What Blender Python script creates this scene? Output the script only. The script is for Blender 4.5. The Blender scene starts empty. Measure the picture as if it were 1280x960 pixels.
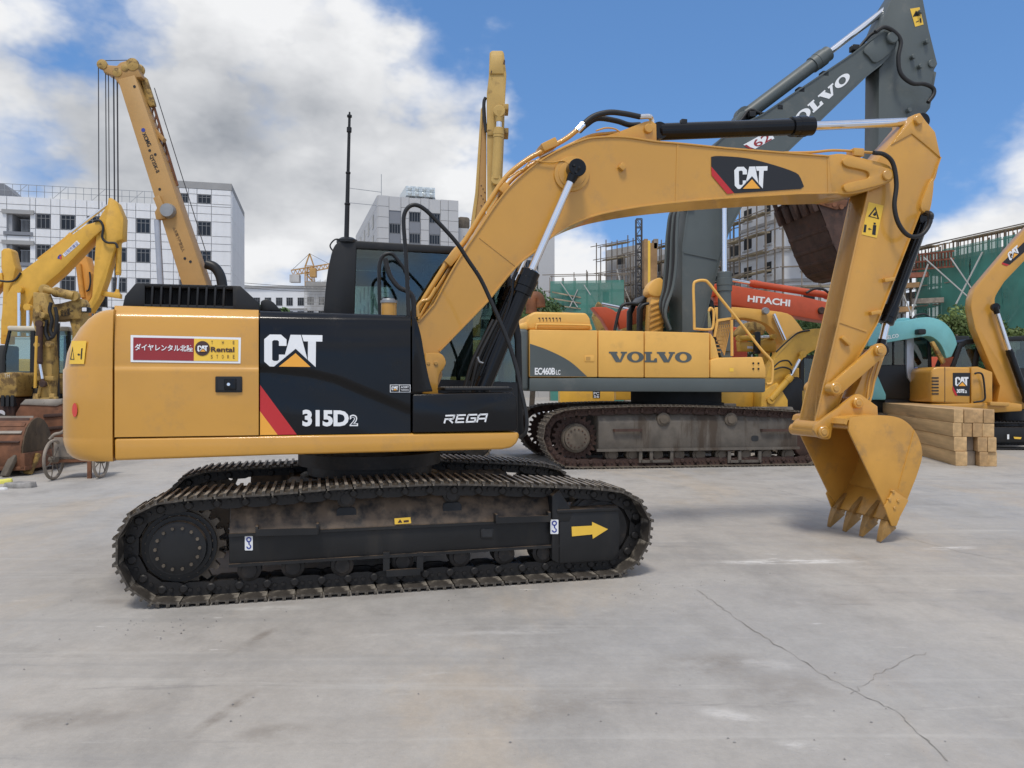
import bpy, bmesh, math, random
from mathutils import Vector, Matrix
random.seed(7)
R = math.radians
SC = bpy.context.scene
COL = SC.collection

# ------------------------------------------------------------------ camera
CAM_H = 1.6; FPX = 960.0; CX = 640.0; CY = 480.0
cd = bpy.data.cameras.new('camera'); cam = bpy.data.objects.new('camera', cd); COL.objects.link(cam)
cam.location = (0, 0, CAM_H); cam.rotation_euler = (R(90), 0, 0)
cd.sensor_width = 36.0; cd.lens = 36.0 * FPX / 1280.0
cd.clip_start = 0.05; cd.clip_end = 6000
SC.camera = cam

# ------------------------------------------------------------------ world, sun, exposure
SUN_EL, SUN_AZ = 64.0, 190.0      # azimuth clockwise from +Y (behind the camera, a little left)
wd = bpy.data.worlds.new('World'); SC.world = wd; wd.use_nodes = True
def build_sky():
    nt = wd.node_tree; N = nt.nodes; L = nt.links
    N.clear()
    out = N.new('ShaderNodeOutputWorld'); bg = N.new('ShaderNodeBackground')
    bg.inputs['Strength'].default_value = 0.115
    sky = N.new('ShaderNodeTexSky'); sky.sky_type = 'NISHITA'; sky.sun_disc = False
    sky.sun_elevation = R(SUN_EL); sky.sun_rotation = R(SUN_AZ)
    sky.altitude = 200; sky.air_density = 1.0; sky.dust_density = 0.6; sky.ozone_density = 2.0
    tc = N.new('ShaderNodeTexCoord')
    def math_(op, a, b=None, c=None, clamp=False):
        n = N.new('ShaderNodeMath'); n.operation = op; n.use_clamp = clamp
        for i, v in enumerate((a, b, c)):
            if v is None: continue
            if isinstance(v, (int, float)): n.inputs[i].default_value = v
            else: L.new(v, n.inputs[i])
        return n.outputs[0]
    nrm = N.new('ShaderNodeVectorMath'); nrm.operation = 'NORMALIZE'; L.new(tc.outputs['Generated'], nrm.inputs[0])
    D = nrm.outputs[0]
    def noise(scale, detail, rough, dist=0.0, off=(0, 0, 0), zs=1.0):
        mp = N.new('ShaderNodeMapping'); mp.inputs['Location'].default_value = off
        mp.inputs['Scale'].default_value = (1, 1, zs); L.new(D, mp.inputs['Vector'])
        n = N.new('ShaderNodeTexNoise'); n.inputs['Scale'].default_value = scale
        n.inputs['Detail'].default_value = detail; n.inputs['Roughness'].default_value = rough
        n.inputs['Distortion'].default_value = dist
        L.new(mp.outputs[0], n.inputs['Vector']); return n.outputs['Fac']
    # cloud banks stand where the photograph shows them; noise breaks them up everywhere
    big = noise(3.0, 7, 0.56, 0.1, (3.1, 0.4, 1.2), 1.7)
    fine = noise(9.0, 7, 0.60, 0.1, (7.7, 2.0, 0.1), 1.5)
    def blob(px, py, rad, amt):
        v = Vector(((px - CX) / FPX, 1, (CY - py) / FPX)).normalized()
        d = N.new('ShaderNodeVectorMath'); d.operation = 'DOT_PRODUCT'
        L.new(D, d.inputs[0]); d.inputs[1].default_value = v
        m = N.new('ShaderNodeMapRange'); m.interpolation_type = 'SMOOTHSTEP'
        m.inputs['From Min'].default_value = math.cos(rad); m.inputs['From Max'].default_value = 1.0
        m.inputs['To Min'].default_value = 0.0; m.inputs['To Max'].default_value = amt
        L.new(d.outputs['Value'], m.inputs['Value']); return m.outputs[0]
    def puff(scale, off, zs):          # rounded billows
        mp = N.new('ShaderNodeMapping'); mp.inputs['Location'].default_value = off; mp.inputs['Scale'].default_value = (1, 1, zs); L.new(D, mp.inputs['Vector'])
        wn = N.new('ShaderNodeTexNoise'); wn.inputs['Scale'].default_value = 9; wn.inputs['Detail'].default_value = 4; wn.inputs['Roughness'].default_value = .65; L.new(mp.outputs[0], wn.inputs['Vector'])
        ad = N.new('ShaderNodeVectorMath'); ad.operation = 'MULTIPLY_ADD'; L.new(wn.outputs['Color'], ad.inputs[0]); ad.inputs[1].default_value = (.16, .16, .16); L.new(mp.outputs[0], ad.inputs[2])
        v = N.new('ShaderNodeTexVoronoi'); v.feature = 'F1'; v.inputs['Scale'].default_value = scale
        v.inputs['Detail'].default_value = 1.0; v.inputs['Roughness'].default_value = .5; L.new(ad.outputs[0], v.inputs['Vector'])
        return math_('SUBTRACT', .55, v.outputs['Distance'])
    pf = puff(6.5, (2.3, 1.1, .7), 1.6)
    base = math_('ADD', math_('ADD', math_('MULTIPLY', math_('SUBTRACT', big, .5), 1.25), math_('MULTIPLY', math_('SUBTRACT', fine, .5), .6)), math_('MULTIPLY', pf, .55))
    dens = math_('ADD', base, .34)
    for (px, py, rad, amt) in ((120, 190, .45, .14), (550, 250, .26, .16), (60, 30, .25, .06), (250, 190, .18, .14), (240, 60, .16, .06), (500, 40, .14, -.16), (530, 170, .22, .30), (600, 190, .14, .16), (470, 120, .12, .10), (640, 60, .12, -.2),
                               (110, 0, .12, -.42), (30, 190, .08, -.2), (370, 150, .07, -.16), (640, 330, .22, .06), (740, 335, .13, .46),
                               (1255, 260, .21, .66), (1480, 250, .35, .15), (860, 80, .46, -.72), (1080, 70, .40, -.52),
                               (1230, 50, .24, -.28), (520, 55, .12, -.12), (385, 290, .07, -.14), (720, 150, .16, -.15), (800, 290, .05, -.18)):
        dens = math_('ADD', dens, blob(px, py, rad, amt))
    mask = N.new('ShaderNodeMapRange'); mask.interpolation_type = 'SMOOTHSTEP'
    mask.inputs['From Min'].default_value = -0.14; mask.inputs['From Max'].default_value = 0.42
    L.new(dens, mask.inputs['Value'])
    # the body of a thick cloud goes grey, its lit billows stay white
    shade = noise(3.6, 5, .55, .1, (1.3, 5, 9), 1.9)
    thick = N.new('ShaderNodeMapRange'); thick.interpolation_type = 'LINEAR'
    thick.inputs['From Min'].default_value = -0.1; thick.inputs['From Max'].default_value = 1.35
    tv = math_('ADD', math_('MULTIPLY', math_('ADD', dens, -.10), .35), math_('MULTIPLY', math_('SUBTRACT', shade, .53), 2.1))
    for (px, py, rad, amt) in ((190, 165, .18, .40), (50, 120, .14, .18), (310, 205, .12, .22), (120, 60, .15, -.15), (1270, 250, .12, -.25), (745, 330, .12, -.3)): tv = math_('ADD', tv, blob(px, py, rad, amt))
    L.new(math_('SUBTRACT', math_('ADD', tv, math_('MULTIPLY', math_('SUBTRACT', fine, .5), .35)), math_('MULTIPLY', pf, .8)), thick.inputs['Value'])
    cc = N.new('ShaderNodeMix'); cc.data_type = 'RGBA'
    cc.inputs['A'].default_value = (7.0, 7.05, 7.15, 1); cc.inputs['B'].default_value = (2.1, 2.3, 2.65, 1)
    L.new(thick.outputs[0], cc.inputs['Factor'])
    mx = N.new('ShaderNodeMix'); mx.data_type = 'RGBA'
    L.new(mask.outputs[0], mx.inputs['Factor'])
    hs = N.new('ShaderNodeHueSaturation'); hs.inputs['Saturation'].default_value = 1.18; hs.inputs['Value'].default_value = 1.52
    # look a little above the true direction, so the haze band at the horizon stays thin
    up = N.new('ShaderNodeVectorMath'); up.operation = 'MULTIPLY_ADD'; L.new(D, up.inputs[0]); up.inputs[1].default_value = (1, 1, .85); up.inputs[2].default_value = (0, 0, .22)
    un = N.new('ShaderNodeVectorMath'); un.operation = 'NORMALIZE'; L.new(up.outputs[0], un.inputs[0]); L.new(un.outputs[0], sky.inputs['Vector'])
    L.new(sky.outputs[0], hs.inputs['Color'])
    L.new(hs.outputs[0], mx.inputs['A']); L.new(cc.outputs['Result'], mx.inputs['B'])
    L.new(mx.outputs['Result'], bg.inputs['Color']); L.new(bg.outputs[0], out.inputs['Surface'])
build_sky()
sl = bpy.data.lights.new('sun', 'SUN'); sun = bpy.data.objects.new('sun', sl); COL.objects.link(sun)
sl.energy = 2.0; sl.angle = R(13); sl.color = (1.0, 0.94, 0.84)
sun.rotation_euler = (R(90 - SUN_EL), 0, R(180 - SUN_AZ))
SC.view_settings.view_transform = 'Standard'; SC.view_settings.look = 'None'
SC.view_settings.exposure = 0.16; SC.view_settings.gamma = 1.0; SC.view_settings.use_curve_mapping = False
SC.cycles.max_bounces = 6; SC.cycles.transparent_max_bounces = 12

# ------------------------------------------------------------------ materials
MATS = {}
def mat(name, col, rough=0.5, metal=0.0, coat=0.0, var=0.12, vscale=3.0, dirt=None, damt=0.0, dscale=4.0,
        dthr=0.55, bump=0.0, bscale=60.0, topdust=None, tamt=0.0, spec=0.5, streak=False, grain=None):
    m = bpy.data.materials.new(name); m.use_nodes = True; MATS[name] = m
    nt = m.node_tree; N = nt.nodes; L = nt.links
    b = N['Principled BSDF']
    b.inputs['Roughness'].default_value = rough; b.inputs['Metallic'].default_value = metal
    b.inputs['Coat Weight'].default_value = coat; b.inputs['Coat Roughness'].default_value = 0.07
    b.inputs['Specular IOR Level'].default_value = spec
    tc = N.new('ShaderNodeTexCoord'); co = tc.outputs['Object']
    def nz(scale, det=6, ro=.6, sc=(1, 1, 1)):
        if grain: sc = grain
        mp = N.new('ShaderNodeMapping'); mp.inputs['Scale'].default_value = sc; L.new(co, mp.inputs['Vector'])
        n = N.new('ShaderNodeTexNoise'); n.inputs['Scale'].default_value = scale; n.inputs['Detail'].default_value = det
        n.inputs['Roughness'].default_value = ro; L.new(mp.outputs[0], n.inputs['Vector']); return n.outputs['Fac']
    def mixc(f, a, bb, blend='MIX'):
        x = N.new('ShaderNodeMix'); x.data_type = 'RGBA'; x.blend_type = blend
        if isinstance(f, float): x.inputs['Factor'].default_value = f
        else: L.new(f, x.inputs['Factor'])
        for k, v in (('A', a), ('B', bb)):
            if isinstance(v, tuple): x.inputs[k].default_value = (*v[:3], 1)
            else: L.new(v, x.inputs[k])
        return x.outputs['Result']
    def ramp(f, lo, hi, amt=1.0):
        r = N.new('ShaderNodeMapRange'); r.interpolation_type = 'SMOOTHSTEP'
        r.inputs['From Min'].default_value = lo; r.inputs['From Max'].default_value = hi; r.inputs['To Max'].default_value = amt
        L.new(f, r.inputs['Value']); return r.outputs[0]
    c = tuple(col)
    if var > 0:
        lo = tuple(x * (1 - var) for x in col); hi = tuple(min(1, x * (1 + var)) for x in col)
        c = mixc(ramp(nz(vscale), .3, .7), lo, hi)
    if dirt is not None:
        sc = (1, 1, .18) if streak else (1, 1, 1)
        f = ramp(nz(dscale, 9, .68, sc), dthr, dthr + .14, damt)
        c = mixc(f, c, dirt)
        rr = N.new('ShaderNodeMix'); rr.inputs['A'].default_value = rough; rr.inputs['B'].default_value = min(1, rough + .35)
        L.new(f, rr.inputs['Factor']); L.new(rr.outputs['Result'], b.inputs['Roughness'])
    if topdust is not None:      # dust that has settled on faces looking up
        g = N.new('ShaderNodeNewGeometry'); s = N.new('ShaderNodeSeparateXYZ'); L.new(g.outputs['Normal'], s.inputs[0])
        f = ramp(s.outputs['Z'], .12, .55, tamt); q = N.new('ShaderNodeMath'); q.operation = 'MULTIPLY'
        L.new(f, q.inputs[0]); L.new(ramp(nz(9, 6), .25, .65), q.inputs[1]); c = mixc(q.outputs[0], c, topdust)
    if isinstance(c, tuple): b.inputs['Base Color'].default_value = (*c, 1)
    else: L.new(c, b.inputs['Base Color'])
    if bump > 0:
        bp = N.new('ShaderNodeBump'); bp.inputs['Strength'].default_value = bump; bp.inputs['Distance'].default_value = 0.01
        L.new(nz(bscale, 4), bp.inputs['Height']); L.new(bp.outputs[0], b.inputs['Normal'])
    return m
def glass_mat(name, tint, refl=0.09):
    m = bpy.data.materials.new(name); m.use_nodes = True; MATS[name] = m
    nt = m.node_tree; N = nt.nodes; L = nt.links; N.clear()
    o = N.new('ShaderNodeOutputMaterial'); t = N.new('ShaderNodeBsdfTransparent'); t.inputs[0].default_value = (*tint, 1)
    g = N.new('ShaderNodeBsdfGlossy'); g.inputs['Roughness'].default_value = 0.03; g.inputs[0].default_value = (.9, .95, .95, 1)
    fr = N.new('ShaderNodeLayerWeight'); pw = N.new('ShaderNodeMath'); pw.operation = 'POWER'; pw.inputs[1].default_value = 4.0; L.new(fr.outputs['Facing'], pw.inputs[0])
    a = N.new('ShaderNodeMath'); a.operation = 'MULTIPLY_ADD'; a.use_clamp = True; a.inputs[1].default_value = .6; a.inputs[2].default_value = refl; L.new(pw.outputs[0], a.inputs[0])
    x = N.new('ShaderNodeMixShader'); L.new(a.outputs[0], x.inputs[0]); L.new(t.outputs[0], x.inputs[1]); L.new(g.outputs[0], x.inputs[2])
    L.new(x.outputs[0], o.inputs[0]); return m
def net_mat(name, col, alpha):
    m = bpy.data.materials.new(name); m.use_nodes = True; MATS[name] = m
    nt = m.node_tree; N = nt.nodes; L = nt.links; b = N['Principled BSDF']
    tc = N.new('ShaderNodeTexCoord'); n = N.new('ShaderNodeTexNoise'); n.inputs['Scale'].default_value = .35; n.inputs['Detail'].default_value = 8
    L.new(tc.outputs['Object'], n.inputs['Vector'])
    r = N.new('ShaderNodeMapRange'); r.inputs['From Min'].default_value = .3; r.inputs['From Max'].default_value = .7
    r.inputs['To Min'].default_value = alpha - .18; r.inputs['To Max'].default_value = min(1, alpha + .18); L.new(n.outputs['Fac'], r.inputs['Value'])
    x = N.new('ShaderNodeMix'); x.data_type = 'RGBA'; x.inputs['A'].default_value = (*[c * .75 for c in col], 1); x.inputs['B'].default_value = (*[min(1, c * 1.35) for c in col], 1)
    L.new(n.outputs['Fac'], x.inputs['Factor']); L.new(x.outputs['Result'], b.inputs['Base Color'])
    b.inputs['Roughness'].default_value = .9; L.new(r.outputs[0], b.inputs['Alpha']); return m

DUST = (.30, .26, .21); MUD = (.16, .12, .085)
mat('cat_yellow', (.575, .292, .044), .36, coat=.45, var=.05, vscale=1.2, dirt=(.36, .21, .075), damt=.32, dscale=2.6, dthr=.54, bump=.05, bscale=5)
mat('cat_yellow_dull', (.52, .29, .075), .48, var=.08, dirt=(.30, .19, .08), damt=.35, dscale=3)
mat('decal_yellow', (.84, .53, .06), .45, var=.03)
mat('decal_orange', (.86, .40, .05), .45, var=.0)
mat('decal_red', (.50, .022, .025), .42, var=.0)
mat('decal_maroon', (.28, .022, .025), .35, var=.05)
mat('decal_brown', (.055, .025, .02), .45, var=.0)
mat('decal_white', (.80, .82, .84), .4, var=.0)
mat('decal_black', (.012, .012, .014), .4, var=.0)
mat('decal_blue', (.03, .05, .30), .4, var=.0)
mat('reflector_red', (.62, .045, .03), .25, coat=.5, var=.0)
mat('black_gloss', (.006, .0065, .008), .15, coat=.10, var=.1, dirt=(.012, .012, .012), damt=.5, dscale=3, spec=.26, bump=.04, bscale=5)
mat('black_satin', (.011, .0115, .0125), .42, var=.15, dirt=(.035, .032, .028), damt=.5, dscale=4, spec=.4)
mat('black_rubber', (.012, .012, .013), .55, var=.1)
mat('frame_black', (.012, .0125, .0135), .5, var=.2, dirt=(.04, .035, .029), damt=.4, dscale=3.0, dthr=.54, topdust=(.15, .105, .07), tamt=.95, streak=True, spec=.4)
mat('track_steel', (.068, .058, .048), .62, metal=.15, var=.4, vscale=9, dirt=(.27, .24, .195), damt=.85, dscale=6, dthr=.45, bump=.25, bscale=30)
mat('link_steel', (.020, .018, .017), .5, metal=.2, var=.4, vscale=8, dirt=(.075, .058, .044), damt=.6, dscale=8, dthr=.52)
mat('worn_steel', (.34, .30, .25), .45, metal=.35, var=.2, dirt=(.14, .11, .08), damt=.6, dscale=12)
mat('rust_dark', (.058, .030, .022), .75, var=.35, vscale=4, dirt=(.13, .055, .028), damt=.6, dscale=5, bump=.3, bscale=20)
mat('rust_orange', (.16, .065, .030), .75, var=.35, vscale=3, dirt=(.07, .035, .025), damt=.8, dscale=4, bump=.3, bscale=25)
mat('bucket_yellow', (.56, .285, .048), .42, coat=.15, var=.10, vscale=2.0, dirt=(.30, .18, .075), damt=.55, dscale=3.2, dthr=.52, bump=.08, bscale=9)
mat('tooth_bronze', (.36, .205, .062), .5, metal=.15, var=.18, vscale=9, dirt=(.20, .14, .08), damt=.7, dscale=9, dthr=.5, bump=.15, bscale=40)
mat('chrome', (.78, .79, .82), .12, metal=1.0, var=.03)
mat('grey_metal', (.30, .31, .32), .45, metal=.5, var=.1)
glass_mat('cab_glass', (.62, .72, .69), .07)
glass_mat('dark_glass', (.36, .44, .43), .07)
glass_mat('window_glass', (.10, .12, .14), .05)
mat('grey_green', (.082, .098, .098), .45, var=.08, vscale=1, dirt=(.16, .16, .15), damt=.35, dscale=1.6)
mat('loader_yellow', (.76, .425, .095), .45, var=.06, vscale=1.0, dirt=(.45, .27, .09), damt=.35, dscale=1.5)
mat('strong_yellow', (.66, .37, .045), .45, var=.07, dirt=(.35, .20, .06), damt=.4, dscale=2)
mat('olive_yellow', (.44, .28, .075), .6, var=.15, dirt=(.12, .075, .035), damt=.9, dscale=3, dthr=.47)
mat('crane_yellow', (.42, .238, .075), .5, var=.07, vscale=.8, dirt=(.40, .25, .09), damt=.4, dscale=1.0, streak=True)
mat('pale_yellow', (.50, .325, .095), .55, var=.08, dirt=(.14, .08, .04), damt=.9, dscale=1.6, dthr=.60)
mat('arm_orange', (.60, .26, .035), .5, var=.1, dirt=(.3, .12, .03), damt=.4, dscale=2)
mat('red_orange', (.52, .082, .028), .45, var=.08, dirt=(.30, .06, .03), damt=.4, dscale=1.5)
mat('teal', (.17, .46, .49), .38, coat=.2, var=.06)
mat('silver', (.42, .44, .48), .35, metal=.4, var=.05)
mat('mud_steel', (.115, .093, .07), .75, var=.3, vscale=4, dirt=(.06, .045, .035), damt=.7, dscale=4, bump=.2, bscale=25)
mat('grey_frame_dirty', (.115, .10, .083), .7, var=.25, dirt=(.065, .047, .034), damt=.85, dscale=2.2, dthr=.48, streak=True)
mat('tyre', (.022, .021, .020), .8, var=.3, topdust=(.1, .085, .07), tamt=.6)
mat('cream', (.60, .55, .44), .5, var=.08, dirt=(.35, .3, .22), damt=.5, dscale=3)
mat('seat_cloth', (.035, .037, .038), .8, var=.2)
mat('wall_white', (.70, .71, .73), .7, var=.05, vscale=.25, dirt=(.55, .55, .56), damt=.5, dscale=.3, streak=True)
mat('wall_cream', (.47, .47, .475), .7, var=.04, vscale=.2)
mat('wall_grey', (.19, .20, .225), .6, var=.04, vscale=.3)
mat('wall_concrete', (.40, .39, .38), .8, var=.15, vscale=.25, dirt=(.22, .20, .19), damt=.6, dscale=.25, streak=True)
mat('parapet_grey', (.30, .30, .30), .8, var=.1, vscale=.3)
mat('joint_dark', (.52, .52, .53), .8, var=.0)
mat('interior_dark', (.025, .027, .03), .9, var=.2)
mat('interior_pale', (.35, .36, .38), .9, var=.1)
mat('window_frame', (.16, .165, .175), .5, var=.0)
mat('scaffold', (.20, .165, .13), .7, metal=.2, var=.3, vscale=.6)
mat('scaffold_light', (.42, .41, .39), .6, metal=.3, var=.2, vscale=.6)
mat('scaffold_rust', (.24, .085, .05), .8, var=.3)
mat('plywood', (.34, .20, .09), .8, var=.3, vscale=.5)
mat('bamboo_board', (.30, .25, .17), .8, var=.4, vscale=.8)
net_mat('green_net', (.055, .205, .165), .80)
mat('tank_steel', (.62, .66, .66), .3, metal=.5, var=.06)
mat('wood', (.45, .285, .135), .7, var=.25, vscale=6, dirt=(.22, .165, .105), damt=.9, dscale=9, bump=.2, bscale=30, grain=(.07, 1, 1))
mat('wood_pale', (.56, .37, .18), .7, var=.25, vscale=6, dirt=(.30, .22, .14), damt=.7, dscale=8, bump=.2, bscale=30, grain=(.07, 1, 1))
mat('wood_grey', (.25, .21, .17), .8, var=.3, vscale=3)
mat('bark', (.09, .07, .05), .9, var=.3)
mat('leaf', (.065, .12, .035), .6, var=.5, vscale=1.2)
mat('leaf_pale', (.13, .18, .05), .6, var=.45, vscale=1.0)
mat('cable', (.05, .05, .055), .6, var=.0)
mat('stone', (.26, .25, .24), .9, var=.3, vscale=9, bump=.4, bscale=25)
mat('lemon', (.72, .68, .14), .6, var=.05)
mat('paper', (.72, .72, .74), .7, var=.05)
mat('blue_cloth', (.30, .36, .62), .8, var=.15)

# ------------------------------------------------------------------ object helpers
def add(name, mesh, material=None, parent=None, smooth=35, frame=None):
    if isinstance(mesh, bmesh.types.BMesh):
        me = bpy.data.meshes.new(name); mesh.to_mesh(me); mesh.free()
        if smooth:
            me.polygons.foreach_set('use_smooth', [True] * len(me.polygons)); me.set_sharp_from_angle(angle=R(smooth))
    else: me = mesh
    if material is not None and not me.materials: me.materials.append(MATS[material])
    o = bpy.data.objects.new(name, me); COL.objects.link(o)
    if parent is not None:
        o.parent = parent
        if frame is not None and parent is frame.root: o.rotation_euler.z = frame.delta
    return o
def thing(name, label, cat, loc=(0, 0, 0), rz=0.0, group=None):
    o = bpy.data.objects.new(name, None); COL.objects.link(o); o.location = loc; o.rotation_euler.z = rz
    o.empty_display_size = .2
    o['label'] = label; o['category'] = cat
    if group: o['group'] = group
    return o
def tag(o, label, cat, group=None):
    o['label'] = label; o['category'] = cat
    if group: o['group'] = group
    return o
def struct(o): o['kind'] = 'structure'; return o
def stuff(o): o['kind'] = 'stuff'; return o
def copy_to(o, parent, mat4=None):
    c = o.copy(); COL.objects.link(c); c.parent = parent
    if mat4 is not None: c.matrix_local = mat4
    return c

class Frame:
    """a place on the ground with a heading; pixel rays meet its vertical planes"""
    def __init__(s, ox, oy, yaw, root=None, root_yaw=None):
        s.o = Vector((ox, oy, 0)); s.yaw = R(yaw); s.root = root
        s.delta = s.yaw - (R(root_yaw) if root_yaw is not None else s.yaw)
        s.M = Matrix.Rotation(-s.yaw, 3, 'Z')
        s.c = s.M @ (Vector((0, 0, CAM_H)) - s.o)
    def d(s, px, py): return s.M @ Vector(((px - CX) / FPX, 1, (CY - py) / FPX))
    def at(s, px, py, y):
        d = s.d(px, py); t = (y - s.c.y) / d.y; return s.c + d * t
    def surf(s, px, py, g):
        if not callable(g): return s.at(px, py, g)
        y = g(None)
        for _ in range(7):
            p = s.at(px, py, y); y = g(p)
        return s.at(px, py, y)
    def px(s, p):
        w = Matrix.Rotation(s.yaw, 3, 'Z') @ Vector(p) + s.o
        return (CX + FPX * w.x / w.y, CY - FPX * (w.z - CAM_H) / w.y)
    def world(s, p): return Matrix.Rotation(s.yaw, 3, 'Z') @ Vector(p) + s.o
def at_depth(px, py, Y): return Vector(((px - CX) / FPX * Y, Y, CAM_H + (CY - py) / FPX * Y))

def BM(): return bmesh.new()
def fix(bm, bev=0.0, seg=2, ang=25):
    bmesh.ops.recalc_face_normals(bm, faces=bm.faces)
    if bev > 0:
        es = [e for e in bm.edges if len(e.link_faces) == 2 and e.calc_face_angle(0) > R(ang)]
        if es: bmesh.ops.bevel(bm, geom=es, offset=bev, segments=seg, affect='EDGES', clamp_overlap=True, profile=.5)
    return bm
def prism_xz(bm, pts, y0, y1):
    """pts: list of (x,z); closed solid between y0 and y1"""
    a = [bm.verts.new((p[0], y0, p[1])) for p in pts]; b = [bm.verts.new((p[0], y1, p[1])) for p in pts]
    n = len(pts)
    bm.faces.new(a); bm.faces.new(list(reversed(b)))
    for i in range(n):
        j = (i + 1) % n; bm.faces.new((a[i], b[i], b[j], a[j]))
    return bm
def prism(fr, pix, y0, y1, bev=0.0, seg=2, bm=None):
    bm2 = BM(); pts = []
    for q in pix:
        p = fr.at(q[0], q[1], y0); pts.append((p.x, p.z))
    prism_xz(bm2, pts, y0, y1); fix(bm2, bev, seg)
    if bm is None: return bm2
    return merge(bm, bm2)
def merge(bm, other):
    me = bpy.data.meshes.new('tmp'); other.to_mesh(me); other.free(); bm.from_mesh(me); bpy.data.meshes.remove(me); return bm
def box(bm, x0, x1, y0, y1, z0, z1, bev=0.0):
    b = BM() if bev else bm
    v = [b.verts.new(c) for c in ((x0, y0, z0), (x1, y0, z0), (x1, y1, z0), (x0, y1, z0), (x0, y0, z1), (x1, y0, z1), (x1, y1, z1), (x0, y1, z1))]
    for f in ((3, 2, 1, 0), (4, 5, 6, 7), (0, 1, 5, 4), (1, 2, 6, 5), (2, 3, 7, 6), (3, 0, 4, 7)): b.faces.new([v[i] for i in f])
    if bev: fix(b, bev); return merge(bm, b)
    return bm
def lathe(bm, p0, p1, prof, n=20, cap=True):
    """prof: list of (t, r) along p0->p1, t in metres or fraction of length when <=1 given as fraction"""
    p0 = Vector(p0); p1 = Vector(p1); ax = p1 - p0; ln = ax.length; ax.normalize()
    u = ax.orthogonal().normalized(); v = ax.cross(u); rings = []
    for t, r in prof:
        c = p0 + ax * (t * ln)
        rings.append([bm.verts.new(c + (u * math.cos(a) + v * math.sin(a)) * r) for a in [2 * math.pi * k / n for k in range(n)]])
    for i in range(len(rings) - 1):
        for k in range(n):
            bm.faces.new((rings[i][k], rings[i][(k + 1) % n], rings[i + 1][(k + 1) % n], rings[i + 1][k]))
    if cap: bm.faces.new(list(reversed(rings[0]))); bm.faces.new(rings[-1])
    return bm
def cyl(bm, p0, p1, r, n=16, r2=None): return lathe(bm, p0, p1, [(0, r), (1, r if r2 is None else r2)], n)
def smooth_path(pts, sub=6, closed=False):
    P = [Vector(p) for p in pts]; out = []; n = len(P)
    rng = n if closed else n - 1
    for i in range(rng):
        a = P[(i - 1) % n] if (closed or i > 0) else P[0] * 2 - P[1]
        b = P[i]; c = P[(i + 1) % n]
        d = P[(i + 2) % n] if (closed or i + 2 < n) else P[-1] * 2 - P[-2]
        for k in range(sub):
            t = k / sub
            out.append(.5 * ((2 * b) + (c - a) * t + (2 * a - 5 * b + 4 * c - d) * t * t + (3 * b - a - 3 * c + d) * t ** 3))
    if not closed: out.append(P[-1].copy())
    return out
def tube(bm, pts, r, n=8, sub=6):
    P = smooth_path(pts, sub) if sub > 1 and len(pts) > 2 else [Vector(p) for p in pts]
    u = None; rings = []
    for i, p in enumerate(P):
        t = (P[min(i + 1, len(P) - 1)] - P[max(i - 1, 0)]).normalized()
        if u is None: u = t.orthogonal().normalized()
        u = (u - t * u.dot(t)).normalized(); v = t.cross(u)
        rings.append([bm.verts.new(p + (u * math.cos(a) + v * math.sin(a)) * r) for a in [2 * math.pi * k / n for k in range(n)]])
    for i in range(len(rings) - 1):
        for k in range(n):
            bm.faces.new((rings[i][k], rings[i][(k + 1) % n], rings[i + 1][(k + 1) % n], rings[i + 1][k]))
    bm.faces.new(list(reversed(rings[0]))); bm.faces.new(rings[-1]); return bm
def bar(bm, p0, p1, w, h=None, up=(0, 0, 1)):
    """square bar between two points"""
    h = h or w; p0 = Vector(p0); p1 = Vector(p1); t = (p1 - p0).normalized(); up = Vector(up)
    s = t.cross(up)
    if s.length < 1e-4: s = t.cross(Vector((1, 0, 0)))
    s.normalize(); q = s.cross(t).normalized(); A = []
    for p in (p0, p1):
        A.append([bm.verts.new(p + s * a * w / 2 + q * b * h / 2) for a, b in ((-1, -1), (1, -1), (1, 1), (-1, 1))])
    bm.faces.new(A[0]); bm.faces.new(list(reversed(A[1])))
    for k in range(4): bm.faces.new((A[0][k], A[1][k], A[1][(k + 1) % 4], A[0][(k + 1) % 4]))
    return bm
def strip(fr, pix, y0, y1, th, yp=None, bm=None, sub=1):
    """plate of thickness th following a pixel line (traced on plane yp), spanning y0..y1"""
    bm = bm or BM(); yp = y0 if yp is None else yp
    P = [fr.at(a, b, yp) for a, b in pix]; P = [(p.x, p.z) for p in P]
    if sub > 1: P = [(q.x, q.y) for q in smooth_path([Vector((a, b, 0)) for a, b in P], sub)]
    nrm = []
    for i in range(len(P)):
        a = P[max(i - 1, 0)]; b = P[min(i + 1, len(P) - 1)]; dx, dz = b[0] - a[0], b[1] - a[1]; l = math.hypot(dx, dz) or 1
        nrm.append((-dz / l * th, dx / l * th))
    Q = [(p[0] + n[0], p[1] + n[1]) for p, n in zip(P, nrm)]
    prism_xz(bm, P + Q[::-1], y0, y1); return bm
def circle(px, py, r, n=20, a0=0): return [(px + r * math.cos(a0 + 2 * math.pi * k / n), py + r * math.sin(a0 + 2 * math.pi * k / n)) for k in range(n)]
def curve_px(pts, sub=5, closed=False): return [(p.x, p.y) for p in smooth_path([Vector((a, b, 0)) for a, b in pts], sub, closed)]
def boss(fr, px, py, y0, y1, r, bm=None, n=20):
    """round pin end across the machine at a pixel on plane y0; r in metres"""
    bm = bm or BM(); p = fr.at(px, py, y0); d = .15 * r
    lathe(bm, (p.x, y0, p.z), (p.x, y1, p.z), [(0, r * .55), (.0001, r - d), (d / abs(y1 - y0), r), (1, r)], n); return bm

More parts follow.
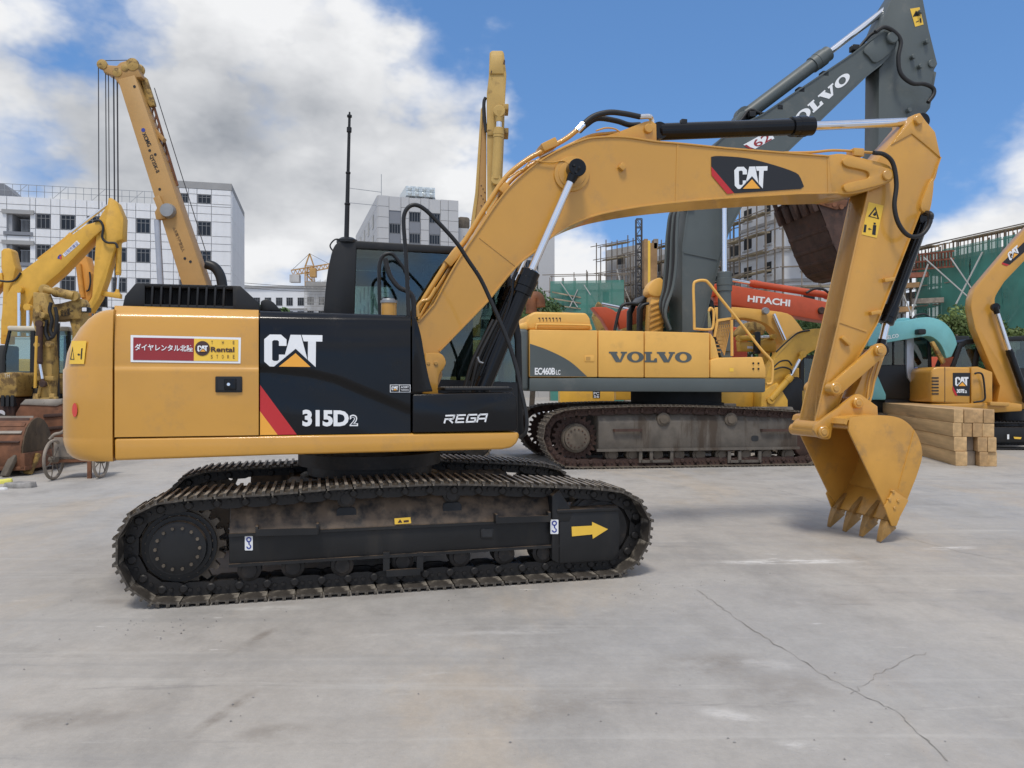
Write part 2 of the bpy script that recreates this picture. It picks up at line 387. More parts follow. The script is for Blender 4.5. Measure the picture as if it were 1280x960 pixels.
# ------------------------------------------------------------------ lettering (flat print, a few mm proud of the surface)
def text_poly(s, bold=0.0, shear=0.0, spacing=1.0):
    cu = bpy.data.curves.new('t', 'FONT'); cu.body = s; cu.size = 1; cu.offset = bold; cu.shear = shear
    cu.space_character = spacing; cu.resolution_u = 3; cu.fill_mode = 'FRONT'
    ob = bpy.data.objects.new('t', cu); COL.objects.link(ob)
    dg = bpy.context.evaluated_depsgraph_get(); me = bpy.data.meshes.new_from_object(ob.evaluated_get(dg))
    V = [(v.co.x, -v.co.y) for v in me.vertices]; Fc = [tuple(p.vertices) for p in me.polygons]
    bpy.data.objects.remove(ob); bpy.data.curves.remove(cu); bpy.data.meshes.remove(me)
    return V, Fc
def polys(*lst):
    V = []; Fc = []
    for pl in lst:
        k = len(V); V += pl; Fc.append(tuple(range(k, k + len(pl))))
    return V, Fc
def decal(fr, name, vf, quad, g, material, parent, eps=0.004, bbox=None, th=0.0):
    """quad: (tl, tr, br, bl) pixel corners that the drawing's box is mapped to"""
    V, Fc = vf
    if bbox is None: bbox = (min(v[0] for v in V), min(v[1] for v in V), max(v[0] for v in V), max(v[1] for v in V))
    if len(quad) == 4 and not isinstance(quad[0], tuple):
        x0, y0, x1, y1 = quad; quad = ((x0, y0), (x1, y0), (x1, y1), (x0, y1))
    tl, tr, br, bl = quad; bm = BM(); vs = []
    gg = (lambda p: g(p) - eps) if callable(g) else g - eps
    for x, y in V:
        u = (x - bbox[0]) / (bbox[2] - bbox[0]); v = (y - bbox[1]) / (bbox[3] - bbox[1])
        a = [tl[k] * (1 - u) + tr[k] * u for k in (0, 1)]; b = [bl[k] * (1 - u) + br[k] * u for k in (0, 1)]
        p = fr.surf(a[0] * (1 - v) + b[0] * v, a[1] * (1 - v) + b[1] * v, gg); vs.append(bm.verts.new(p))
    for f in Fc:
        try: bm.faces.new([vs[i] for i in f])
        except ValueError: pass
    bmesh.ops.recalc_face_normals(bm, faces=bm.faces)
    for f in bm.faces:
        f.normal_update()
        if f.normal.y > 0: f.normal_flip()
    o = add(name, bm, material, parent, 0, fr); return o
def print_px(fr, name, plist, g, material, parent, eps=0.004):
    V, Fc = polys(*plist); xs = [v[0] for v in V]; ys = [v[1] for v in V]
    return decal(fr, name, (V, Fc), (min(xs), min(ys), max(xs), max(ys)), g, material, parent, eps)

def rrect(x0, y0, x1, y1, r, n=4, inner=False):
    P = []
    for cx, cy, a in ((x1 - r, y0 + r, -90), (x1 - r, y1 - r, 0), (x0 + r, y1 - r, 90), (x0 + r, y0 + r, 180)):
        for k in range(n + 1):
            t = R(a + 90 * k / n); P.append((cx + r * math.cos(t), cy + r * math.sin(t)))
    return P
# the three heavy letters of the maker's badge, in a 73 x 40 box
LET_C = [(7, 0), (21, 0), (28, 6), (28, 14), (18.5, 14), (18.5, 8.5), (16.5, 7), (12, 7), (10, 8.5), (10, 31.5), (12, 33), (16.5, 33), (18.5, 31.5), (18.5, 25), (28, 25), (28, 33), (21, 40), (7, 40), (0, 34), (0, 6)]
LET_A1 = [(33, 0), (46, 0), (57, 40), (46.5, 40), (45, 33), (34, 33), (32.5, 40), (22, 40)]
LET_T = [(47, 0), (73, 0), (73, 8), (65, 8), (65, 40), (55, 40), (55, 8), (49.5, 8)]
LET_TRI_GAP = [(39.5, 17.5), (65, 40.3), (12, 40.3)]
LET_TRI = [(39.5, 23), (58.5, 40), (18.5, 40)]
def badge(fr, quad, g, parent, back='decal_black', eps=.004, gapmat=None):
    bb = (0, 0, 73, 40)
    decal(fr, 'badge_letters', polys(LET_C, LET_A1, LET_T), quad, g, 'decal_white', parent, eps, bb)
    decal(fr, 'badge_triangle_edge', polys(LET_TRI_GAP), quad, g, gapmat or back, parent, eps + .002, bb)
    decal(fr, 'badge_triangle', polys(LET_TRI), quad, g, 'decal_orange', parent, eps + .004, bb)
# slab-serif letters V O L
def slab(word):
    V = []; Fc = []
    def addp(P):
        k = len(V); V.extend(P); Fc.append(tuple(range(k, k + len(P))))
    x = 0
    for ch in word:
        if ch == 'V':
            addp([(x, 0), (x + 40, 0), (x + 40, 10), (x + 34, 10), (x + 50, 48), (x + 62, 10), (x + 55, 10), (x + 55, 0), (x + 84, 0), (x + 84, 10), (x + 77, 10), (x + 55, 62), (x + 31, 62), (x + 7, 10), (x, 10)]); x += 82
        elif ch == 'L':
            addp([(x, 0), (x + 36, 0), (x + 36, 10), (x + 29, 10), (x + 29, 51), (x + 42, 51), (x + 48, 38), (x + 58, 38), (x + 58, 62), (x, 62), (x, 51), (x + 7, 51), (x + 7, 10), (x, 10)]); x += 58
        else:
            n = 28; k = len(V); cx = x + 40; cy = 31
            for i in range(n):
                a = 2 * math.pi * i / n; V.append((cx + 39 * math.cos(a), cy + 32.5 * math.sin(a))); V.append((cx + 17 * math.cos(a), cy + 22 * math.sin(a)))
            for i in range(n):
                j = (i + 1) % n; Fc.append((k + 2 * i, k + 2 * j, k + 2 * j + 1, k + 2 * i + 1))
            x += 82
    return V, Fc
# ------------------------------------------------------------------ ground
def build_ground():
    m = bpy.data.materials.new('yard_concrete'); m.use_nodes = True; MATS['yard_concrete'] = m
    nt = m.node_tree; N = nt.nodes; L = nt.links; b = N['Principled BSDF']
    tc = N.new('ShaderNodeTexCoord'); co = tc.outputs['Object']
    def nz(scale, det=8, ro=.6, sc=(1, 1, 1), loc=(0, 0, 0), rot=0, dist=0):
        mp = N.new('ShaderNodeMapping'); mp.inputs['Scale'].default_value = sc; mp.inputs['Location'].default_value = loc
        mp.inputs['Rotation'].default_value = (0, 0, rot); L.new(co, mp.inputs['Vector'])
        n = N.new('ShaderNodeTexNoise'); n.inputs['Scale'].default_value = scale; n.inputs['Detail'].default_value = det
        n.inputs['Roughness'].default_value = ro; n.inputs['Distortion'].default_value = dist; L.new(mp.outputs[0], n.inputs['Vector']); return n.outputs['Fac']
    def ramp(f, lo, hi, a=0.0, bb=1.0):
        r = N.new('ShaderNodeMapRange'); r.interpolation_type = 'SMOOTHSTEP'
        for k, v in (('From Min', lo), ('From Max', hi), ('To Min', a), ('To Max', bb)): r.inputs[k].default_value = v
        L.new(f, r.inputs['Value']); return r.outputs[0]
    def mixc(f, a, c):
        x = N.new('ShaderNodeMix'); x.data_type = 'RGBA'
        L.new(f, x.inputs['Factor']) if not isinstance(f, float) else None
        for k, v in (('A', a), ('B', c)):
            if isinstance(v, tuple): x.inputs[k].default_value = (*v, 1)
            else: L.new(v, x.inputs[k])
        return x.outputs['Result']
    def mul(a, c):
        q = N.new('ShaderNodeMath'); q.operation = 'MULTIPLY'
        for i, v in enumerate((a, c)):
            if isinstance(v, float): q.inputs[i].default_value = v
            else: L.new(v, q.inputs[i])
        return q.outputs[0]
    c = mixc(ramp(nz(.22, 6), .3, .7), (.372, .345, .312), (.43, .405, .372))
    c = mixc(ramp(nz(.16, 5, .5, loc=(5.2, 0, 0)), .42, .62, 0, .75), c, (.345, .338, .33))       # cleaner, cooler concrete
    c = mixc(ramp(nz(1.1, 9, .66, (1, .55, 1), (3, 1, 0)), .46, .68, 0, .7), c, (.285, .27, .252))       # damp and oil clouds
    c = mixc(ramp(nz(.55, 9, .7, (1, .4, 1), (9, 4, 0), .3, .6), .50, .66, 0, .7), c, (.42, .362, .295))    # tan mud film
    c = mixc(ramp(nz(3.2, 10, .72, (.35, 1.6, 1), (2, 7, 0), .25, .5), .60, .72, 0, .45), c, (.54, .52, .49))  # dry scuffs
    c = mixc(ramp(nz(2.1, 10, .75, (.25, 2.2, 1), (6, 2, 0), -.2, .4), .58, .68, 0, .6), c, (.235, .225, .215)) # tyre smears
    c = mixc(ramp(nz(42, 4, .6), .66, .74, 0, .5), c, (.17, .16, .15))                                     # grit
    c = mixc(ramp(nz(95, 3, .6, loc=(4, 4, 0)), .62, .75, 0, .45), c, (.53, .51, .48))
    c = mixc(mul(ramp(nz(16, 3, .5, (.22, 1.5, 1), (3, 3, 0), .5), .68, .72), ramp(nz(.9, 3, loc=(8, 1, 0)), .55, .66)), c, (.66, .645, .62))
    def mulc(col, fac):
        x = N.new('ShaderNodeMix'); x.data_type = 'RGBA'; x.blend_type = 'MULTIPLY'; x.inputs['Factor'].default_value = 1.0
        L.new(col, x.inputs['A']); cb = N.new('ShaderNodeCombineColor')
        for i in range(3): L.new(fac, cb.inputs[i])
        L.new(cb.outputs[0], x.inputs['B']); return x.outputs['Result']
    c = mulc(c, ramp(nz(6.5, 12, .78, (1, .8, 1), (2, 9, 0)), .36, .66, .93, 1.05))
    c = mulc(c, ramp(nz(28, 10, .8, loc=(1, 6, 0)), .30, .70, .95, 1.05))
    def spot(x, y, rx, ry, rot=0.0):
        mp = N.new('ShaderNodeMapping'); mp.vector_type = 'TEXTURE'
        mp.inputs['Location'].default_value = (x, y, 0); mp.inputs['Rotation'].default_value = (0, 0, rot); mp.inputs['Scale'].default_value = (rx, ry, 1)
        L.new(co, mp.inputs['Vector']); ln = N.new('ShaderNodeVectorMath'); ln.operation = 'LENGTH'; L.new(mp.outputs[0], ln.inputs[0])
        return ramp(ln.outputs['Value'], 1.0, 0.2)
    # long sweeping wheel and track trails
    c = mixc(ramp(nz(1.3, 8, .62, (.12, 2.6, 1), (4, 1, 0), .62), .54, .68, 0, .38), c, (.29, .282, .272))
    c = mixc(ramp(nz(1.7, 8, .62, (.10, 3.0, 1), (1, 8, 0), -.55), .56, .70, 0, .38), c, (.50, .485, .455))
    pw = nz(5.5, 10, .74, (.6, 1.6, 1), (1, 1, 0), .1)
    for (px, py, rx, ry, rot, a) in ((985, 702, .95, .14, .05, 1.0), (1185, 685, .42, .10, .1, .8), (915, 895, .25, .09, -.5, .55), (1000, 932, .15, .08, -.3, .5), (960, 830, .3, .12, -.3, .3), (640, 790, .7, .08, .1, .35), (330, 760, .5, .1, 0, .3)):
        Y = CAM_H * FPX / (py - CY)
        c = mixc(mul(mul(spot((px - CX) / FPX * Y, Y, rx, ry, rot), ramp(pw, .40, .60)), a), c, (.66, .645, .62))
    for (px, py, rx, ry, rot, a) in ((60, 900, .7, .18, .2, .55), (318, 800, .06, .38, -.22, .8), (282, 890, .06, .40, -.25, .8), (340, 915, .22, .12, .3, .6), (880, 830, .5, .25, .3, .5), (980, 860, .5, .3, .2, .4), (660, 890, .5, .2, .2, .4), (180, 752, .7, .10, 0, .55), (480, 745, 1.6, .10, .26, .35), (760, 870, .8, .3, .1, .3), (1120, 620, 1.0, .6, .1, .25)):
        Y = CAM_H * FPX / (py - CY)
        c = mixc(mul(mul(spot((px - CX) / FPX * Y, Y, rx, ry, rot), ramp(nz(3.5, 8, .7), .35, .6)), a), c, (.21, .185, .16))
    L.new(c, b.inputs['Base Color'])
    L.new(ramp(nz(2.0, 8), .3, .7, .45, .85), b.inputs['Roughness'])
    bp = N.new('ShaderNodeBump'); bp.inputs['Strength'].default_value = .35; bp.inputs['Distance'].default_value = .006
    L.new(nz(55, 8, .7), bp.inputs['Height']); L.new(bp.outputs[0], b.inputs['Normal'])
    bm = BM(); S = 900; v = [bm.verts.new(p) for p in ((-S, -60, 0), (S, -60, 0), (S, 1500, 0), (-S, 1500, 0))]; bm.faces.new(v)
    g = struct(add('ground', bm, 'yard_concrete', None, 0))
    mat('crack_dark', (.30, .28, .255), .9, var=.25, vscale=6)
    def crack(pix, w, seed):
        rnd = random.Random(seed); P = []
        for i in range(len(pix) - 1):
            a, c2 = pix[i], pix[i + 1]
            for k in range(10):
                t = k / 10; x = a[0] + (c2[0] - a[0]) * t; y = a[1] + (c2[1] - a[1]) * t
                Y = CAM_H * FPX / (y - CY); P.append(Vector(((x - CX) / FPX * Y + rnd.uniform(-.012, .012), Y + rnd.uniform(-.02, .02), .004)))
        bm = BM(); prev = None
        for i, p in enumerate(P):
            t = (P[min(i + 1, len(P) - 1)] - P[max(0, i - 1)]).normalized(); n = Vector((-t.y, t.x, 0)); ww = w * rnd.uniform(.15, .8)
            cur = (bm.verts.new(p + n * ww), bm.verts.new(p - n * ww))
            if prev: bm.faces.new((prev[0], prev[1], cur[1], cur[0]))
            prev = cur
        add('crack', bm, 'crack_dark', g, 0)
    rnd = random.Random(21); bm = BM()
    for k in range(120):
        if k < 50: px = rnd.uniform(0, 1280); py = 600 + 360 * rnd.random() ** .8
        else: px = rnd.choice((rnd.gauss(200, 60), rnd.gauss(830, 40), rnd.gauss(500, 200))); py = 772 - .075 * (px - 207) + abs(rnd.gauss(0, 16))
        if py < 600 or (130 < px < 825 and py < 766 - .07 * (px - 207)): continue
        Y = CAM_H * FPX / (py - CY); x = (px - CX) / FPX * Y; r_ = rnd.uniform(.003, .008); z = r_ * .5
        vs = [bm.verts.new((x + r_ * rnd.uniform(.6, 1.3) * a, Y + r_ * rnd.uniform(.6, 1.3) * c2, z + r_ * .7 * e)) for a, c2, e in ((1, 0, 0), (0, 1, 0), (-1, 0, 0), (0, -1, 0), (0, 0, 1))]
        for i in range(4): bm.faces.new((vs[i], vs[(i + 1) % 4], vs[4]))
    o = stuff(add('grit', bm, 'stone', None, 0)); o['label'] = 'scattered grit and tiny stones on the concrete yard'; o['category'] = 'grit'
    crack([(872, 738), (905, 762), (960, 800), (1040, 850), (1120, 890), (1190, 958)], .006, 1)
    crack([(1130, 672), (1200, 690), (1280, 705)], .005, 2)
    crack([(1065, 868), (1100, 840), (1165, 812)], .003, 3)
    crack([(960, 610), (1010, 622), (1040, 632)], .006, 4)
    return g
GROUND = build_ground()

# ------------------------------------------------------------------ the crawler track, shared by the excavators
def make_track(fr, root, pix, y0, y1, n, mats, ytrace, drop=(), label=None, phase=0.0):
    """pix: closed pixel outline of the shoe tips, clockwise on the picture, traced on plane ytrace"""
    P = smooth_path([Vector((p.x, 0, p.z)) for p in [fr.at(a, b, ytrace) for a, b in pix]], 8, True)
    P = [p if p.z > 0.0 else Vector((p.x, 0, 0.0)) for p in P]
    L = [0.0]
    for i in range(len(P)): L.append(L[-1] + (P[(i + 1) % len(P)] - P[i]).length)
    tot = L[-1]; pitch = tot / n
    def at_s(s):
        s %= tot; lo, hi = 0, len(L) - 1
        while hi - lo > 1:
            m = (lo + hi) // 2
            if L[m] <= s: lo = m
            else: hi = m
        t = (s - L[lo]) / max(1e-6, L[lo + 1] - L[lo]); return P[lo].lerp(P[(lo + 1) % len(P)], t)
    w = (y1 - y0) / 2; yc = (y0 + y1) / 2; h = pitch / 2
    tr = add('track', BM(), None, root, 0, fr)
    sh = bmesh.new()
    box(sh, -h * .97, h * .90, -w, w, -.036, -.022)
    for gx in (-h * .93, -h * .25, h * .45): box(sh, gx - .010, gx + .013, -w, w, -.022, 0)
    for sy in (-.07, .07):
        for gx in (-h * .6, h * .1):
            lathe(sh, (gx, sy, -.022), (gx, sy, -.012), [(0, .014), (1, .012)], 6)
    fix(sh)
    lk = bmesh.new(); k = pitch / .171
    for s in (-1, 1):
        yy = s * .085 * k
        pts = [(-h * 1.15, -.10 * k), (-h * .5, -.118 * k), (h * .6, -.118 * k), (h * 1.15, -.10 * k), (h * 1.15, -.06 * k), (h * .7, -.037), (-h * .7, -.037), (-h * 1.15, -.06 * k)]
        prism_xz(lk, pts, yy - .018 * k, yy + .018 * k)
        lathe(lk, (-h * .95, yy + s * .005, -.08 * k), (-h * .95, yy + s * .035 * k, -.08 * k), [(0, .028 * k), (.8, .028 * k), (1, .02 * k)], 10)
        if s == 1: cyl(lk, (-h * .95, -.10 * k, -.08 * k), (-h * .95, .10 * k, -.08 * k), .024 * k, 8)
        for gx in (-h * .1, h * .5):
            lathe(lk, (gx, yy, -.07 * k), (gx, yy + s * .03 * k, -.07 * k), [(0, .015 * k), (1, .013 * k)], 6)
    fix(lk)
    sh.normal_update()
    for f in sh.faces:
        if f.normal.z > .9 and f.calc_center_median().z > -.003: f.material_index = 1
    s0 = add('track_shoe', sh, mats[0], tr, 30); s0.data.materials.append(MATS[mats[2] if len(mats) > 2 else mats[0]]); l0 = add('chain_link', lk, mats[1], tr, 30)
    first = True
    for i in range(n):
        s = (i + phase) * pitch; a = at_s(s - h); b = at_s(s + h); t = (b - a).normalized(); c = (a + b) / 2
        nrm = Vector((-t.z, 0, t.x))
        M = Matrix(((t.x, 0, nrm.x, c.x), (t.y, 1, nrm.y, yc), (t.z, 0, nrm.z, c.z), (0, 0, 0, 1)))
        px = fr.px((c.x, y0, c.z))
        if first: s0.matrix_local = M; l0.matrix_local = M; first = False
        else: copy_to(s0, tr, M); copy_to(l0, tr, M)
    return tr
def roller(fr, root, name, px, py, yp, y0, y1, r, material, n=24, hub=True):
    p = fr.at(px, py, yp); bm = BM()
    w = y1 - y0
    lathe(bm, (p.x, y0, p.z), (p.x, y1, p.z), [(0, r * .35), (.0005, r * .62), (.06, r * .66), (.061, r * .72), (.10, r * .98), (.30, r), (.31, r * .8), (.69, r * .8), (.70, r), (.90, r * .98), (1, r * .7)], n)
    return add(name, bm, material, root, 30, fr)
def sprocket(fr, root, px, py, yp, y0, y1, r, hub_r, hub_out, material, hubmat, teeth=21, flange=.8):
    p = fr.at(px, py, yp); bm = BM(); pts = []
    for k in range(teeth):
        a = 2 * math.pi * k / teeth; s = 2 * math.pi / teeth
        for f, rr in ((-.5, .84), (-.34, .85), (-.17, .99), (.17, .99), (.34, .85)):
            pts.append((p.x + r * rr * math.cos(a + f * s), p.z + r * rr * math.sin(a + f * s)))
    yc = (y0 + y1) / 2; prism_xz(bm, pts, yc - .03, yc + .03); fix(bm)
    s = add('sprocket', bm, material, root, 30, fr)
    bm = BM(); y = hub_out
    lathe(bm, (p.x, y, p.z), (p.x, yc, p.z), [(0, hub_r * .2), (.0005, hub_r * .80), (.03, hub_r * .84), (.035, hub_r * .9), (.33, hub_r * .93), (.34, hub_r * 1.06), (.55, hub_r * 1.08), (.56, r * flange), (1, r * flange)], 40)
    h = add('hub', bm, hubmat, s, 30)
    bm = BM()
    for k in range(14):
        a = 2 * math.pi * k / 14
        q = Vector((p.x + hub_r * .70 * math.cos(a), y, p.z + hub_r * .70 * math.sin(a)))
        lathe(bm, q - Vector((0, .014, 0)), q + Vector((0, .004, 0)), [(0, hub_r * .055), (1, hub_r * .065)], 6)
    for k in range(22):
        a = 2 * math.pi * (k + .5) / 22; q = Vector((p.x + r * .70 * math.cos(a), yc - .05, p.z + r * .70 * math.sin(a)))
        lathe(bm, q - Vector((0, .03, 0)), q, [(0, r * .03), (1, r * .034)], 6)
    stuff(add('bolt_ring', bm, material, s, 30))
    return s

# ------------------------------------------------------------------ hydraulic ram with rod
def ram(fr, root, base, mid, tip, r_tube, r_rod, material, head=1.28, head_len=.16, base_eye=None, tip_eye=None, name='cylinder', eye_w=.05):
    base, mid, tip = Vector(base), Vector(mid), Vector(tip)
    L = (mid - base).length; hl = head_len / L
    bm = BM()
    lathe(bm, base, mid, [(0, r_tube * .8), (.01, r_tube), (1 - hl, r_tube), (1 - hl + .002, r_tube * (head - .06)), (1 - hl * .72, r_tube * (head - .06)), (1 - hl * .7, r_tube * head), (1 - hl * .35, r_tube * head), (1 - hl * .33, r_tube * (head - .12)), (1 - hl * .05, r_tube * (head - .12)), (1, r_tube * .9)], 24)
    if base_eye: lathe(bm, base + Vector((0, -eye_w, 0)), base + Vector((0, eye_w, 0)), [(0, base_eye), (1, base_eye)], 20)
    c = add(name, bm, material, root, 30, fr)
    bm = BM(); cyl(bm, mid - (mid - base).normalized() * .05, tip, r_rod, 20)
    add('rod', bm, 'chrome', c, 40)
    if tip_eye:
        bm = BM(); lathe(bm, tip + Vector((0, -eye_w, 0)), tip + Vector((0, eye_w, 0)), [(0, tip_eye * .5), (.001, tip_eye * .92), (.05, tip_eye), (.95, tip_eye), (1, tip_eye * .9)], 20)
        d = (mid - tip).normalized(); cyl(bm, tip, tip + d * tip_eye * 1.7, tip_eye * .8, 16, r_rod * 1.15)
        add('rod_eye', bm, material, c, 35)
    return c
def hose(fr, root, pix, y, r, material='black_rubber', name='hose', sub=6, n=8):
    ys = y if isinstance(y, (list, tuple)) else [y] * len(pix)
    bm = BM(); tube(bm, [fr.at(a, b, yy) for (a, b), yy in zip(pix, ys)], r, n, sub); return add(name, bm, material, root, 60, fr)
# ------------------------------------------------------------------ the main excavator
OX, OY = -1.30, 7.05; YAW_T, YAW_U = 14.3, 12.5
EXC = thing('excavator', 'large tan-yellow and black crawler excavator in front, its boom arched over the others', 'excavator', (OX, OY, 0), R(YAW_T))
T = Frame(OX, OY, YAW_T, EXC, YAW_T); U = Frame(OX, OY, YAW_U, EXC, YAW_T)
def main_undercarriage():
    W0, W1 = -1.245, -.665
    path = [(205, 761), (165, 748), (141, 712), (139, 678), (154, 646), (190, 626), (245, 619), (345, 613), (427, 606), (500, 603), (551, 601), (620, 602), (682, 604), (735, 606), (787, 613), (810, 633), (818.5, 658), (811, 690), (795, 711), (771, 723), (690, 729), (580, 736.5), (427, 747), (310, 755)]
    make_track(T, EXC, path, W0, W1, 46, ('track_steel', 'link_steel', 'worn_steel'), W0)
    # the far track runs on the same outline, on the other side
    make_track(T, EXC, path, -W1, -W0, 46, ('track_steel', 'link_steel', 'worn_steel'), W0, phase=.4)
    yc = (W0 + W1) / 2
    for side, sgn in (('near', 1), ('far', -1)):
        def ys(a, b): return (a, b) if sgn == 1 else (-b, -a)
        f = T
        # side frame: vertical outer face with a sloping roof of plate
        a = T.at(286, 668, -1.13); b = T.at(702, 648, -1.13); lo = T.at(286, 708, -1.13); lo2 = T.at(702, 683, -1.13)
        bm = BM(); sec = [(-1.13, 0), (-1.13, 1), (-1.00, 1.95), (-.86, 2.05), (-.80, 1.6), (-.80, 0)]
        rows = []
        for x, z0, z1 in ((a.x, lo.z, a.z), ((a.x + b.x) / 2, (lo.z + lo2.z) / 2, (a.z + b.z) / 2), (b.x, lo2.z, b.z)):
            rows.append([bm.verts.new((x, sgn * y, z0 + (z1 - z0) * k)) for y, k in sec])
        for i in range(2):
            for k in range(len(sec)): bm.faces.new((rows[i][k], rows[i][(k + 1) % len(sec)], rows[i + 1][(k + 1) % len(sec)], rows[i + 1][k]))
        bm.faces.new(rows[0]); bm.faces.new(rows[-1][::-1]); fix(bm, .012, 2)
        tf = add('track_frame', bm, 'frame_black', EXC, 30, T)
        bm = BM()
        for p, q in (((286, 669), (702, 649)), ((286, 707), (702, 682))):
            p = T.at(*p, -1.137); q = T.at(*q, -1.137); bar(bm, (p.x, sgn * -1.135, p.z), (q.x, sgn * -1.135, q.z), .03, .022)
        fix(bm); add('edge_rail', bm, 'frame_black', tf, 30)
        # guard round the front wheel
        pts = [T.at(x, y, -1.155) for x, y in ((699, 637), (773, 632), (776, 660), (774, 690), (767, 701), (699, 705))]
        bm = BM(); prism_xz(bm, [(p.x, p.z) for p in pts], *ys(-1.155, -.82)); fix(bm, .012); gd = add('idler_guard', bm, 'frame_black', EXC, 30, T)
        p = T.at(699, 634, -1.16); q = T.at(773, 629, -1.16)
        bm = BM(); y_ = ys(-1.17, -.98); box(bm, p.x - .02, q.x, y_[0], y_[1], p.z - .05, p.z - .02, .006); add('guard_rail', bm, 'frame_black', gd, 30)
        pts = [T.at(x, y, -1.16) for x, y in ((690, 620), (699, 612), (716, 640), (712, 652), (699, 652), (699, 705), (690, 700))]
        bm = BM(); prism_xz(bm, [(p.x, p.z) for p in pts], *ys(-1.16, -.85)); fix(bm, .008); add('guard_bracket', bm, 'frame_black', gd, 30)
        # steps
        for x0, x1, yy in ((321, 397, 656), (621, 687, 641)):
            p = T.at(x0, yy + 2, -1.21); q = T.at(x1, yy - 2, -1.21); bm = BM(); y_ = ys(-1.215, -1.13)
            box(bm, p.x, q.x, y_[0], y_[1], p.z - .075, p.z - .06, .003)
            bar(bm, (p.x, sgn * -1.21, p.z - .045), (q.x, sgn * -1.21, q.z - .06), .012, .05)
            for e in (p.x, q.x): box(bm, e - .01, e + .01, y_[0], y_[1], p.z - .075, p.z + .0, .003)
            fix(bm); add('step', bm, 'frame_black', tf, 30)
        for px, py in ((433, 624), (565, 618.5)):
            r = roller(T, EXC, 'carrier_roller', px, py, -1.08, *ys(-1.08, -.88), .072, 'link_steel')
        for px, py in ((311, 714), (366, 710), (428, 708), (504, 703), (576, 697), (632, 694), (680, 692)):
            roller(T, EXC, 'track_roller', px, py, -1.12, *ys(-1.10, -.88), .088, 'link_steel')
        bm = BM()
        for dx in (-21, 21):
            p = T.at(504 + dx, 700, -1.15); bar(bm, (p.x, sgn * -1.14, p.z + .06), (p.x, sgn * -1.14, p.z - .085), .012, .05)
        p = T.at(483, 717, -1.15); q = T.at(525, 714, -1.15); bar(bm, (p.x, sgn * -1.14, p.z), (q.x, sgn * -1.14, p.z), .03, .05)
        fix(bm); add('track_guide', bm, 'frame_black', tf, 30)
        s = sprocket(T, EXC, 222, 686, -1.14, *ys(-1.02, -.96), .325, .215, sgn * -1.14, 'mud_steel', 'frame_black')
        p = T.at(748, 659, -1.0); bm = BM(); y_ = ys(-1.09, -.89)
        lathe(bm, (p.x, y_[0], p.z), (p.x, y_[1], p.z), [(0, .06), (.001, .12), (.1, .13), (.12, .23), (.2, .25), (.25, .285), (.33, .285), (.34, .31), (.66, .31), (.67, .285), (.75, .285), (.8, .25), (1, .1)], 36)
        add('idler', bm, 'link_steel', EXC, 30, T)
        if sgn == 1:
            for px, py, w, h in ((433, 642, 12.5, 8), (565, 635.5, 12.5, 8)):
                bm = BM(); c = T.at(px, py, -1.06); pts = rrect(c.x - .075, c.z - .048, c.x + .075, c.z + .048, .03)
                prism_xz(bm, pts, -1.075, -1.03); fix(bm); add('frame_opening', bm, 'interior_dark', tf, 30)
            bm = prism(T, rrect(601, 661, 617, 673, 2), -1.139, -1.10, .002); add('square_socket', bm, 'black_satin', tf, 30)
            bm = prism(T, rrect(603, 663, 615, 671, 1), -1.1405, -1.10); add('socket_hole', bm, 'interior_dark', tf, 30)
            print_px(T, 'arrow_decal', [[(714.5, 658.3), (740, 657), (740, 652.3), (760, 661.5), (741, 673.5), (740.5, 668), (715, 670.5)]], -1.156, 'decal_yellow', gd)
            print_px(T, 'warning_label', [[(493, 648), (513, 646.5), (514, 654), (493.5, 655.5)]], -1.152, 'decal_yellow', tf)
            print_px(T, 'warning_triangle', [[(497, 653.5), (500, 649), (503, 653.2)], [(504.5, 650.5), (511, 650), (511, 652.5), (504.5, 653)]], -1.154, 'decal_brown', tf)
            for cx_, cy_ in ((311, 679), (693, 658.5)):
                print_px(T, 'hook_label', [rrect(cx_ - 5, cy_ - 9, cx_ + 5, cy_ + 9, 1)], -1.132 if cx_ < 400 else -1.162, 'decal_white', tf)
                ring = []
                for k in range(12):
                    a0, a1 = 2 * math.pi * k / 12, 2 * math.pi * (k + 1) / 12
                    ring.append([(cx_ + 3.4 * math.cos(a0), cy_ - 4.5 + 3.4 * math.sin(a0)), (cx_ + 3.4 * math.cos(a1), cy_ - 4.5 + 3.4 * math.sin(a1)), (cx_ + 1.8 * math.cos(a1), cy_ - 4.5 + 1.8 * math.sin(a1)), (cx_ + 1.8 * math.cos(a0), cy_ - 4.5 + 1.8 * math.sin(a0))])
                for k in range(8):
                    a0, a1 = R(-60 + 30 * k), R(-30 + 30 * k)
                    ring.append([(cx_ + 3.2 * math.cos(a0), cy_ + 4.2 + 3.2 * math.sin(a0)), (cx_ + 3.2 * math.cos(a1), cy_ + 4.2 + 3.2 * math.sin(a1)), (cx_ + 1.6 * math.cos(a1), cy_ + 4.2 + 1.6 * math.sin(a1)), (cx_ + 1.6 * math.cos(a0), cy_ + 4.2 + 1.6 * math.sin(a0))])
                ring.append([(cx_ - .8, cy_ - 2), (cx_ + .8, cy_ - 2), (cx_ + 1.2, cy_ + 2), (cx_ - .4, cy_ + 2)])
                print_px(T, 'hook_mark', ring, -1.134 if cx_ < 400 else -1.164, 'decal_blue', tf)
    bm = BM(); box(bm, -.75, .75, -.86, .86, .42, .72, .04)
    for sx in (-1, 1): box(bm, sx * .62 - .2, sx * .62 + .2, -.9, .9, .36, .60, .03)
    add('car_body', bm, 'frame_black', EXC, 30, T)
    bm = BM(); lathe(bm, (0, 0, .70), (0, 0, .99), [(0, .62), (.3, .62), (.32, .56), (.6, .56), (.62, .64), (1, .64)], 48); add('swing_bearing', bm, 'link_steel', EXC, 30, T)
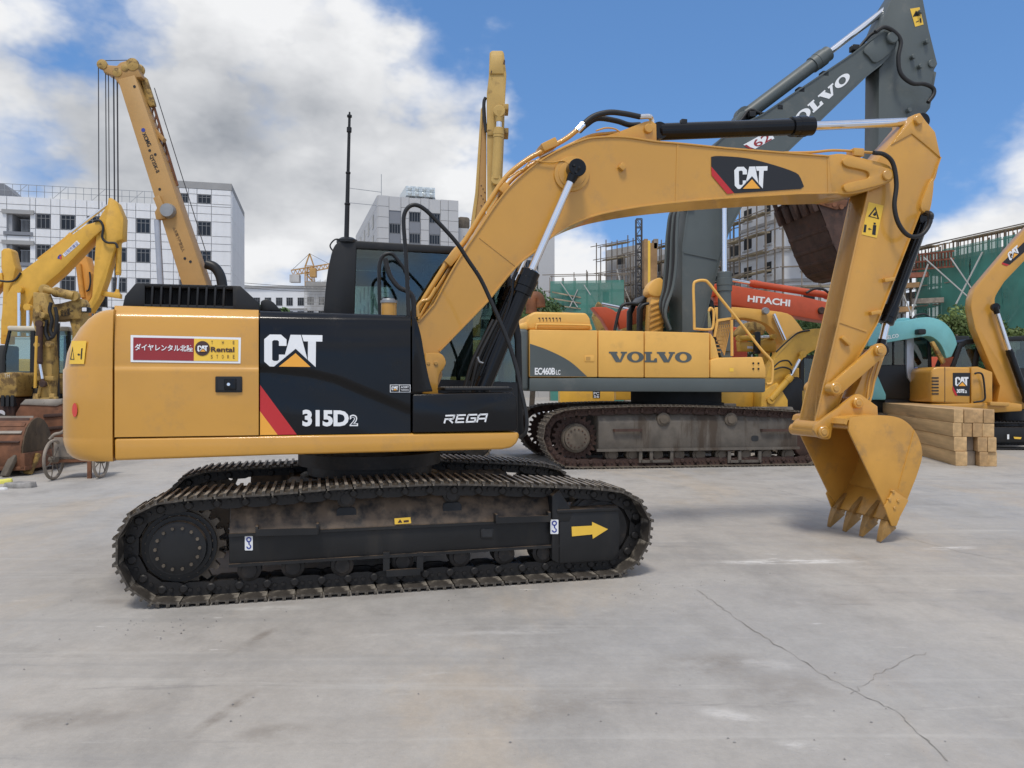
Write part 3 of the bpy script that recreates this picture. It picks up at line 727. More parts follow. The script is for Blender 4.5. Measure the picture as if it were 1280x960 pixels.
main_undercarriage()

YB = -1.22
def lerp(a, b, t): return a + (b - a) * t
def panel(fr, xl, xr, top, bot, g, nx, ny, depth=.05):
    bm = BM(); G = []
    for j in range(ny + 1):
        row = []
        for i in range(nx + 1):
            x = lerp(xl, xr, i / nx); y = lerp(top(x), bot(x), j / ny); row.append(bm.verts.new(fr.surf(x, y, g)))
        G.append(row)
    for j in range(ny):
        for i in range(nx): bm.faces.new((G[j][i], G[j][i + 1], G[j + 1][i + 1], G[j + 1][i]))
    B = [G[0][i] for i in range(nx + 1)] + [G[j][nx] for j in range(1, ny + 1)] + [G[ny][i] for i in range(nx - 1, -1, -1)] + [G[j][0] for j in range(ny - 1, 0, -1)]
    K = [bm.verts.new(v.co + Vector((0, depth, 0))) for v in B]
    for i in range(len(B)): bm.faces.new((B[i], B[(i + 1) % len(B)], K[(i + 1) % len(B)], K[i]))
    bmesh.ops.recalc_face_normals(bm, faces=bm.faces); return bm
Z_SH = U.at(230, 459.5, YB).z; Z_TOP = U.at(230, 384, YB).z
def sstep(t): t = max(0, min(1, t)); return t * t * (3 - 2 * t)
def g_door(p):
    if p is None: return YB
    if p.z < Z_SH - .02: return YB
    t = (p.z - Z_SH) / (Z_TOP - Z_SH)
    return YB + .016 * sstep((p.z - Z_SH + .02) / .03) + .055 * max(0, t) ** 2 + .05 * max(0, t - .86) / .14
CREASE = [(U.at(a, b, YB).x, U.at(a, b, YB).z) for a, b in ((300, 457), (325, 458), (340, 459), (390, 465), (422, 473), (440, 481), (465, 491), (490, 501), (514, 511), (530, 517))]
def crease_z(x):
    for (xa, za), (xb, zb) in zip(CREASE, CREASE[1:]):
        if x <= xb: return lerp(za, zb, (x - xa) / (xb - xa))
    return CREASE[-1][1]
def g_black(p):
    if p is None: return YB
    zc = crease_z(p.x); d = zc - p.z
    y = YB + .030 * sstep((d + .01) / .04) - .012 * sstep((d - .04) / .3)
    t = (p.z - Z_SH) / (Z_TOP - Z_SH)
    if t > .2: y += .045 * ((t - .2) / .8) ** 2
    if t > .86: y += .05 * (t - .86) / .14
    return y
def line(x0, y0, x1, y1): return lambda x: y0 + (y1 - y0) * (x - x0) / (x1 - x0)
def main_body():
    # swing platform with its skirt
    bm = prism(U, [(142.5, 548), (648, 540), (650, 546), (646, 554), (640, 559.5), (628, 561.8), (340, 569), (143, 576)], YB, -YB, .022, 3); add('platform_skirt', bm, 'cat_yellow', EXC, 30, U)
    x0 = U.at(144, 460, YB).x; x1 = U.at(324, 460, YB).x; x2 = U.at(514, 460, YB).x; zt = U.at(230, 386, YB).z; zb = U.at(230, 546, YB).z
    bm = BM(); box(bm, x0, x1, YB + .06, -YB - .02, zb - .02, zt - .05, .03); box(bm, x1, x2 - .02, YB + .09, -.42, zb - .02, zt - .07, .03); add('engine_bay', bm, 'black_satin', EXC, 30, U)
    bm = BM(); box(bm, x0 + .01, x1 - .005, YB + .13, -YB - .05, zt - .06, zt + .004, .03); add('hood_top', bm, 'cat_yellow', EXC, 30, U)
    door = add('engine_door', panel(U, 143.2, 323.2, line(145, 382, 324, 387.5), line(142, 546.5, 323, 544), g_door, 24, 60), 'cat_yellow', EXC, 50, U)
    bp = add('side_panel', panel(U, 325, 513, line(325, 388.5, 513, 394.5), line(325, 544, 513, 541), g_black, 40, 70), 'black_gloss', EXC, 50, U)
    # latch
    bm = prism(U, rrect(269, 470.5, 302.5, 490.5, 1.5), YB - .012, YB + .02, .004); la = add('door_latch', bm, 'black_satin', door, 30, U)
    bm = BM()
    for r_ in ((272.5, 473.5, 280, 487.5), (295.5, 473.5, 299.5, 487.5)): prism(U, rrect(*r_, .8), YB - .014, YB, 0, bm=bm)
    add('latch_recess', bm, 'decal_black', door, 30, U)
    bm = prism(U, rrect(280.5, 473, 295, 487.5, 1), YB - .024, YB, .004); add('latch_paddle', bm, 'black_gloss', door, 30, U)
    bm = boss(U, 285.5, 480.5, YB - .036, YB, .012); add('key_lock', bm, 'chrome', door, 30, U)
    # rental plate
    print_px(U, 'rental_plate', [[(163.3, 418.8), (301.2, 422), (300.6, 454.3), (163.3, 452.5)]], g_door, 'decal_white', door, .004)
    print_px(U, 'plate_red_field', [[(166.6, 421.8), (242.6, 423.2), (242.2, 451), (166.4, 449.9)]], g_door, 'decal_maroon', door, .006)
    print_px(U, 'plate_yellow_field', [[(242.6, 423.2), (298, 424.6), (297.6, 451.6), (242.2, 451)]], g_door, 'decal_yellow', door, .006)
    decal(U, 'plate_lettering', text_poly('ダイヤレンタル北陸', .018), ((168.5, 429.5), (241, 431.5), (241, 439.5), (168.5, 438)), g_door, 'decal_white', door, .008)
    print_px(U, 'plate_roundel', [circle(253, 435.5, 9.3, 24)], g_door, 'decal_brown', door, .008)
    badge(U, ((246.8, 432), (259.6, 432), (259.6, 439.5), (246.8, 439.5)), g_door, door, 'decal_brown', .010, 'decal_brown')
    decal(U, 'plate_lettering', text_poly('Rental', .03), ((263.5, 433.5), (293, 433.8), (293, 440.2), (263.5, 439.9)), g_door, 'decal_brown', door, .008)
    for s, y in (('T', 424.8), ('H', 424.8), ('E', 424.8)): pass
    for k, s in enumerate('THE'): decal(U, 'plate_lettering', text_poly(s), ((264 + 13.5 * k, 426), (266.2 + 13.5 * k, 426), (266.2 + 13.5 * k, 430.3), (264 + 13.5 * k, 430.3)), g_door, 'decal_brown', door, .008)
    for k, s in enumerate('STORE'): decal(U, 'plate_lettering', text_poly(s), ((263.5 + 6.9 * k, 443.5), (265.8 + 6.9 * k, 443.5), (265.8 + 6.9 * k, 448.3), (263.5 + 6.9 * k, 448.3)), g_door, 'decal_brown', door, .008)
    # black panel print
    badge(U, ((330.3, 418), (403, 419), (402.5, 458.8), (330.3, 458)), g_black, bp, 'black_gloss', .005)
    print_px(U, 'red_stripe', [[(325, 481), (371, 543.2), (347, 543.5), (325, 514)]], g_black, 'decal_red', bp, .005)
    print_px(U, 'yellow_stripe', [[(325, 514), (347, 543.5), (325, 543.8)]], g_black, 'decal_orange', bp, .005)
    decal(U, 'model_number', text_poly('315D', .046, 0, .97), ((378, 512), (436, 513), (436, 533), (378, 533)), g_black, 'decal_white', bp, .005)
    decal(U, 'model_number', text_poly('2', .05), ((437, 518.2), (447.5, 518.4), (447.5, 532.6), (437, 532.6)), g_black, 'decal_white', bp, .005)
    decal(U, 'model_number_core', text_poly('2', -.012), ((438.6, 519.8), (445.9, 520), (445.9, 531), (438.6, 531)), g_black, 'decal_black', bp, .007)
    print_px(U, 'engine_label', [[(487.5, 480.8), (513, 480.8), (513, 490.5), (487.5, 490.5)]], g_black, 'decal_white', bp, .004)
    print_px(U, 'engine_label_field', [[(488.3, 481.5), (498.8, 481.5), (498.8, 489.8), (488.3, 489.8)], [(499.6, 481.5), (512.3, 481.5), (512.3, 489.8), (499.6, 489.8)]], g_black, 'decal_black', bp, .006)
    badge(U, (489.5, 483, 497.6, 487.8), g_black, bp, 'decal_black', .008)
    for yy, s in ((482.8, 'ACERT'), (486.3, 'Technology')): decal(U, 'engine_label_text', text_poly(s, .02), (501, yy, 511, yy + 2.4), g_black, 'decal_white', bp, .008)
    # front end of the panel, tool box, step plate
    bm = prism(U, curve_px([(515, 395.5), (520, 398), (526, 418), (531, 447), (536, 472), (541, 489.5)], 4) + [(515, 490.5)], YB + .02, -.55, .012, 2); add('front_fairing', bm, 'black_gloss', EXC, 40, U)
    bm = prism(U, [(515.8, 493), (640, 490.5), (645.5, 497), (647, 508), (647, 536), (644, 538.6), (515.8, 541)], YB - .005, -.52, .028, 4); tb = add('tool_box', bm, 'black_gloss', EXC, 40, U)
    a = U.at(556, 489, -1.1); b = U.at(640, 488, -1.1); bm = BM(); box(bm, a.x, b.x, -1.12, -.62, a.z + .005, a.z + .03, .006); sp = add('step_plate', bm, 'black_satin', tb, 30, U)
    bm = BM()
    for i in range(14):
        for j in range(5):
            x = lerp(a.x + .03, b.x - .03, i / 13); y = lerp(-1.08, -.68, j / 4); lathe(bm, (x, y, a.z + .03), (x, y, a.z + .037), [(0, .013), (1, .009)], 6)
    stuff(add('tread_stud', bm, 'black_satin', tb, 30, U))
    # the word on the box, drawn as slanted strokes
    def stroke(P, w):
        out = []
        for (ax, ay), (bx, by) in zip(P, P[1:]):
            dx, dy = bx - ax, by - ay; l = math.hypot(dx, dy); nx, ny = -dy / l * w / 2, dx / l * w / 2; ex, ey = dx / l * w / 2, dy / l * w / 2
            out.append([(ax - ex + nx, ay - ey + ny), (bx + ex + nx, by + ey + ny), (bx + ex - nx, by + ey - ny), (ax - ex - nx, ay - ey - ny)])
        return out
    L4 = [[(0, 10), (0, 5), (9, 5), (10, 3), (10, 0), (0, 0)], [(4, 5), (9.5, 10)], [(23, 0), (14, 0), (14, 10), (23, 10)], [(14, 5), (22, 5)], [(37, 0), (28, 0), (27, 1.5), (27, 10), (37, 10), (37, 5), (32, 5)], [(40, 10), (40, 2), (42, 0), (50, 0), (50, 10)], [(40, 6), (50, 6)]]
    pl = []
    for P in L4: pl += stroke([(555.5 + x * 1.02 - (y - 5) * .22 + 1.2, 519.6 + y * .87 - x * .035) for x, y in P], 2.0)
    V = []; Fc = []
    for k, q in enumerate(pl): Fc.append(tuple(range(len(V), len(V) + 4))); V += q
    xs = [v[0] for v in V]; yv = [v[1] for v in V]
    decal(U, 'box_lettering', (V, Fc), (min(xs), min(yv), max(xs), max(yv)), YB - .005, 'decal_white', tb, .004)
    # counterweight: lofted, rounded in plan and at the top
    xa = U.at(140.5, 500, YB).x; ry = .55
    def plan(rx, inset, zrow):
        P = []
        for k in range(15):
            a = R(90 * k / 14); ce = math.cos(a) ** .75 if k < 14 else 0; se = math.sin(a) ** .75
            w = .12 + .88 * math.sin(a); i_ = inset * w
            P.append((xa - (rx) * se + i_ * math.sin(a), YB + ry - (ry) * ce + i_ * math.cos(a) * (1 if k else .6)))
        Q = [(x, -y) for x, y in reversed(P)]
        return P + Q
    lo, hi = .2, 1.2
    for _ in range(30):
        m_ = (lo + hi) / 2
        mn = min(U.px((x, y, 1.4))[0] for x, y in plan(m_, 0, 0))
        if mn < 78.5: hi = m_
        else: lo = m_
    rx = (lo + hi) / 2; bm = BM(); rows = []
    prof = [(577, .12), (574, .07), (568, .03), (558, .008), (550.5, 0), (548.5, .004), (546.5, 0), (500, 0), (462, 0), (459.5, .012), (456, .016), (440, .03), (424, .065), (408, .13), (397, .21), (390.5, .30), (387.5, .40), (386, .52)]
    for py, ins in prof:
        z = U.at(142, py, YB).z; rows.append([bm.verts.new((x, y, z)) for x, y in plan(rx, ins, z)])
    n = len(rows[0])
    for j in range(len(rows) - 1):
        for k in range(n): bm.faces.new((rows[j][k], rows[j][(k + 1) % n], rows[j + 1][(k + 1) % n], rows[j + 1][k]))
    bm.faces.new(rows[0][::-1]); bm.faces.new(rows[-1]); fix(bm); cw = add('counterweight', bm, 'cat_yellow', EXC, 40, U)
    # marker and warning plate follow the rounded corner
    def g_cw(p):
        if p is None: return YB
        x = p.x; t = max(0, min(.995, (xa - x) / rx)); se = t ** (1 / .75); ce = math.sqrt(max(0, 1 - se * se))
        z = p.z; ins = 0
        for (pa, ia), (pb, ib) in zip(prof, prof[1:]):
            za = U.at(142, pa, YB).z; zb_ = U.at(142, pb, YB).z
            if za <= z <= zb_: ins = lerp(ia, ib, (z - za) / (zb_ - za))
        a = math.asin(se); w = .12 + .88 * se
        return YB + ry - ry * ce ** .75 + ins * w * ce
    def grid_poly(x0, y0, x1, y1, n=8, sk=0):
        V = []; Fc = []
        for j in range(n + 1):
            for i in range(n + 1): V.append((lerp(x0, x1, i / n) - sk * j / n, lerp(y0, y1, j / n)))
        for j in range(n):
            for i in range(n): q = j * (n + 1) + i; Fc.append((q, q + 1, q + n + 2, q + n + 1))
        return V, Fc
    vf = grid_poly(89.5, 427, 108, 455, 8, 3); xs = [v[0] for v in vf[0]]
    decal(U, 'swing_warning_plate', vf, (min(xs), 426, max(xs), 455), g_cw, 'decal_yellow', cw, .008)
    print_px(U, 'warning_mark', [[(87.5, 449.5), (90.6, 433), (92.8, 449.5), (92, 449.5), (90.6, 437), (88.6, 448.6), (92, 448.6), (92, 449.5)], [(101.5, 435.5), (103.2, 435), (102, 449), (100.5, 449)], [(96.5, 443), (98.5, 441.5), (98.5, 444.8)], [(98.5, 442.7), (100.2, 442.7), (100.2, 443.8), (98.5, 443.8)]], g_cw, 'decal_black', cw, .011)
    def disc(cx_, cy_, rx_, ry_):
        V = [(cx_, cy_)] + [(cx_ + rx_ * math.cos(2 * math.pi * k / 18), cy_ + ry_ * math.sin(2 * math.pi * k / 18)) for k in range(18)]
        return V, [(0, k + 1, (k + 1) % 18 + 1) for k in range(18)]
    decal(U, 'red_reflector', disc(93.3, 512.5, 3.3, 8.7), (90, 503.8, 96.6, 521.2), g_cw, 'reflector_red', cw, .009)
    # grille on the hood
    yg = -.98; gr = BM()
    prism(U, [(152.5, 386), (156, 370), (169.5, 354), (181, 354.3), (181, 386)], yg, yg + .03, .004, bm=gr)
    prism(U, [(291, 357.2), (300.5, 357.5), (322.5, 377.5), (325.5, 391), (291, 391)], yg, yg + .03, .004, bm=gr)
    prism(U, [(180, 354.3), (292, 357.2), (292, 360), (180, 357.5)], yg, yg + .03, .003, bm=gr)
    prism(U, [(180, 380), (292, 382.5), (292, 391), (180, 388)], yg, yg + .03, .003, bm=gr)
    for X in (523, 568, 614, 660, 705.5, 750, 794, 838, 881):
        x = 60 + X / 4 + .2; prism(U, [(x - 1.6, 356), (x + 1.2, 356), (x - .2, 384), (x - 3.0, 384)], yg, yg + .05, .003, bm=gr)
    gl = add('hood_grille', gr, 'black_satin', EXC, 30, U)
    bm = prism(U, [(154, 386), (157.5, 371), (171, 355.2), (300, 358.6), (321, 378), (324.5, 391)], yg + .12, .55, .02); add('grille_box', bm, 'interior_dark', gl, 30, U)
    bm = BM(); p = U.at(170, 355, yg); q = U.at(300, 358, yg); box(bm, p.x, q.x, yg + .01, .55, p.z - .02, p.z, .005); add('grille_top', bm, 'black_satin', gl, 30, U)
    bm = prism(U, [(325, 389), (326, 376), (334, 373), (342, 378), (352, 389)], -.9, -.5, .01); add('intake_cover', bm, 'black_satin', EXC, 30, U)
    # oil filler
    p = U.at(486, 392, -.85); bm = BM(); cyl(bm, (p.x, -.85, p.z - .08), (p.x, -.85, p.z + .085), .062, 24); fc = add('oil_filler', bm, 'cat_yellow', EXC, 30, U)
    bm = BM(); lathe(bm, (p.x, -.85, p.z + .085), (p.x, -.85, p.z + .12), [(0, .068), (.6, .068), (.62, .055), (1, .05)], 16); add('filler_cap', bm, 'grey_metal', fc, 30, U)
    # rails and hoses by the cab
    hose(U, EXC, [(511, 398), (509, 352), (507, 315), (504.5, 280), (506, 266), (512, 258), (520, 256.3), (530, 261), (545, 275), (570, 302.5), (585, 325), (600, 347.5), (612, 372.5), (625, 402), (637, 432), (646, 462), (651, 487), (656.5, 512), (658.5, 528), (656.5, 541), (650, 547)], [-1.12] * 13 + [-1.14, -1.16, -1.19, -1.22, -1.24, -1.25, -1.24, -1.2], .0165, 'black_satin', 'handrail', 6, 10)
    hose(U, EXC, [(475, 395), (474, 355), (474.5, 330), (480, 319), (490, 317.5), (497, 325), (505, 336), (511, 350)], -.5, .016, 'black_satin', 'handrail')
    hose(U, EXC, [(481.5, 323), (485, 338), (490, 349), (499, 359.5), (510, 364.5), (516.5, 374), (517.5, 399)], -.95, .02, 'black_rubber', 'hose')
main_body()

def main_cab():
    yn, yf = .27, 1.20
    Z = lambda px, py: U.at(px, py, yn)
    # shell: rear post, roof, belt; side windows each side; front glass
    bm = BM()
    for y0, y1 in ((yn, yn + .05), (yf - .05, yf)):
        def pr(pix, b=.012):
            pts = [(Z(a, c).x, Z(a, c).z) for a, c in pix]; b2 = BM(); prism_xz(b2, pts, y0, y1); fix(b2, b); merge(bm, b2)
        pr(curve_px([(403.5, 400), (408, 350), (414, 318), (419, 306), (426, 300)], 3) + [(446, 300), (446, 309), (443, 400)])
        pr([(443.5, 300.5), (625, 311), (630, 316), (627, 321), (443.5, 310.8)])
        pr([(627, 314), (634, 318), (652, 420), (655, 545), (647, 545), (644, 425)])
        pr([(403, 392), (442, 392), (442, 545), (400, 545)])
        pr([(442, 470), (650, 478), (650, 545), (442, 545)])
    fix(bm); cab = add('cab', bm, 'black_satin', EXC, 30, U)
    a = Z(419, 304); b = Z(628, 314); bm = BM(); prism_xz(bm, [(Z(x, y).x, Z(x, y).z) for x, y in ((414, 318), (419, 306), (427, 299.5), (620, 309.5), (632, 316), (629, 321), (446, 311), (425, 312))], yn + .02, yf - .02); fix(bm, .02, 3); add('cab_roof', bm, 'black_satin', cab, 30, U)
    bm = BM(); prism_xz(bm, [(Z(x, y).x, Z(x, y).z) for x, y in ((404, 395), (413, 330), (424, 330), (418, 395))], yn + .02, yf - .02); fix(bm, .01); add('cab_rear_wall', bm, 'black_satin', cab, 30, U)
    for y in (yn + .02, yf - .03):
        bm = BM(); prism_xz(bm, [(Z(x, c).x, Z(x, c).z) for x, c in ((443, 310), (627, 320), (645, 425), (648, 480), (442, 472))], y, y + .006); add('side_window', bm, 'cab_glass', cab, 0, U)
    p0, p1, p2 = Z(630, 318), Z(648, 425), Z(651, 540); bm = BM()
    for q, r_ in ((p0, p1), (p1, p2)):
        v = [bm.verts.new(c) for c in ((q.x, yn + .05, q.z), (r_.x, yn + .05, r_.z), (r_.x, yf - .05, r_.z), (q.x, yf - .05, q.z))]; bm.faces.new(v)
    add('windscreen', bm, 'cab_glass', cab, 0, U)
    bm = BM(); c = Z(520, 470); box(bm, c.x - .25, c.x + .25, .5, 1.0, c.z - .3, c.z + .02, .05); box(bm, c.x - .33, c.x - .18, .5, 1.0, c.z, c.z + .62, .05); box(bm, c.x - .33, c.x - .2, .62, .88, c.z + .6, c.z + .8, .04); add('seat', bm, 'seat_cloth', cab, 30, U)
    bm = BM(); q = Z(446, 312); q2 = Z(612, 336); box(bm, q.x, q2.x, .62, .66, q2.z, q.z - .02, .01); q = Z(497, 320); q2 = Z(512, 470); box(bm, q.x, q2.x, yf - .09, yf - .05, q2.z, q.z, .01); q = Z(446, 322); q2 = Z(498, 345); box(bm, q.x, q2.x, yf - .09, yf - .06, q2.z, q.z, .01); q = Z(511, 322); q2 = Z(640, 470); box(bm, q.x, q2.x - .25, yf - .1, yf - .06, q2.z, q.z, .01); add('cab_lining', bm, 'seat_cloth', cab, 30, U)
    bm = BM(); c = Z(545, 430); box(bm, c.x - .16, c.x + .02, .48, .98, c.z - .3, c.z + .34, .07); box(bm, c.x - .13, c.x - .0, .6, .86, c.z + .33, c.z + .52, .05); add('seat_back', bm, 'seat_cloth', cab, 30, U)
    bm = BM(); q = Z(575, 400); box(bm, q.x - .1, q.x + .1, .34, .44, q.z - .1, q.z + .12, .02); bar(bm, (q.x, .38, q.z - .1), (q.x, .38, q.z - .9), .04); q = Z(560, 325); box(bm, q.x - .2, q.x + .15, .35, .75, q.z - .12, q.z - .02, .02); fix(bm); add('monitor', bm, 'black_satin', cab, 30, U)
    bm = BM()
    for y in (.42, 1.05): q = Z(548, 440); cyl(bm, (q.x, y, q.z - .3), (q.x + .03, y, q.z + .05), .02, 8); lathe(bm, (q.x + .03, y, q.z + .03), (q.x + .04, y, q.z + .13), [(0, .02), (.5, .035), (1, .02)], 10)
    add('joystick', bm, 'black_rubber', cab, 30, U)
    bm = BM(); c = Z(520, 540); box(bm, Z(405, 540).x, Z(648, 540).x, yn + .01, yf - .01, c.z - .04, c.z + .06, .01); add('cab_floor', bm, 'black_satin', cab, 30, U)
    # aerial on the rear roof corner
    p = U.at(433, 302, .34); t = U.at(437, 140, .34); bm = BM(); L = (t - p).length
    lathe(bm, p, t, [(0, .055), (.025, .055), (.03, .024), (.28, .023), (.285, .028), (.295, .028), (.3, .02), (.52, .019), (.525, .024), (.535, .024), (.54, .016), (.84, .015), (.845, .024), (.88, .024), (.885, .013), (.955, .013), (.96, .024), (.975, .024), (.98, .01), (1, .008)], 12)
    an = add('aerial', bm, 'black_satin', EXC, 30, U)
    hose(U, an, [(429, 301), (420, 299), (414, 304), (413, 309), (419, 317), (426, 326)], .28, .007, 'black_rubber', 'aerial_wire')
    bm = BM(); q = U.at(434, 300, .34); lathe(bm, (q.x, .34, q.z - .03), (q.x, .34, q.z + .02), [(0, .1), (.5, .1), (1, .06)], 16); add('aerial_base', bm, 'black_satin', an, 30, U)
main_cab()

HB = .235        # half width of the boom
def main_boom():
    up = [(522, 402), (542, 379), (570, 328), (598, 286), (621, 252), (641, 228), (669, 204), (697, 187), (725, 175), (745, 170.5), (781, 170), (820, 175.5), (850, 178), (909, 184), (1037, 194)]
    dn = [(1048, 242), (998, 243), (909, 248.5), (860, 252.5), (809, 258), (767, 265), (739, 272), (714, 282), (694, 294), (671, 314), (646, 334.5), (612, 376), (550, 440)]
    upc = [up[0]] + curve_px(up[1:-1], 4) + [up[-1]]; dnc = [dn[0]] + curve_px(dn[1:-1], 4) + [dn[-1]]
    web = upc + dnc + [(553, 470), (545, 488), (534, 484), (528, 440)]
    bm = prism(U, web, -HB + .014, HB - .014, 0); boom = add('boom', bm, 'cat_yellow', EXC, 40, U)
    bm = strip(U, upc, -HB, HB, -.016); strip(U, dnc, -HB, HB, -.018, bm=bm); fix(bm, .003, 1); add('boom_flange', bm, 'cat_yellow', boom, 40, U)
    # cross seams
    bm = BM()
    for a, b in (((600, 296), (646, 332)), ((848, 178), (846, 253)), ((1036, 194), (1037, 241))):
        p = U.at(*a, -HB); q = U.at(*b, -HB); bar(bm, (p.x, -HB + .014, p.z), (q.x, -HB + .014, q.z), .010, .022)
    fix(bm); add('weld_seam', bm, 'cat_yellow', boom, 30, U)
    # nose with its cheek plates
    nose = curve_px([(1036, 193.5), (1054, 192), (1087, 199.5), (1108, 205), (1116, 212), (1117.5, 222), (1108, 230), (1083, 239), (1060, 243), (1040, 242)], 3)
    bm = prism(U, nose, -HB + .01, HB - .01, .01); add('boom_nose', bm, 'cat_yellow', boom, 40, U)
    ck = curve_px([(1056, 198), (1066, 196.5), (1100, 207.5), (1115, 212), (1117.5, 221), (1107, 229), (1066, 239.5), (1057, 238), (1055, 232), (1062, 228), (1084, 223), (1087, 218), (1082, 213), (1060, 208), (1054, 203)], 3, True)
    bm = prism(U, ck, -HB - .018, -HB + .02, .006); add('cheek_plate', bm, 'cat_yellow', boom, 40, U)
    bm = boss(U, 1110.5, 218.5, -HB - .045, HB + .03, .055); add('boom_pin', bm, 'cat_yellow', boom, 30, U)
    bm = prism(U, circle(715, 217, 22, 36), -HB - .006, HB + .006, .004); prism(U, circle(715.5, 217, 17, 36), -HB - .014, HB + .014, .006, bm=bm); add('ram_boss', bm, 'cat_yellow', boom, 30, U)
    bm = BM(); p = U.at(777.5, 209, -HB); box(bm, p.x - .03, p.x + .03, -HB - .03, -HB + .02, p.z - .03, p.z + .03, .004); rotate_y(bm, p, 38); add('lug', bm, 'cat_yellow', boom, 30, U)
    # maker's badge
    bd = print_px(U, 'boom_badge', [curve_px([(889, 196), (900, 195), (935, 198), (970, 207), (995, 216), (1001, 223)], 3) + [(1005, 233), (1001, 236), (918, 241.5)] + [(889, 209)]], -HB + .014, 'decal_black', boom, .006)
    print_px(U, 'badge_stripe', [[(889, 208), (917.5, 241.5), (909, 242.3), (889.5, 219)]], -HB + .014, 'decal_red', boom, .008)
    badge(U, ((917.7, 208.7), (959.5, 207.7), (957.8, 235.4), (918.6, 236.2)), -HB + .014, boom, 'decal_black', .008)
    # foot brackets
    for y0, y1 in ((-.36, -.27), (.27, .36)):
        bm = prism(U, curve_px([(531, 442), (540, 441), (552, 442.5), (557.5, 452), (555, 460), (549.5, 468), (547.5, 480)], 3) + [(548, 500), (528, 500), (530, 470)], y0, y1, .008)
        fb = add('boom_bracket', bm, 'cat_yellow', EXC, 40, U)
        if y0 < 0:
            bm = boss(U, 545, 454, y0 - .012, y1, .018); boss(U, 535.5, 454, y0 - .006, y1, .016, bm); add('bracket_bolt', bm, 'cat_yellow_dull', fb, 30, U)
    bm = BM(); p = U.at(543, 470, -.3); q = U.at(543, 560, -.3); box(bm, p.x - .25, p.x + .7, -.36, .27, q.z, p.z - .32, .02); add('boom_foot_frame', bm, 'cat_yellow_dull', EXC, 30, U)
    # boom rams
    for y in (-.36, .36):
        pb = U.at(592, 512, -.36); pm = U.at(664, 338, -.36); pt = U.at(720, 211, -.36)
        ram(U, EXC, (pb.x, y, pb.z), (pm.x, y, pm.z), (pt.x, y, pt.z), .076, .036, 'black_gloss', 1.30, .24, None, .083, 'boom_ram', .055)
    bm = BM(); c = U.at(720, 211, -.42)
    for dx, dz in ((-.02, .03), (.028, .016), (.0, -.03)): lathe(bm, (c.x + dx, -.43, c.z + dz), (c.x + dx, -.40, c.z + dz), [(0, .012), (1, .012)], 6)
    add('pin_bolts', bm, 'black_satin', boom, 30, U)
    hose(U, EXC, [(646, 340), (641, 352), (640, 368), (630, 400), (612, 440), (600, 470)], -.40, .014, 'black_gloss', 'ram_pipe')
    hose(U, EXC, [(625, 395), (612, 420), (598, 450), (588, 490)], -.28, .02, 'black_rubber', 'hose')
    hose(U, EXC, [(617, 400), (604, 425), (590, 455), (580, 490)], -.22, .02, 'black_rubber', 'hose')
    hose(U, EXC, [(597, 446), (599, 452), (604, 454)], -.42, .01, 'grey_metal', 'clip')
    # arm ram on top
    y = 0
    a = U.at(812, 154, 0); pb = U.at(822, 165, 0); pm = U.at(1016, 157.5, 0); pt = U.at(1150, 152, 0)
    ram(U, EXC, pb, pm, pt, .083, .047, 'black_gloss', 1.28, .26, .085, .08, 'arm_ram', .06)
    for y0 in (-.14, .10):
        bm = prism(U, [(752, 171), (770, 166), (806, 152), (814, 150.5), (820.5, 155), (821, 177), (790, 180)], y0, y0 + .04, .005); add('ram_bracket', bm, 'cat_yellow', boom, 40, U)
    bm = boss(U, 811.5, 160, -.17, .15, .045); add('bracket_pin', bm, 'cat_yellow', boom, 30, U)
    bm = BM(); q = U.at(857, 150, -.08); box(bm, q.x - .03, q.x + .03, -.06, .0, q.z - .05, q.z + .02, .006); add('ram_clip', bm, 'black_satin', boom, 30, U)
    # pipes and hoses along the top
    pp = [(520, 392), (531, 372), (548, 345), (567, 316), (581, 301), (604, 264), (626, 230), (640, 214), (663, 197), (685, 186), (708, 173), (722, 162)]
    hose(U, boom, pp, -.15, .024, 'cat_yellow', 'steel_pipe', 5, 10)
    hose(U, boom, [(x + 4, y + 7) for x, y in pp[:-2]] + [(735, 171), (760, 167), (772, 166)], -.06, .018, 'cat_yellow', 'steel_pipe', 5, 10)
    hose(U, boom, [(523, 396), (522, 385), (527, 377), (536, 374), (545, 360)], -.24, .018, 'cat_yellow', 'steel_pipe', 5, 10)
    hose(U, boom, [(745, 163.5), (757, 160), (768, 161), (775, 165)], -.18, .008, 'cat_yellow', 'grease_pipe')
    hose(U, boom, [(660, 203), (668, 201), (690, 203), (704, 201), (712, 207)], -HB - .01, .006, 'cat_yellow', 'grease_pipe')
    hose(U, boom, [(636, 222), (648, 214), (655, 211), (662, 202)], -HB - .005, .007, 'cat_yellow', 'grease_pipe')
    for px, py, w in ((567, 320, .10), (686, 181, .08), (630, 236, .05)):
        bm = BM(); p = U.at(px, py, -.16); box(bm, p.x - w, p.x + w, -.20, .02, p.z - .045, p.z + .035, .008); rotate_y(bm, p, -50 if px < 650 else -28); add('pipe_clamp', bm, 'cat_yellow', boom, 30, U)
    hose(U, EXC, [(722, 162), (728, 156.5), (742, 145.5), (761, 140.5), (780, 142), (800, 146)], -.15, .027, 'black_rubber', 'hose')
    hose(U, EXC, [(724, 164), (733, 156), (747, 148), (770, 151), (786, 156), (800, 156)], -.05, .027, 'black_rubber', 'hose')
    bm = BM(); tube(bm, [U.at(799, 146, -.15), U.at(810, 145.5, -.15), U.at(814, 148, -.12), U.at(815, 154, -.1)], .026, 8); tube(bm, [U.at(721, 163.5, -.15), U.at(729, 155.5, -.15)], .034, 8, 1); fix(bm); add('hose_fitting', bm, 'chrome', boom, 40, U)
    hose(U, boom, [(980, 191), (1013, 190.5), (1040, 188), (1066, 189), (1092, 191)], -.19, .014, 'cat_yellow', 'steel_pipe')
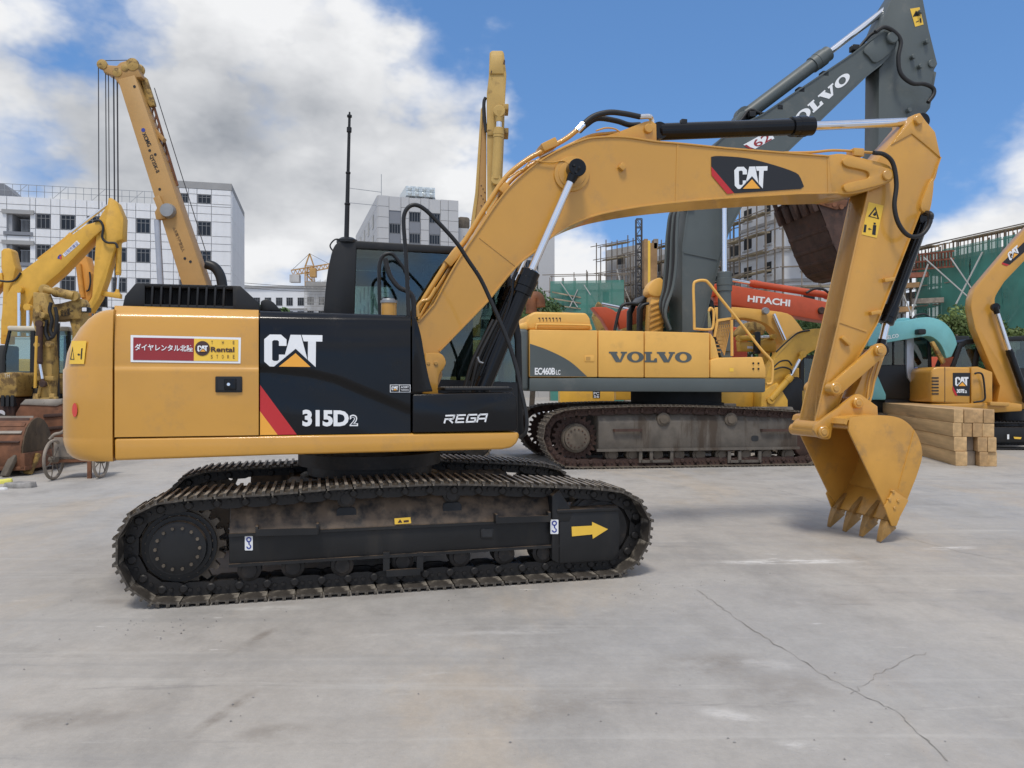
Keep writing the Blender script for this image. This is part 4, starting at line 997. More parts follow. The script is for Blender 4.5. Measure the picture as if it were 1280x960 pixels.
    hose(U, EXC, [(1092, 191), (1105, 193), (1116, 204), (1120.5, 230), (1118, 257), (1123, 279), (1135, 294), (1150, 294.5), (1160, 284), (1163, 272)], -.26, .023, 'black_rubber', 'hose')
    bm = BM(); p = U.at(1071, 190, -.19); box(bm, p.x - .06, p.x + .06, -.23, -.1, p.z - .05, p.z + .03, .006); add('pipe_clamp', bm, 'cat_yellow', boom, 30, U)
def rotate_y(bm, p, deg):
    bmesh.ops.rotate(bm, cent=p, matrix=Matrix.Rotation(R(deg), 3, 'Y'), verts=bm.verts)
main_boom()

HS = .135
def main_arm():
    o = [(1150, 141), (1158, 152), (1169, 165), (1176, 197), (1170, 222), (1158, 246), (1147, 274), (1096, 405), (1066, 459), (1046, 512), (1034, 547), (1014, 541), (1018, 528), (1047, 405), (1084, 239), (1097, 200), (1114, 179), (1136, 155), (1143, 143)]
    bm = prism(U, o, -HS, HS, .006, 2); arm = add('arm', bm, 'cat_yellow', EXC, 40, U)
    bm = BM()
    for L in ([(1176, 197), (1158, 246), (1147, 274), (1096, 405), (1066, 459), (1046, 512)], [(1018, 528), (1047, 405), (1084, 239)]):
        strip(U, L, -HS - .012, HS + .012, -.012, yp=-HS, bm=bm)
    fix(bm); add('arm_flange', bm, 'cat_yellow', arm, 40, U)
    bm = prism(U, [(1148, 141.5), (1158, 152), (1169, 165), (1176, 197), (1162, 185), (1140, 167), (1114, 181), (1136, 155)], -HS - .012, HS + .012, .005); add('ear_plate', bm, 'cat_yellow', arm, 40, U)
    bm = boss(U, 1150, 149, -HS - .05, HS + .04, .05); add('ear_pin', bm, 'cat_yellow', arm, 30, U)
    bm = prism(U, curve_px([(1166, 222), (1167, 236), (1163, 262), (1158, 266), (1152, 262), (1153, 250)], 3, True), -HS - .03, HS + .03, .006); add('ram_lug', bm, 'cat_yellow', arm, 40, U)
    bm = BM()
    p = U.at(1049, 402, -HS - .002); q = U.at(1083, 414, -HS - .002); bar(bm, (p.x, -HS - .002, p.z), (q.x, -HS - .002, q.z), .012, .022); fix(bm); add('weld_seam', bm, 'cat_yellow', arm, 30, U)
    for px, py, a in ((1055, 426, 40), (1109, 350, -10), (1092, 391, -10)):
        bm = BM(); p = U.at(px, py, -HS); box(bm, p.x - .06, p.x + .06, -HS - .045, -HS + .01, p.z - .02, p.z + .02, .004); rotate_y(bm, p, a); add('lug', bm, 'cat_yellow', arm, 30, U)
    print_px(U, 'warning_plate', [[(1086, 252.5), (1104.5, 257), (1096, 297.5), (1077, 293)]], -HS, 'decal_yellow', arm, .004)
    print_px(U, 'warning_mark', [[(1085, 270.5), (1094.5, 258.3), (1099, 274), (1097.2, 273.6), (1094, 261.5), (1087.6, 270), (1097, 272.6), (1098.3, 273.8)], [(1091, 268), (1094.5, 264.5), (1095.5, 269), (1093, 270)], [(1091.5, 281), (1095.5, 281.5), (1094.5, 294), (1090, 293)], [(1092, 278), (1094.8, 278.5), (1094.6, 280.8), (1092, 280.4)], [(1085, 286), (1087.5, 284.5), (1087, 285.6), (1089.5, 286.2), (1089.2, 287.2), (1086.8, 286.7), (1087, 288)], [(1080.5, 280.5), (1083.5, 281), (1082.2, 290.5), (1079, 290)]], -HS, 'decal_black', arm, .006)
    # bucket ram behind the arm
    pb = U.at(1153, 276, 0); pm = U.at(1107, 405, 0); pt = U.at(1100, 438, 0)
    ram(U, EXC, pb, pm, pt, .068, .04, 'black_gloss', 1.28, .2, .08, .07, 'bucket_ram', .06)
    hose(U, EXC, [(1157, 277), (1148, 300), (1136, 330), (1120, 372), (1106, 402)], -.09, .012, 'black_gloss', 'ram_pipe')
    bm = BM(); p = U.at(1163, 271, -.2); tube(bm, [U.at(1163, 274, -.26), U.at(1163, 268, -.25), U.at(1155, 266, -.1)], .03, 8); fix(bm); add('hose_fitting', bm, 'black_satin', arm, 40, U)
    # linkage
    for y0, y1 in ((-.235, -.17), (.17, .235)):
        bm = BM(); a = U.at(1046, 486, -.235); b = U.at(1101, 438, -.235); ang = math.atan2(b.z - a.z, b.x - a.x); P = []
        for c, r_, s in ((a, .075, 90), (b, .075, -90)):
            for k in range(9): t = ang + R(s + 180 * k / 8); P.append((c.x + r_ * math.cos(t), c.z + r_ * math.sin(t)))
        prism_xz(bm, P, y0, y1); fix(bm, .008); li = add('rocker_link', bm, 'cat_yellow', EXC, 40, U)
        if y0 < 0:
            add('link_pin', boss(U, 1046, 485.5, y0 - .05, y1, .062), 'cat_yellow', li, 30, U); add('link_pin', boss(U, 1101, 438, y0 - .045, y1, .058), 'cat_yellow', li, 30, U)
            for px, py in ((1046, 485.5), (1101, 438)):
                bm = boss(U, px, py, y0 - .062, y0 - .03, .03); add('pin_cap', bm, 'cat_yellow_dull', li, 30, U)
    bm = prism(U, [(1090, 436), (1108, 440), (1090, 492), (1084, 504), (1068, 508), (1064, 500), (1074, 480)], -.13, .13, .012); add('bucket_link', bm, 'cat_yellow', EXC, 40, U)
    hose(U, EXC, [(1099, 452), (1094, 470), (1090, 492), (1086, 506)], -.16, .011, 'cat_yellow', 'grease_pipe')
    hose(U, EXC, [(1093, 455), (1087, 475), (1084, 500)], -.16, .011, 'cat_yellow', 'grease_pipe')
    # bucket
    HW = .46
    ears = curve_px([(1020, 531), (1050, 508), (1064, 497), (1074, 492.5), (1086, 500), (1097, 508)], 3) + [(1098, 526), (1065, 526)] + curve_px([(1044, 526), (1040, 538), (1038, 548), (1030, 549), (1022, 545), (1018, 538)], 3)
    bk = add('bucket', BM(), None, EXC, 0, U)
    for y0, y1 in ((-.235, -.185), (.185, .235)):
        bm = prism(U, ears, y0, y1, .006); add('hanger_plate', bm, 'cat_yellow', bk, 40)
    add('bucket_pin', boss(U, 1031, 540, -.275, .27, .062), 'cat_yellow', bk, 30); add('bucket_pin', boss(U, 1074, 503.5, -.275, .27, .058), 'cat_yellow', bk, 30)
    add('pin_cap', boss(U, 1031, 540, -.285, -.25, .032), 'cat_yellow_dull', bk, 30); add('pin_cap', boss(U, 1074, 503.5, -.285, -.25, .03), 'cat_yellow_dull', bk, 30)
    bm = BM(); p = U.at(1031, 540, -.2); cyl(bm, (p.x - .03, -.2, p.z + .035), (p.x - .03, .2, p.z + .035), .085, 24); add('arm_end_boss', bm, 'cat_yellow', arm, 30, U)
    # side plate outline on the near plane
    S = curve_px([(1062, 521.5), (1085, 519.5), (1110, 519.5), (1128, 524), (1141, 535), (1149.5, 550), (1153, 569), (1147, 592), (1140, 610), (1133, 628)], 4)
    front = [(1119, 653), (1106, 633), (1066, 549), (1061, 538)]
    def pt(q): v = U.at(q[0], q[1], -HW); return (v.x, v.z)
    for y0 in (-HW, HW - .022):
        bm = BM(); prism_xz(bm, [pt(q) for q in S + front], y0, y0 + .022); fix(bm, .003); add('side_plate', bm, 'bucket_yellow', bk, 40)
    # wrapped shell
    Sp = [pt(q) for q in [(1056, 530), (1058, 523.5)] + S + [(1125, 642)]]
    bm = BM(); nrm = []
    for i in range(len(Sp)):
        a = Sp[max(i - 1, 0)]; b = Sp[min(i + 1, len(Sp) - 1)]; dx, dz = b[0] - a[0], b[1] - a[1]; l = math.hypot(dx, dz); nrm.append((dz / l, -dx / l))
    In = [(p[0] + n[0] * .025, p[1] + n[1] * .025) for p, n in zip(Sp, nrm)]
    prism_xz(bm, Sp + In[::-1], -HW + .004, HW - .004); fix(bm); add('shell', bm, 'bucket_yellow', bk, 40)
    # lip plate and teeth
    a = pt((1135, 622)); b = pt((1118, 654)); dx, dz = b[0] - a[0], b[1] - a[1]; l = math.hypot(dx, dz); dx /= l; dz /= l; nx, nz = -dz, dx
    bm = BM(); prism_xz(bm, [(a[0], a[1]), (b[0], b[1]), (b[0] + nx * -.035, b[1] + nz * -.035), (a[0] + nx * -.035, a[1] + nz * -.035)], -HW + .004, HW - .004); fix(bm, .004); add('lip', bm, 'bucket_yellow', bk, 40)
    tipz = .012
    for k, y in enumerate((-.405, -.135, .135, .405)):
        bm = BM(); L = .36; w0, w1 = .075, .042
        e = (b[0] + dx * .16 - .055, tipz); s = (b[0] - dx * .14, b[1] - dz * .14)
        ddx, ddz = e[0] - s[0], e[1] - s[1]; q = math.hypot(ddx, ddz); ddx /= q; ddz /= q; mx, mz = ddz, -ddx
        def sec(t, w, h0, h1): return [bm.verts.new((s[0] + ddx * t * q + mx * h, y + yy, s[1] + ddz * t * q + mz * h)) for yy, h in ((-w, h0), (w, h0), (w, h1), (-w, h1))]
        secs = [sec(-.25, .028, -.01, .03), sec(.2, .036, -.05, .06), sec(.42, .038, -.055, .062), sec(.44, .052, -.062, .07), sec(.75, .040, -.03, .04), sec(1, .028, -.006, .008)]
        for A, B in zip(secs, secs[1:]):
            for i in range(4): bm.faces.new((A[i], A[(i + 1) % 4], B[(i + 1) % 4], B[i]))
        bm.faces.new(secs[0][::-1]); bm.faces.new(secs[-1]); fix(bm, .004, 1)
        add('tooth', bm, 'tooth_bronze', bk, 40)
    for sgn in (-1, 1):
        P = [pt(q) for q in ((1115, 612), (1134, 625), (1123, 646), (1119, 657), (1113, 657), (1104, 633))]
        bm = BM(); y0, y1 = (-HW - .022, -HW - .001) if sgn < 0 else (HW + .001, HW + .022); prism_xz(bm, P, y0, y1); fix(bm, .004); cu_ = add('side_cutter', bm, 'cat_yellow', bk, 40)
        if sgn < 0:
            for px, py in ((1117.5, 614.5), (1113, 624.5), (1123.5, 626), (1119, 635)):
                bm = boss(U, px, py, -HW - .035, -HW, .017, n=6); add('cutter_bolt', bm, 'cat_yellow_dull', bk, 30)
    bm = BM(); p = U.at(1119, 633, -HW); q = U.at(1145, 537, -HW); p = U.at(1123, 611, -HW - .002); q = U.at(1143, 538, -HW - .002); bar(bm, (p.x, -HW - .001, p.z), (q.x, -HW - .001, q.z), .008, .01); fix(bm); add('weld_seam', bm, 'cat_yellow', bk, 30)
    bm = BM(); p = U.at(1052, 530, -.2); cyl(bm, (p.x + .05, -HW + .03, p.z + .01), (p.x + .05, HW - .03, p.z + .01), .065, 20); add('torque_tube', bm, 'cat_yellow', bk, 30)
main_arm()
# ------------------------------------------------------------------ the grey-boomed excavator behind
def grey_excavator():
    ox, oy = 3.5, 16.42
    V = thing('excavator', 'big yellow and grey crawler excavator behind, with grey boom raised over its rusty bucket', 'excavator', (ox, oy, 0), R(8))
    T2 = Frame(ox, oy, 8, V, 8); U2 = Frame(ox, oy, 8, V, 8)
    W0 = -1.72; W1 = -1.10
    path = [(716, 586.5), (694, 579), (680, 560), (677.5, 540), (686, 520), (706, 511), (735, 508.5), (813, 506), (900, 507.5), (985, 512), (1018, 516), (1036, 528), (1042, 547), (1036, 568), (1018, 583), (1000, 587), (900, 587), (800, 587)]
    tpath = [(x, y) for x, y in path]
    make_track(T2, V, tpath, W0, W1, 50, ('mud_steel', 'rust_dark', 'track_steel'), W0)
    make_track(T2, V, tpath, -W1, -W0, 50, ('mud_steel', 'rust_dark', 'track_steel'), W0, phase=.3)
    for sgn in (1, -1):
        def ys(a, b): return (a, b) if sgn == 1 else (-b, -a)
        a = T2.at(748, 528, -1.6); b = T2.at(997, 527, -1.6); lo = T2.at(748, 564, -1.6); bm = BM()
        sec = [(-1.6, 0), (-1.6, 1), (-1.42, 1.5), (-1.2, 1.5), (-1.15, 0)]; rows = []
        for x in (a.x, b.x): rows.append([bm.verts.new((x, sgn * y, lo.z + (a.z - lo.z) * k)) for y, k in sec])
        for k in range(5): bm.faces.new((rows[0][k], rows[0][(k + 1) % 5], rows[1][(k + 1) % 5], rows[1][k]))
        bm.faces.new(rows[0]); bm.faces.new(rows[1][::-1]); fix(bm, .02); tf = add('track_frame', bm, 'grey_frame_dirty', V, 30, T2)
        bm = BM(); p = T2.at(746, 563, -1.62); q = T2.at(999, 562, -1.62); bar(bm, (p.x, sgn * -1.61, p.z), (q.x, sgn * -1.61, p.z), .06, .05); fix(bm); add('edge_rail', bm, 'grey_frame_dirty', tf, 30)
        for x0, x1 in ((768, 802), (953, 990)):
            p = T2.at(x0, 538, -1.66); q = T2.at(x1, 538, -1.66); bm = BM(); bar(bm, (p.x, sgn * -1.66, p.z), (q.x, sgn * -1.66, p.z), .03, .05)
            for e in (p.x, q.x): bar(bm, (e, sgn * -1.66, p.z), (e, sgn * -1.58, p.z), .03, .05)
            fix(bm); add('step', bm, 'rust_dark', tf, 30)
        if sgn == 1:
            bm = BM(); p = T2.at(943.5, 548, -1.6); prism_xz(bm, rrect(p.x - .075, p.z - .055, p.x + .075, p.z + .055, .04), -1.604, -1.55); fix(bm); add('frame_opening', bm, 'interior_dark', tf, 30)
        for px in (828, 912): roller(T2, V, 'carrier_roller', px, 524, -1.55, *ys(-1.66, -1.3), .13, 'mud_steel')
        for px in (764, 790, 820, 847, 873, 901, 930, 956, 984): roller(T2, V, 'track_roller', px, 568, -1.5, *ys(-1.56, -1.3), .13, 'mud_steel')
        for x0, x1 in ((801, 840), (912, 950)):
            p = T2.at(x0, 564, -1.62); q = T2.at(x1, 578, -1.62); bm = BM(); y_ = ys(-1.62, -1.56)
            box(bm, p.x, q.x, y_[0], y_[1], q.z, q.z + .05)
            for e in (p.x, (p.x + q.x) / 2 - .1, q.x): box(bm, e - .03, e + .03, y_[0], y_[1] - .01, q.z, p.z)
            fix(bm); add('track_guide', bm, 'grey_frame_dirty', tf, 30)
        sprocket(T2, V, 721, 548, -1.6, *ys(-1.45, -1.37), .45, .25, sgn * -1.60, 'rust_dark', 'mud_steel', 23, .62)
        p = T2.at(1012, 549, -1.4); bm = BM(); y_ = ys(-1.52, -1.3); lathe(bm, (p.x, y_[0], p.z), (p.x, y_[1], p.z), [(0, .1), (.01, .2), (.2, .4), (.4, .43), (.6, .43), (.8, .4), (1, .2)], 30); add('idler', bm, 'rust_dark', V, 30, T2)
    bm = BM(); box(bm, -1.0, 1.0, -1.2, 1.2, .55, .98, .05); add('car_body', bm, 'rust_dark', V, 30, T2)
    bm = BM(); lathe(bm, (0, 0, .95), (0, 0, 1.46), [(0, 1.0), (.5, 1.0), (.52, .95), (1, .95)], 40); add('swing_bearing', bm, 'interior_dark', V, 30, T2)
    # upper structure
    Y = -1.45
    def pr(name, pix, m, y0=Y, y1=-Y, bev=.03, par=V, seg=2): return add(name, prism(U2, pix, y0, y1, bev, seg), m, par, 35, U2)
    pr('platform_skirt', [(662, 472.5), (957, 473), (957, 489), (955, 490.5), (662, 489)], 'grey_green')
    pr('counterweight', [(640, 418), (645, 410), (661, 411), (661, 489), (644, 487), (640, 478)], 'grey_green', Y + .02, -Y - .02, .1, seg=3)
    pr('counterweight_top', [(644, 411.5), (650, 404), (660, 402), (661, 413)], 'loader_yellow', Y + .06, -Y - .06, .05)
    p1 = pr('engine_door', [(662, 412), (747, 413), (747, 471.5), (662, 471.5)], 'loader_yellow', Y, -Y, .02)
    p2 = pr('side_panel', [(748, 413), (805, 414), (805, 472), (748, 471.5)], 'loader_yellow', Y, .2, .02)
    p3 = pr('side_panel', [(806, 414), (887, 416), (887, 472.3), (806, 472)], 'loader_yellow', Y, -.65, .02)
    pr('front_corner', [(888, 416), (893.5, 424), (899, 447), (899, 449), (888, 449)], 'loader_yellow', Y + .02, -.65, .02)
    p4 = pr('tool_box', [(888, 449.5), (899, 447), (953.5, 446), (957.5, 460), (958, 472.5), (888, 472.3)], 'loader_yellow', Y - .01, -.65, .03)
    hd = pr('engine_hood', [(655, 412), (660, 394), (668, 389.5), (733, 391), (738, 398), (740, 412.5)], 'loader_yellow', Y + .12, -Y - .15, .05, seg=3)
    hose(U2, hd, [(670, 411), (671, 406.5), (676, 405.5), (732, 406.5), (738, 408), (739, 412)], Y + .08, .02, 'loader_yellow', 'hood_rail')
    for k in range(7): print_px(U2, 'hood_vent', [[(673 + 4.3 * k, 397), (675.2 + 4.3 * k, 397), (675.4 + 4.3 * k, 402), (674.6 + 4.3 * k, 402), (674.4 + 4.3 * k, 398.5), (673 + 4.3 * k, 398.5)]], Y + .12, 'decal_brown', hd)
    print_px(U2, 'grey_sweep', [[(662.3, 429.5)] + curve_px([(662.3, 429.5), (686, 438), (712, 451.5), (734, 470.7)], 4)[1:] + [(662.3, 470.7)]], Y, 'grey_green', p1, .005)
    decal(U2, 'maker_lettering', slab('VOLVO'), ((761, 439.2), (864.5, 439.8), (865, 453.3), (761.5, 453)), Y, 'grey_green', p2, .006)
    decal(U2, 'model_number', text_poly('EC460B', .03, 0, .9), (668.5, 459.5, 694, 468.5), Y, 'decal_white', p1, .008)
    decal(U2, 'model_number', text_poly('LC', .02), (695, 462.3, 700.5, 468.5), Y, 'decal_white', p1, .008)
    bm = prism(U2, rrect(731, 444.5, 743, 452, 1), Y - .01, Y + .02, .004); add('door_latch', bm, 'loader_yellow', p1, 30, U2)
    bm = prism(U2, rrect(732.5, 446, 738, 450.5, .6), Y - .012, Y + .02); add('latch_recess', bm, 'cat_yellow_dull', p1, 30, U2)
    for px, py in ((942, 454), (948.5, 454), (942, 461), (948.5, 461)): bm = boss(U2, px, py, Y - .03, Y, .02, n=6); add('step_bolt', bm, 'black_satin', p4, 30, U2)
    print_px(U2, 'data_label', [[(912, 460), (917, 460), (917, 464.5), (912, 464.5)]], Y - .01, 'decal_yellow', p4, .005)
    hose(U2, V, [(664, 392), (665, 376), (669, 371), (674, 374), (675, 384)], .4, .12, 'rust_orange', 'exhaust_pipe', 5, 12)
    # handrails and mesh guard
    hose(U2, V, [(868, 412), (867.5, 385), (867, 357), (871, 351.5), (880, 350.5), (886, 354), (900, 372), (925, 403), (950, 435), (962, 448), (965.5, 455), (965.5, 470), (964, 479), (958, 480)], [Y + .1] * 8 + [Y] * 6, .028, 'loader_yellow', 'handrail', 5)
    hose(U2, V, [(868, 411), (885, 412), (891, 409), (892, 390), (888, 385), (886, 389)], Y + .1, .025, 'loader_yellow', 'handrail', 5)
    hose(U2, V, [(915, 445), (914.5, 400)], Y + .1, .03, 'loader_yellow', 'handrail', 1)
    gm = pr('guard_frame', [(892, 421), (896, 399), (917, 396), (916, 399), (898, 402), (895, 421)], 'loader_yellow', Y + .15, Y + .18, 0)
    bm = BM()
    for i in range(9):
        a = U2.at(893 + i * 2.7, 402 - i * .4, Y + .2); b = U2.at(893 + i * 1.0 + 4, 444 - (8 - i) * 2.2, Y + .2); bar(bm, a, b, .02)
        a = U2.at(895, 403 + i * 4.6, Y + .2); b = U2.at(916 - i * 1.9, 400 + i * 5, Y + .2); bar(bm, a, b, .02)
    fix(bm); stuff(add('guard_mesh', bm, 'cat_yellow_dull', gm, 0, U2))
    # cab on the far side
    cy0, cy1 = .55, 1.4; bm = BM()
    for y0, y1 in ((cy0, cy0 + .08), (cy1 - .08, cy1)):
        for P in ([(796, 480), (797, 385), (806, 370), (812, 371), (804, 388), (802, 480)], [(806, 370), (890, 374), (890, 379), (806, 376)], [(886, 374), (892, 376), (900, 430), (900, 480), (894, 480), (894, 430)], [(796, 440), (900, 440), (900, 480), (796, 480)]):
            pts = [U2.at(a, b, cy0) for a, b in P]; b2 = BM(); prism_xz(b2, [(p.x, p.z) for p in pts], y0, y1); fix(b2, .015); merge(bm, b2)
    cab = add('cab', bm, 'black_satin', V, 30, U2)
    pts = [U2.at(a, b, cy0) for a, b in ((800, 378), (808, 367.5), (888, 372), (892, 377))]; bm = BM(); prism_xz(bm, [(p.x, p.z) for p in pts], cy0 - .02, cy1 + .02); fix(bm, .03); add('cab_roof', bm, 'black_satin', cab, 30, U2)
    for y in (cy0 + .03, cy1 - .04):
        pts = [U2.at(a, b, cy0) for a, b in ((802, 442), (804, 387), (812, 375), (886, 377), (895, 430), (896, 442))]; bm = BM(); prism_xz(bm, [(p.x, p.z) for p in pts], y, y + .01); add('side_window', bm, 'cab_glass', cab, 0, U2)
    hose(U2, V, [(768, 414), (773, 392), (778, 382), (787, 379.5), (797, 380)], 0, .035, 'black_satin', 'handrail')
    hose(U2, V, [(797, 414), (799, 390), (803, 382), (811, 379)], -.2, .03, 'black_satin', 'handrail')
    sl_ = pr('ribbed_arm_end', [(811, 418), (813, 385), (814, 370), (832, 366), (836, 372), (831, 390), (829, 418)], 'loader_yellow', .12, .46, .04)  # ribbed arm end of another machine, added here as a part of this one
    for k in range(6):
        bm = BM(); bar(bm, U2.at(811.5, 382 + 7 * k, .11), U2.at(833 - k * .6, 374 + 7 * k, .11), .03); fix(bm); add('arm_end_rib', bm, 'cat_yellow_dull', sl_, 30, U2)
    pr('arm_end_knuckle', curve_px([(811, 367), (812, 358), (817, 351), (824, 347), (829, 350), (831, 358), (832, 366), (822, 371)], 3, True), 'loader_yellow', .08, .48, .04)
    # boom: upright lower part, bent forward
    HB2 = .40
    o = [(853, 416), (853, 306), (858, 270)] + curve_px([(861, 255), (868, 225), (882, 195), (902, 172), (930, 153)], 4) + [(953, 142), (1066, 66), (1088, 49), (1106, 38)] + curve_px([(1114, 36), (1121, 42), (1121, 56), (1112, 70)], 3) + [(1102, 81), (1084, 95), (1028, 149), (988, 187), (945, 225), (929, 256), (912, 289), (900, 328), (890, 360), (878, 414)]
    bm = prism(U2, o, -HB2 + .02, HB2 - .02, 0); boom = add('boom', bm, 'grey_green', V, 35, U2)
    bm = strip(U2, o[:1] + o[1:26], -HB2, HB2, -.03); strip(U2, [(1102, 81), (1084, 95), (1028, 149), (988, 187), (945, 225), (929, 256), (912, 289), (900, 328), (878, 414)], -HB2, HB2, -.03, bm=bm); fix(bm); add('boom_flange', bm, 'grey_green', boom, 35, U2)
    bm = boss(U2, 1117, 46, -HB2 - .12, HB2 + .1, .13); add('boom_pin', bm, 'grey_green', boom, 30, U2)
    bm = prism(U2, curve_px([(1080, 63), (1089, 52), (1112, 36), (1121, 44), (1118, 60), (1096, 78), (1086, 70)], 3, True), -HB2 - .03, -HB2 + .05, .01); add('cheek_plate', bm, 'grey_green', boom, 35, U2)
    bm = BM(); p = U2.at(853, 315, -HB2); q = U2.at(896, 324, -HB2); bar(bm, (p.x, -HB2 + .01, p.z), (q.x, -HB2 + .01, q.z), .02, .03); fix(bm); add('weld_seam', bm, 'grey_green', boom, 30, U2)
    decal(U2, 'maker_lettering', slab('VOLVO'), ((972, 163), (1058, 88.5), (1065, 98), (981, 174)), -HB2 + .02, 'decal_white', boom, .008)
    print_px(U2, 'number_sticker', [[(929, 181), (962, 163), (968, 173), (944, 186)]], -HB2 + .02, 'decal_white', boom, .006)
    decal(U2, 'number_lettering', text_poly('162', .01), ((930, 182), (960, 166), (965, 174.5), (940, 188)), -HB2 + .02, 'decal_maroon', boom, .009)
    # rams
    for y in (-.62, .62):
        pb = U2.at(906, 440, -.62); pm = U2.at(905.5, 340, -.62); pt = U2.at(905, 205, -.62)
        ram(U2, V, (pb.x, y, pb.z), (pm.x, y, pm.z), (pt.x, y, pt.z), .135, .06, 'grey_green', 1.2, .4, .15, .15, 'boom_ram', .1)
    pb = U2.at(930, 146, 0); pm = U2.at(1036, 66, 0); pt = U2.at(1138, -12, 0)
    ram(U2, V, pb, pm, pt, .15, .07, 'grey_green', 1.22, .5, .2, .18, 'arm_ram', .1)
    bm = prism(U2, [(905, 178), (925, 140), (936, 137), (944, 146), (960, 140), (935, 165)], -.2, .2, .02); add('ram_bracket', bm, 'grey_green', boom, 35, U2)
    for k, dy in enumerate((-.32, -.24)):
        hose(U2, boom, [(918, 160 + 3 * k), (928, 148 + 3 * k), (938, 137 + 2 * k), (955, 142 + k), (975, 133), (1020, 102 + k), (1060, 74 + k), (1085, 46 + k), (1094, 40)], dy, .03, 'black_rubber', 'boom_pipe', 4)
    for px, py in ((939, 143), (973, 135), (1000, 113), (1030, 93), (1068, 60)):
        bm = BM(); p = U2.at(px, py, -.3); box(bm, p.x - .07, p.x + .07, -.38, -.2, p.z - .07, p.z + .05, .01); add('pipe_clamp', bm, 'black_satin', boom, 30, U2)
    hose(U2, V, [(1094, 40), (1105, 34), (1118, 40), (1126, 52), (1123, 72), (1126, 92), (1140, 104), (1155, 105), (1166, 110), (1167, 118), (1160, 128)], -.5, .045, 'black_rubber', 'hose')
    for k in range(5):
        o_ = k * 3.6
        hose(U2, V, [(868 + 0 * k, 258 - k), (850 - o_ * .6, 262), (846 - o_ * .8, 290), (845 - o_ * .9, 330), (841 - o_ * .8, 360), (834 - o_ * .6, 380), (832 - o_ * .2, 395), (838 - o_ * .2, 412)], -.42 + .12 * k, .034, 'black_rubber' if k in (1, 3) else 'grey_green', 'hose')
    # arm
    HS2 = .26
    o = [(1112, 4), (1130, -25), (1150, -22), (1154, 0), (1161, 36), (1172, 80), (1168, 87), (1158, 140), (1150, 178), (1135, 262), (1075, 262), (1098, 178), (1099, 86), (1104, 80), (1100, 33)]
    bm = prism(U2, o, -HS2, HS2, .015); arm = add('arm', bm, 'grey_green', V, 35, U2)
    bm = prism(U2, [(1166, 88), (1171, 90), (1163, 135), (1158, 141), (1154, 138)], -.1, .1, .02); add('bucket_ram', bm, 'grey_green', V, 35, U2)
    print_px(U2, 'warning_plate', [[(1137.5, 11), (1149.5, 9), (1154.5, 30.5), (1144, 33.5)]], -HS2, 'decal_yellow', arm, .006)
    print_px(U2, 'warning_mark', [[(1141, 21), (1145, 13), (1150, 19.5)], [(1149.5, 23), (1151.5, 22.5), (1152, 28), (1150.2, 28.4)], [(1145, 27), (1149, 25.5), (1149, 26.5), (1145.3, 28)]], -HS2, 'decal_black', arm, .01)
    bm = BM()
    for px, py in ((1143, 70), (1152, 82), (1160, 51), (1152, 13.5), (1138, 137)): boss(U2, px, py, -HS2 - .1, -HS2 + .02, .05, bm, 10)
    add('arm_lug', bm, 'grey_green', arm, 30, U2)
    bm = boss(U2, 1166, 79, -HS2 - .04, HS2, .09); add('lug_pin', bm, 'grey_green', arm, 30, U2)
    # rusty bucket curled under the arm
    HW2 = .80; bk = add('bucket', BM(), None, V, 0, U2)
    S = [(1016, 238), (1022, 254), (1033, 282), (1044, 311), (1056, 331), (1072, 341), (1090, 338), (1104, 318), (1108, 285), (1100, 255)]
    Sc = curve_px(S, 3)
    pts = [(U2.at(a, b, -HW2).x, U2.at(a, b, -HW2).z) for a, b in Sc]; inner = []
    cxm = sum(p[0] for p in pts) / len(pts); czm = sum(p[1] for p in pts) / len(pts)
    for i in range(len(pts)):
        a = pts[max(i - 1, 0)]; b = pts[min(i + 1, len(pts) - 1)]; dx, dz = b[0] - a[0], b[1] - a[1]; l = math.hypot(dx, dz); inner.append((pts[i][0] - dz / l * .05, pts[i][1] + dx / l * .05))
    bm = BM(); prism_xz(bm, pts + inner[::-1], -HW2, HW2); fix(bm); add('shell', bm, 'rust_dark', bk, 35)
    for y0 in (-HW2 - .01, HW2 - .03):
        bm = BM(); prism_xz(bm, pts + [(U2.at(1060, 248, -HW2).x, U2.at(1060, 248, -HW2).z)], y0, y0 + .04); fix(bm); add('side_plate', bm, 'rust_dark', bk, 35)
    for k in range(7):
        i = 6 + k * 2
        p = pts[i]; n = (inner[i][0] - p[0], inner[i][1] - p[1]); l = math.hypot(*n); n = (n[0] / l, n[1] / l); t = (pts[i + 1][0] - p[0], pts[i + 1][1] - p[1]); l = math.hypot(*t); t = (t[0] / l, t[1] / l)
        bm = BM(); prism_xz(bm, [(p[0] - n[0] * .014, p[1] - n[1] * .014), (p[0] + t[0] * .09 - n[0] * .012, p[1] + t[1] * .09 - n[1] * .012), (p[0] + t[0] * .1 + n[0] * .02, p[1] + t[1] * .1 + n[1] * .02), (p[0] + n[0] * .02, p[1] + n[1] * .02)], -HW2 - .01, HW2 + .01); fix(bm, .01); add('wear_strip', bm, 'rust_dark', bk, 35)
    p = pts[0]; q = pts[4]; d = Vector((p[0] - q[0], 0, p[1] - q[1])).normalized(); nn = Vector((d.z, 0, -d.x))
    for k in range(5):
        y = -HW2 + .1 + k * .35; bm = BM(); s0 = Vector((q[0], y, q[1])) + nn * -.06
        for a, b, w in ((0, .35, .16), (.3, .8, .11)): bar(bm, s0 + d * a, s0 + d * b, w, .12 if a == 0 else .07)
        fix(bm, .02); add('tooth', bm, 'rust_dark', bk, 35)
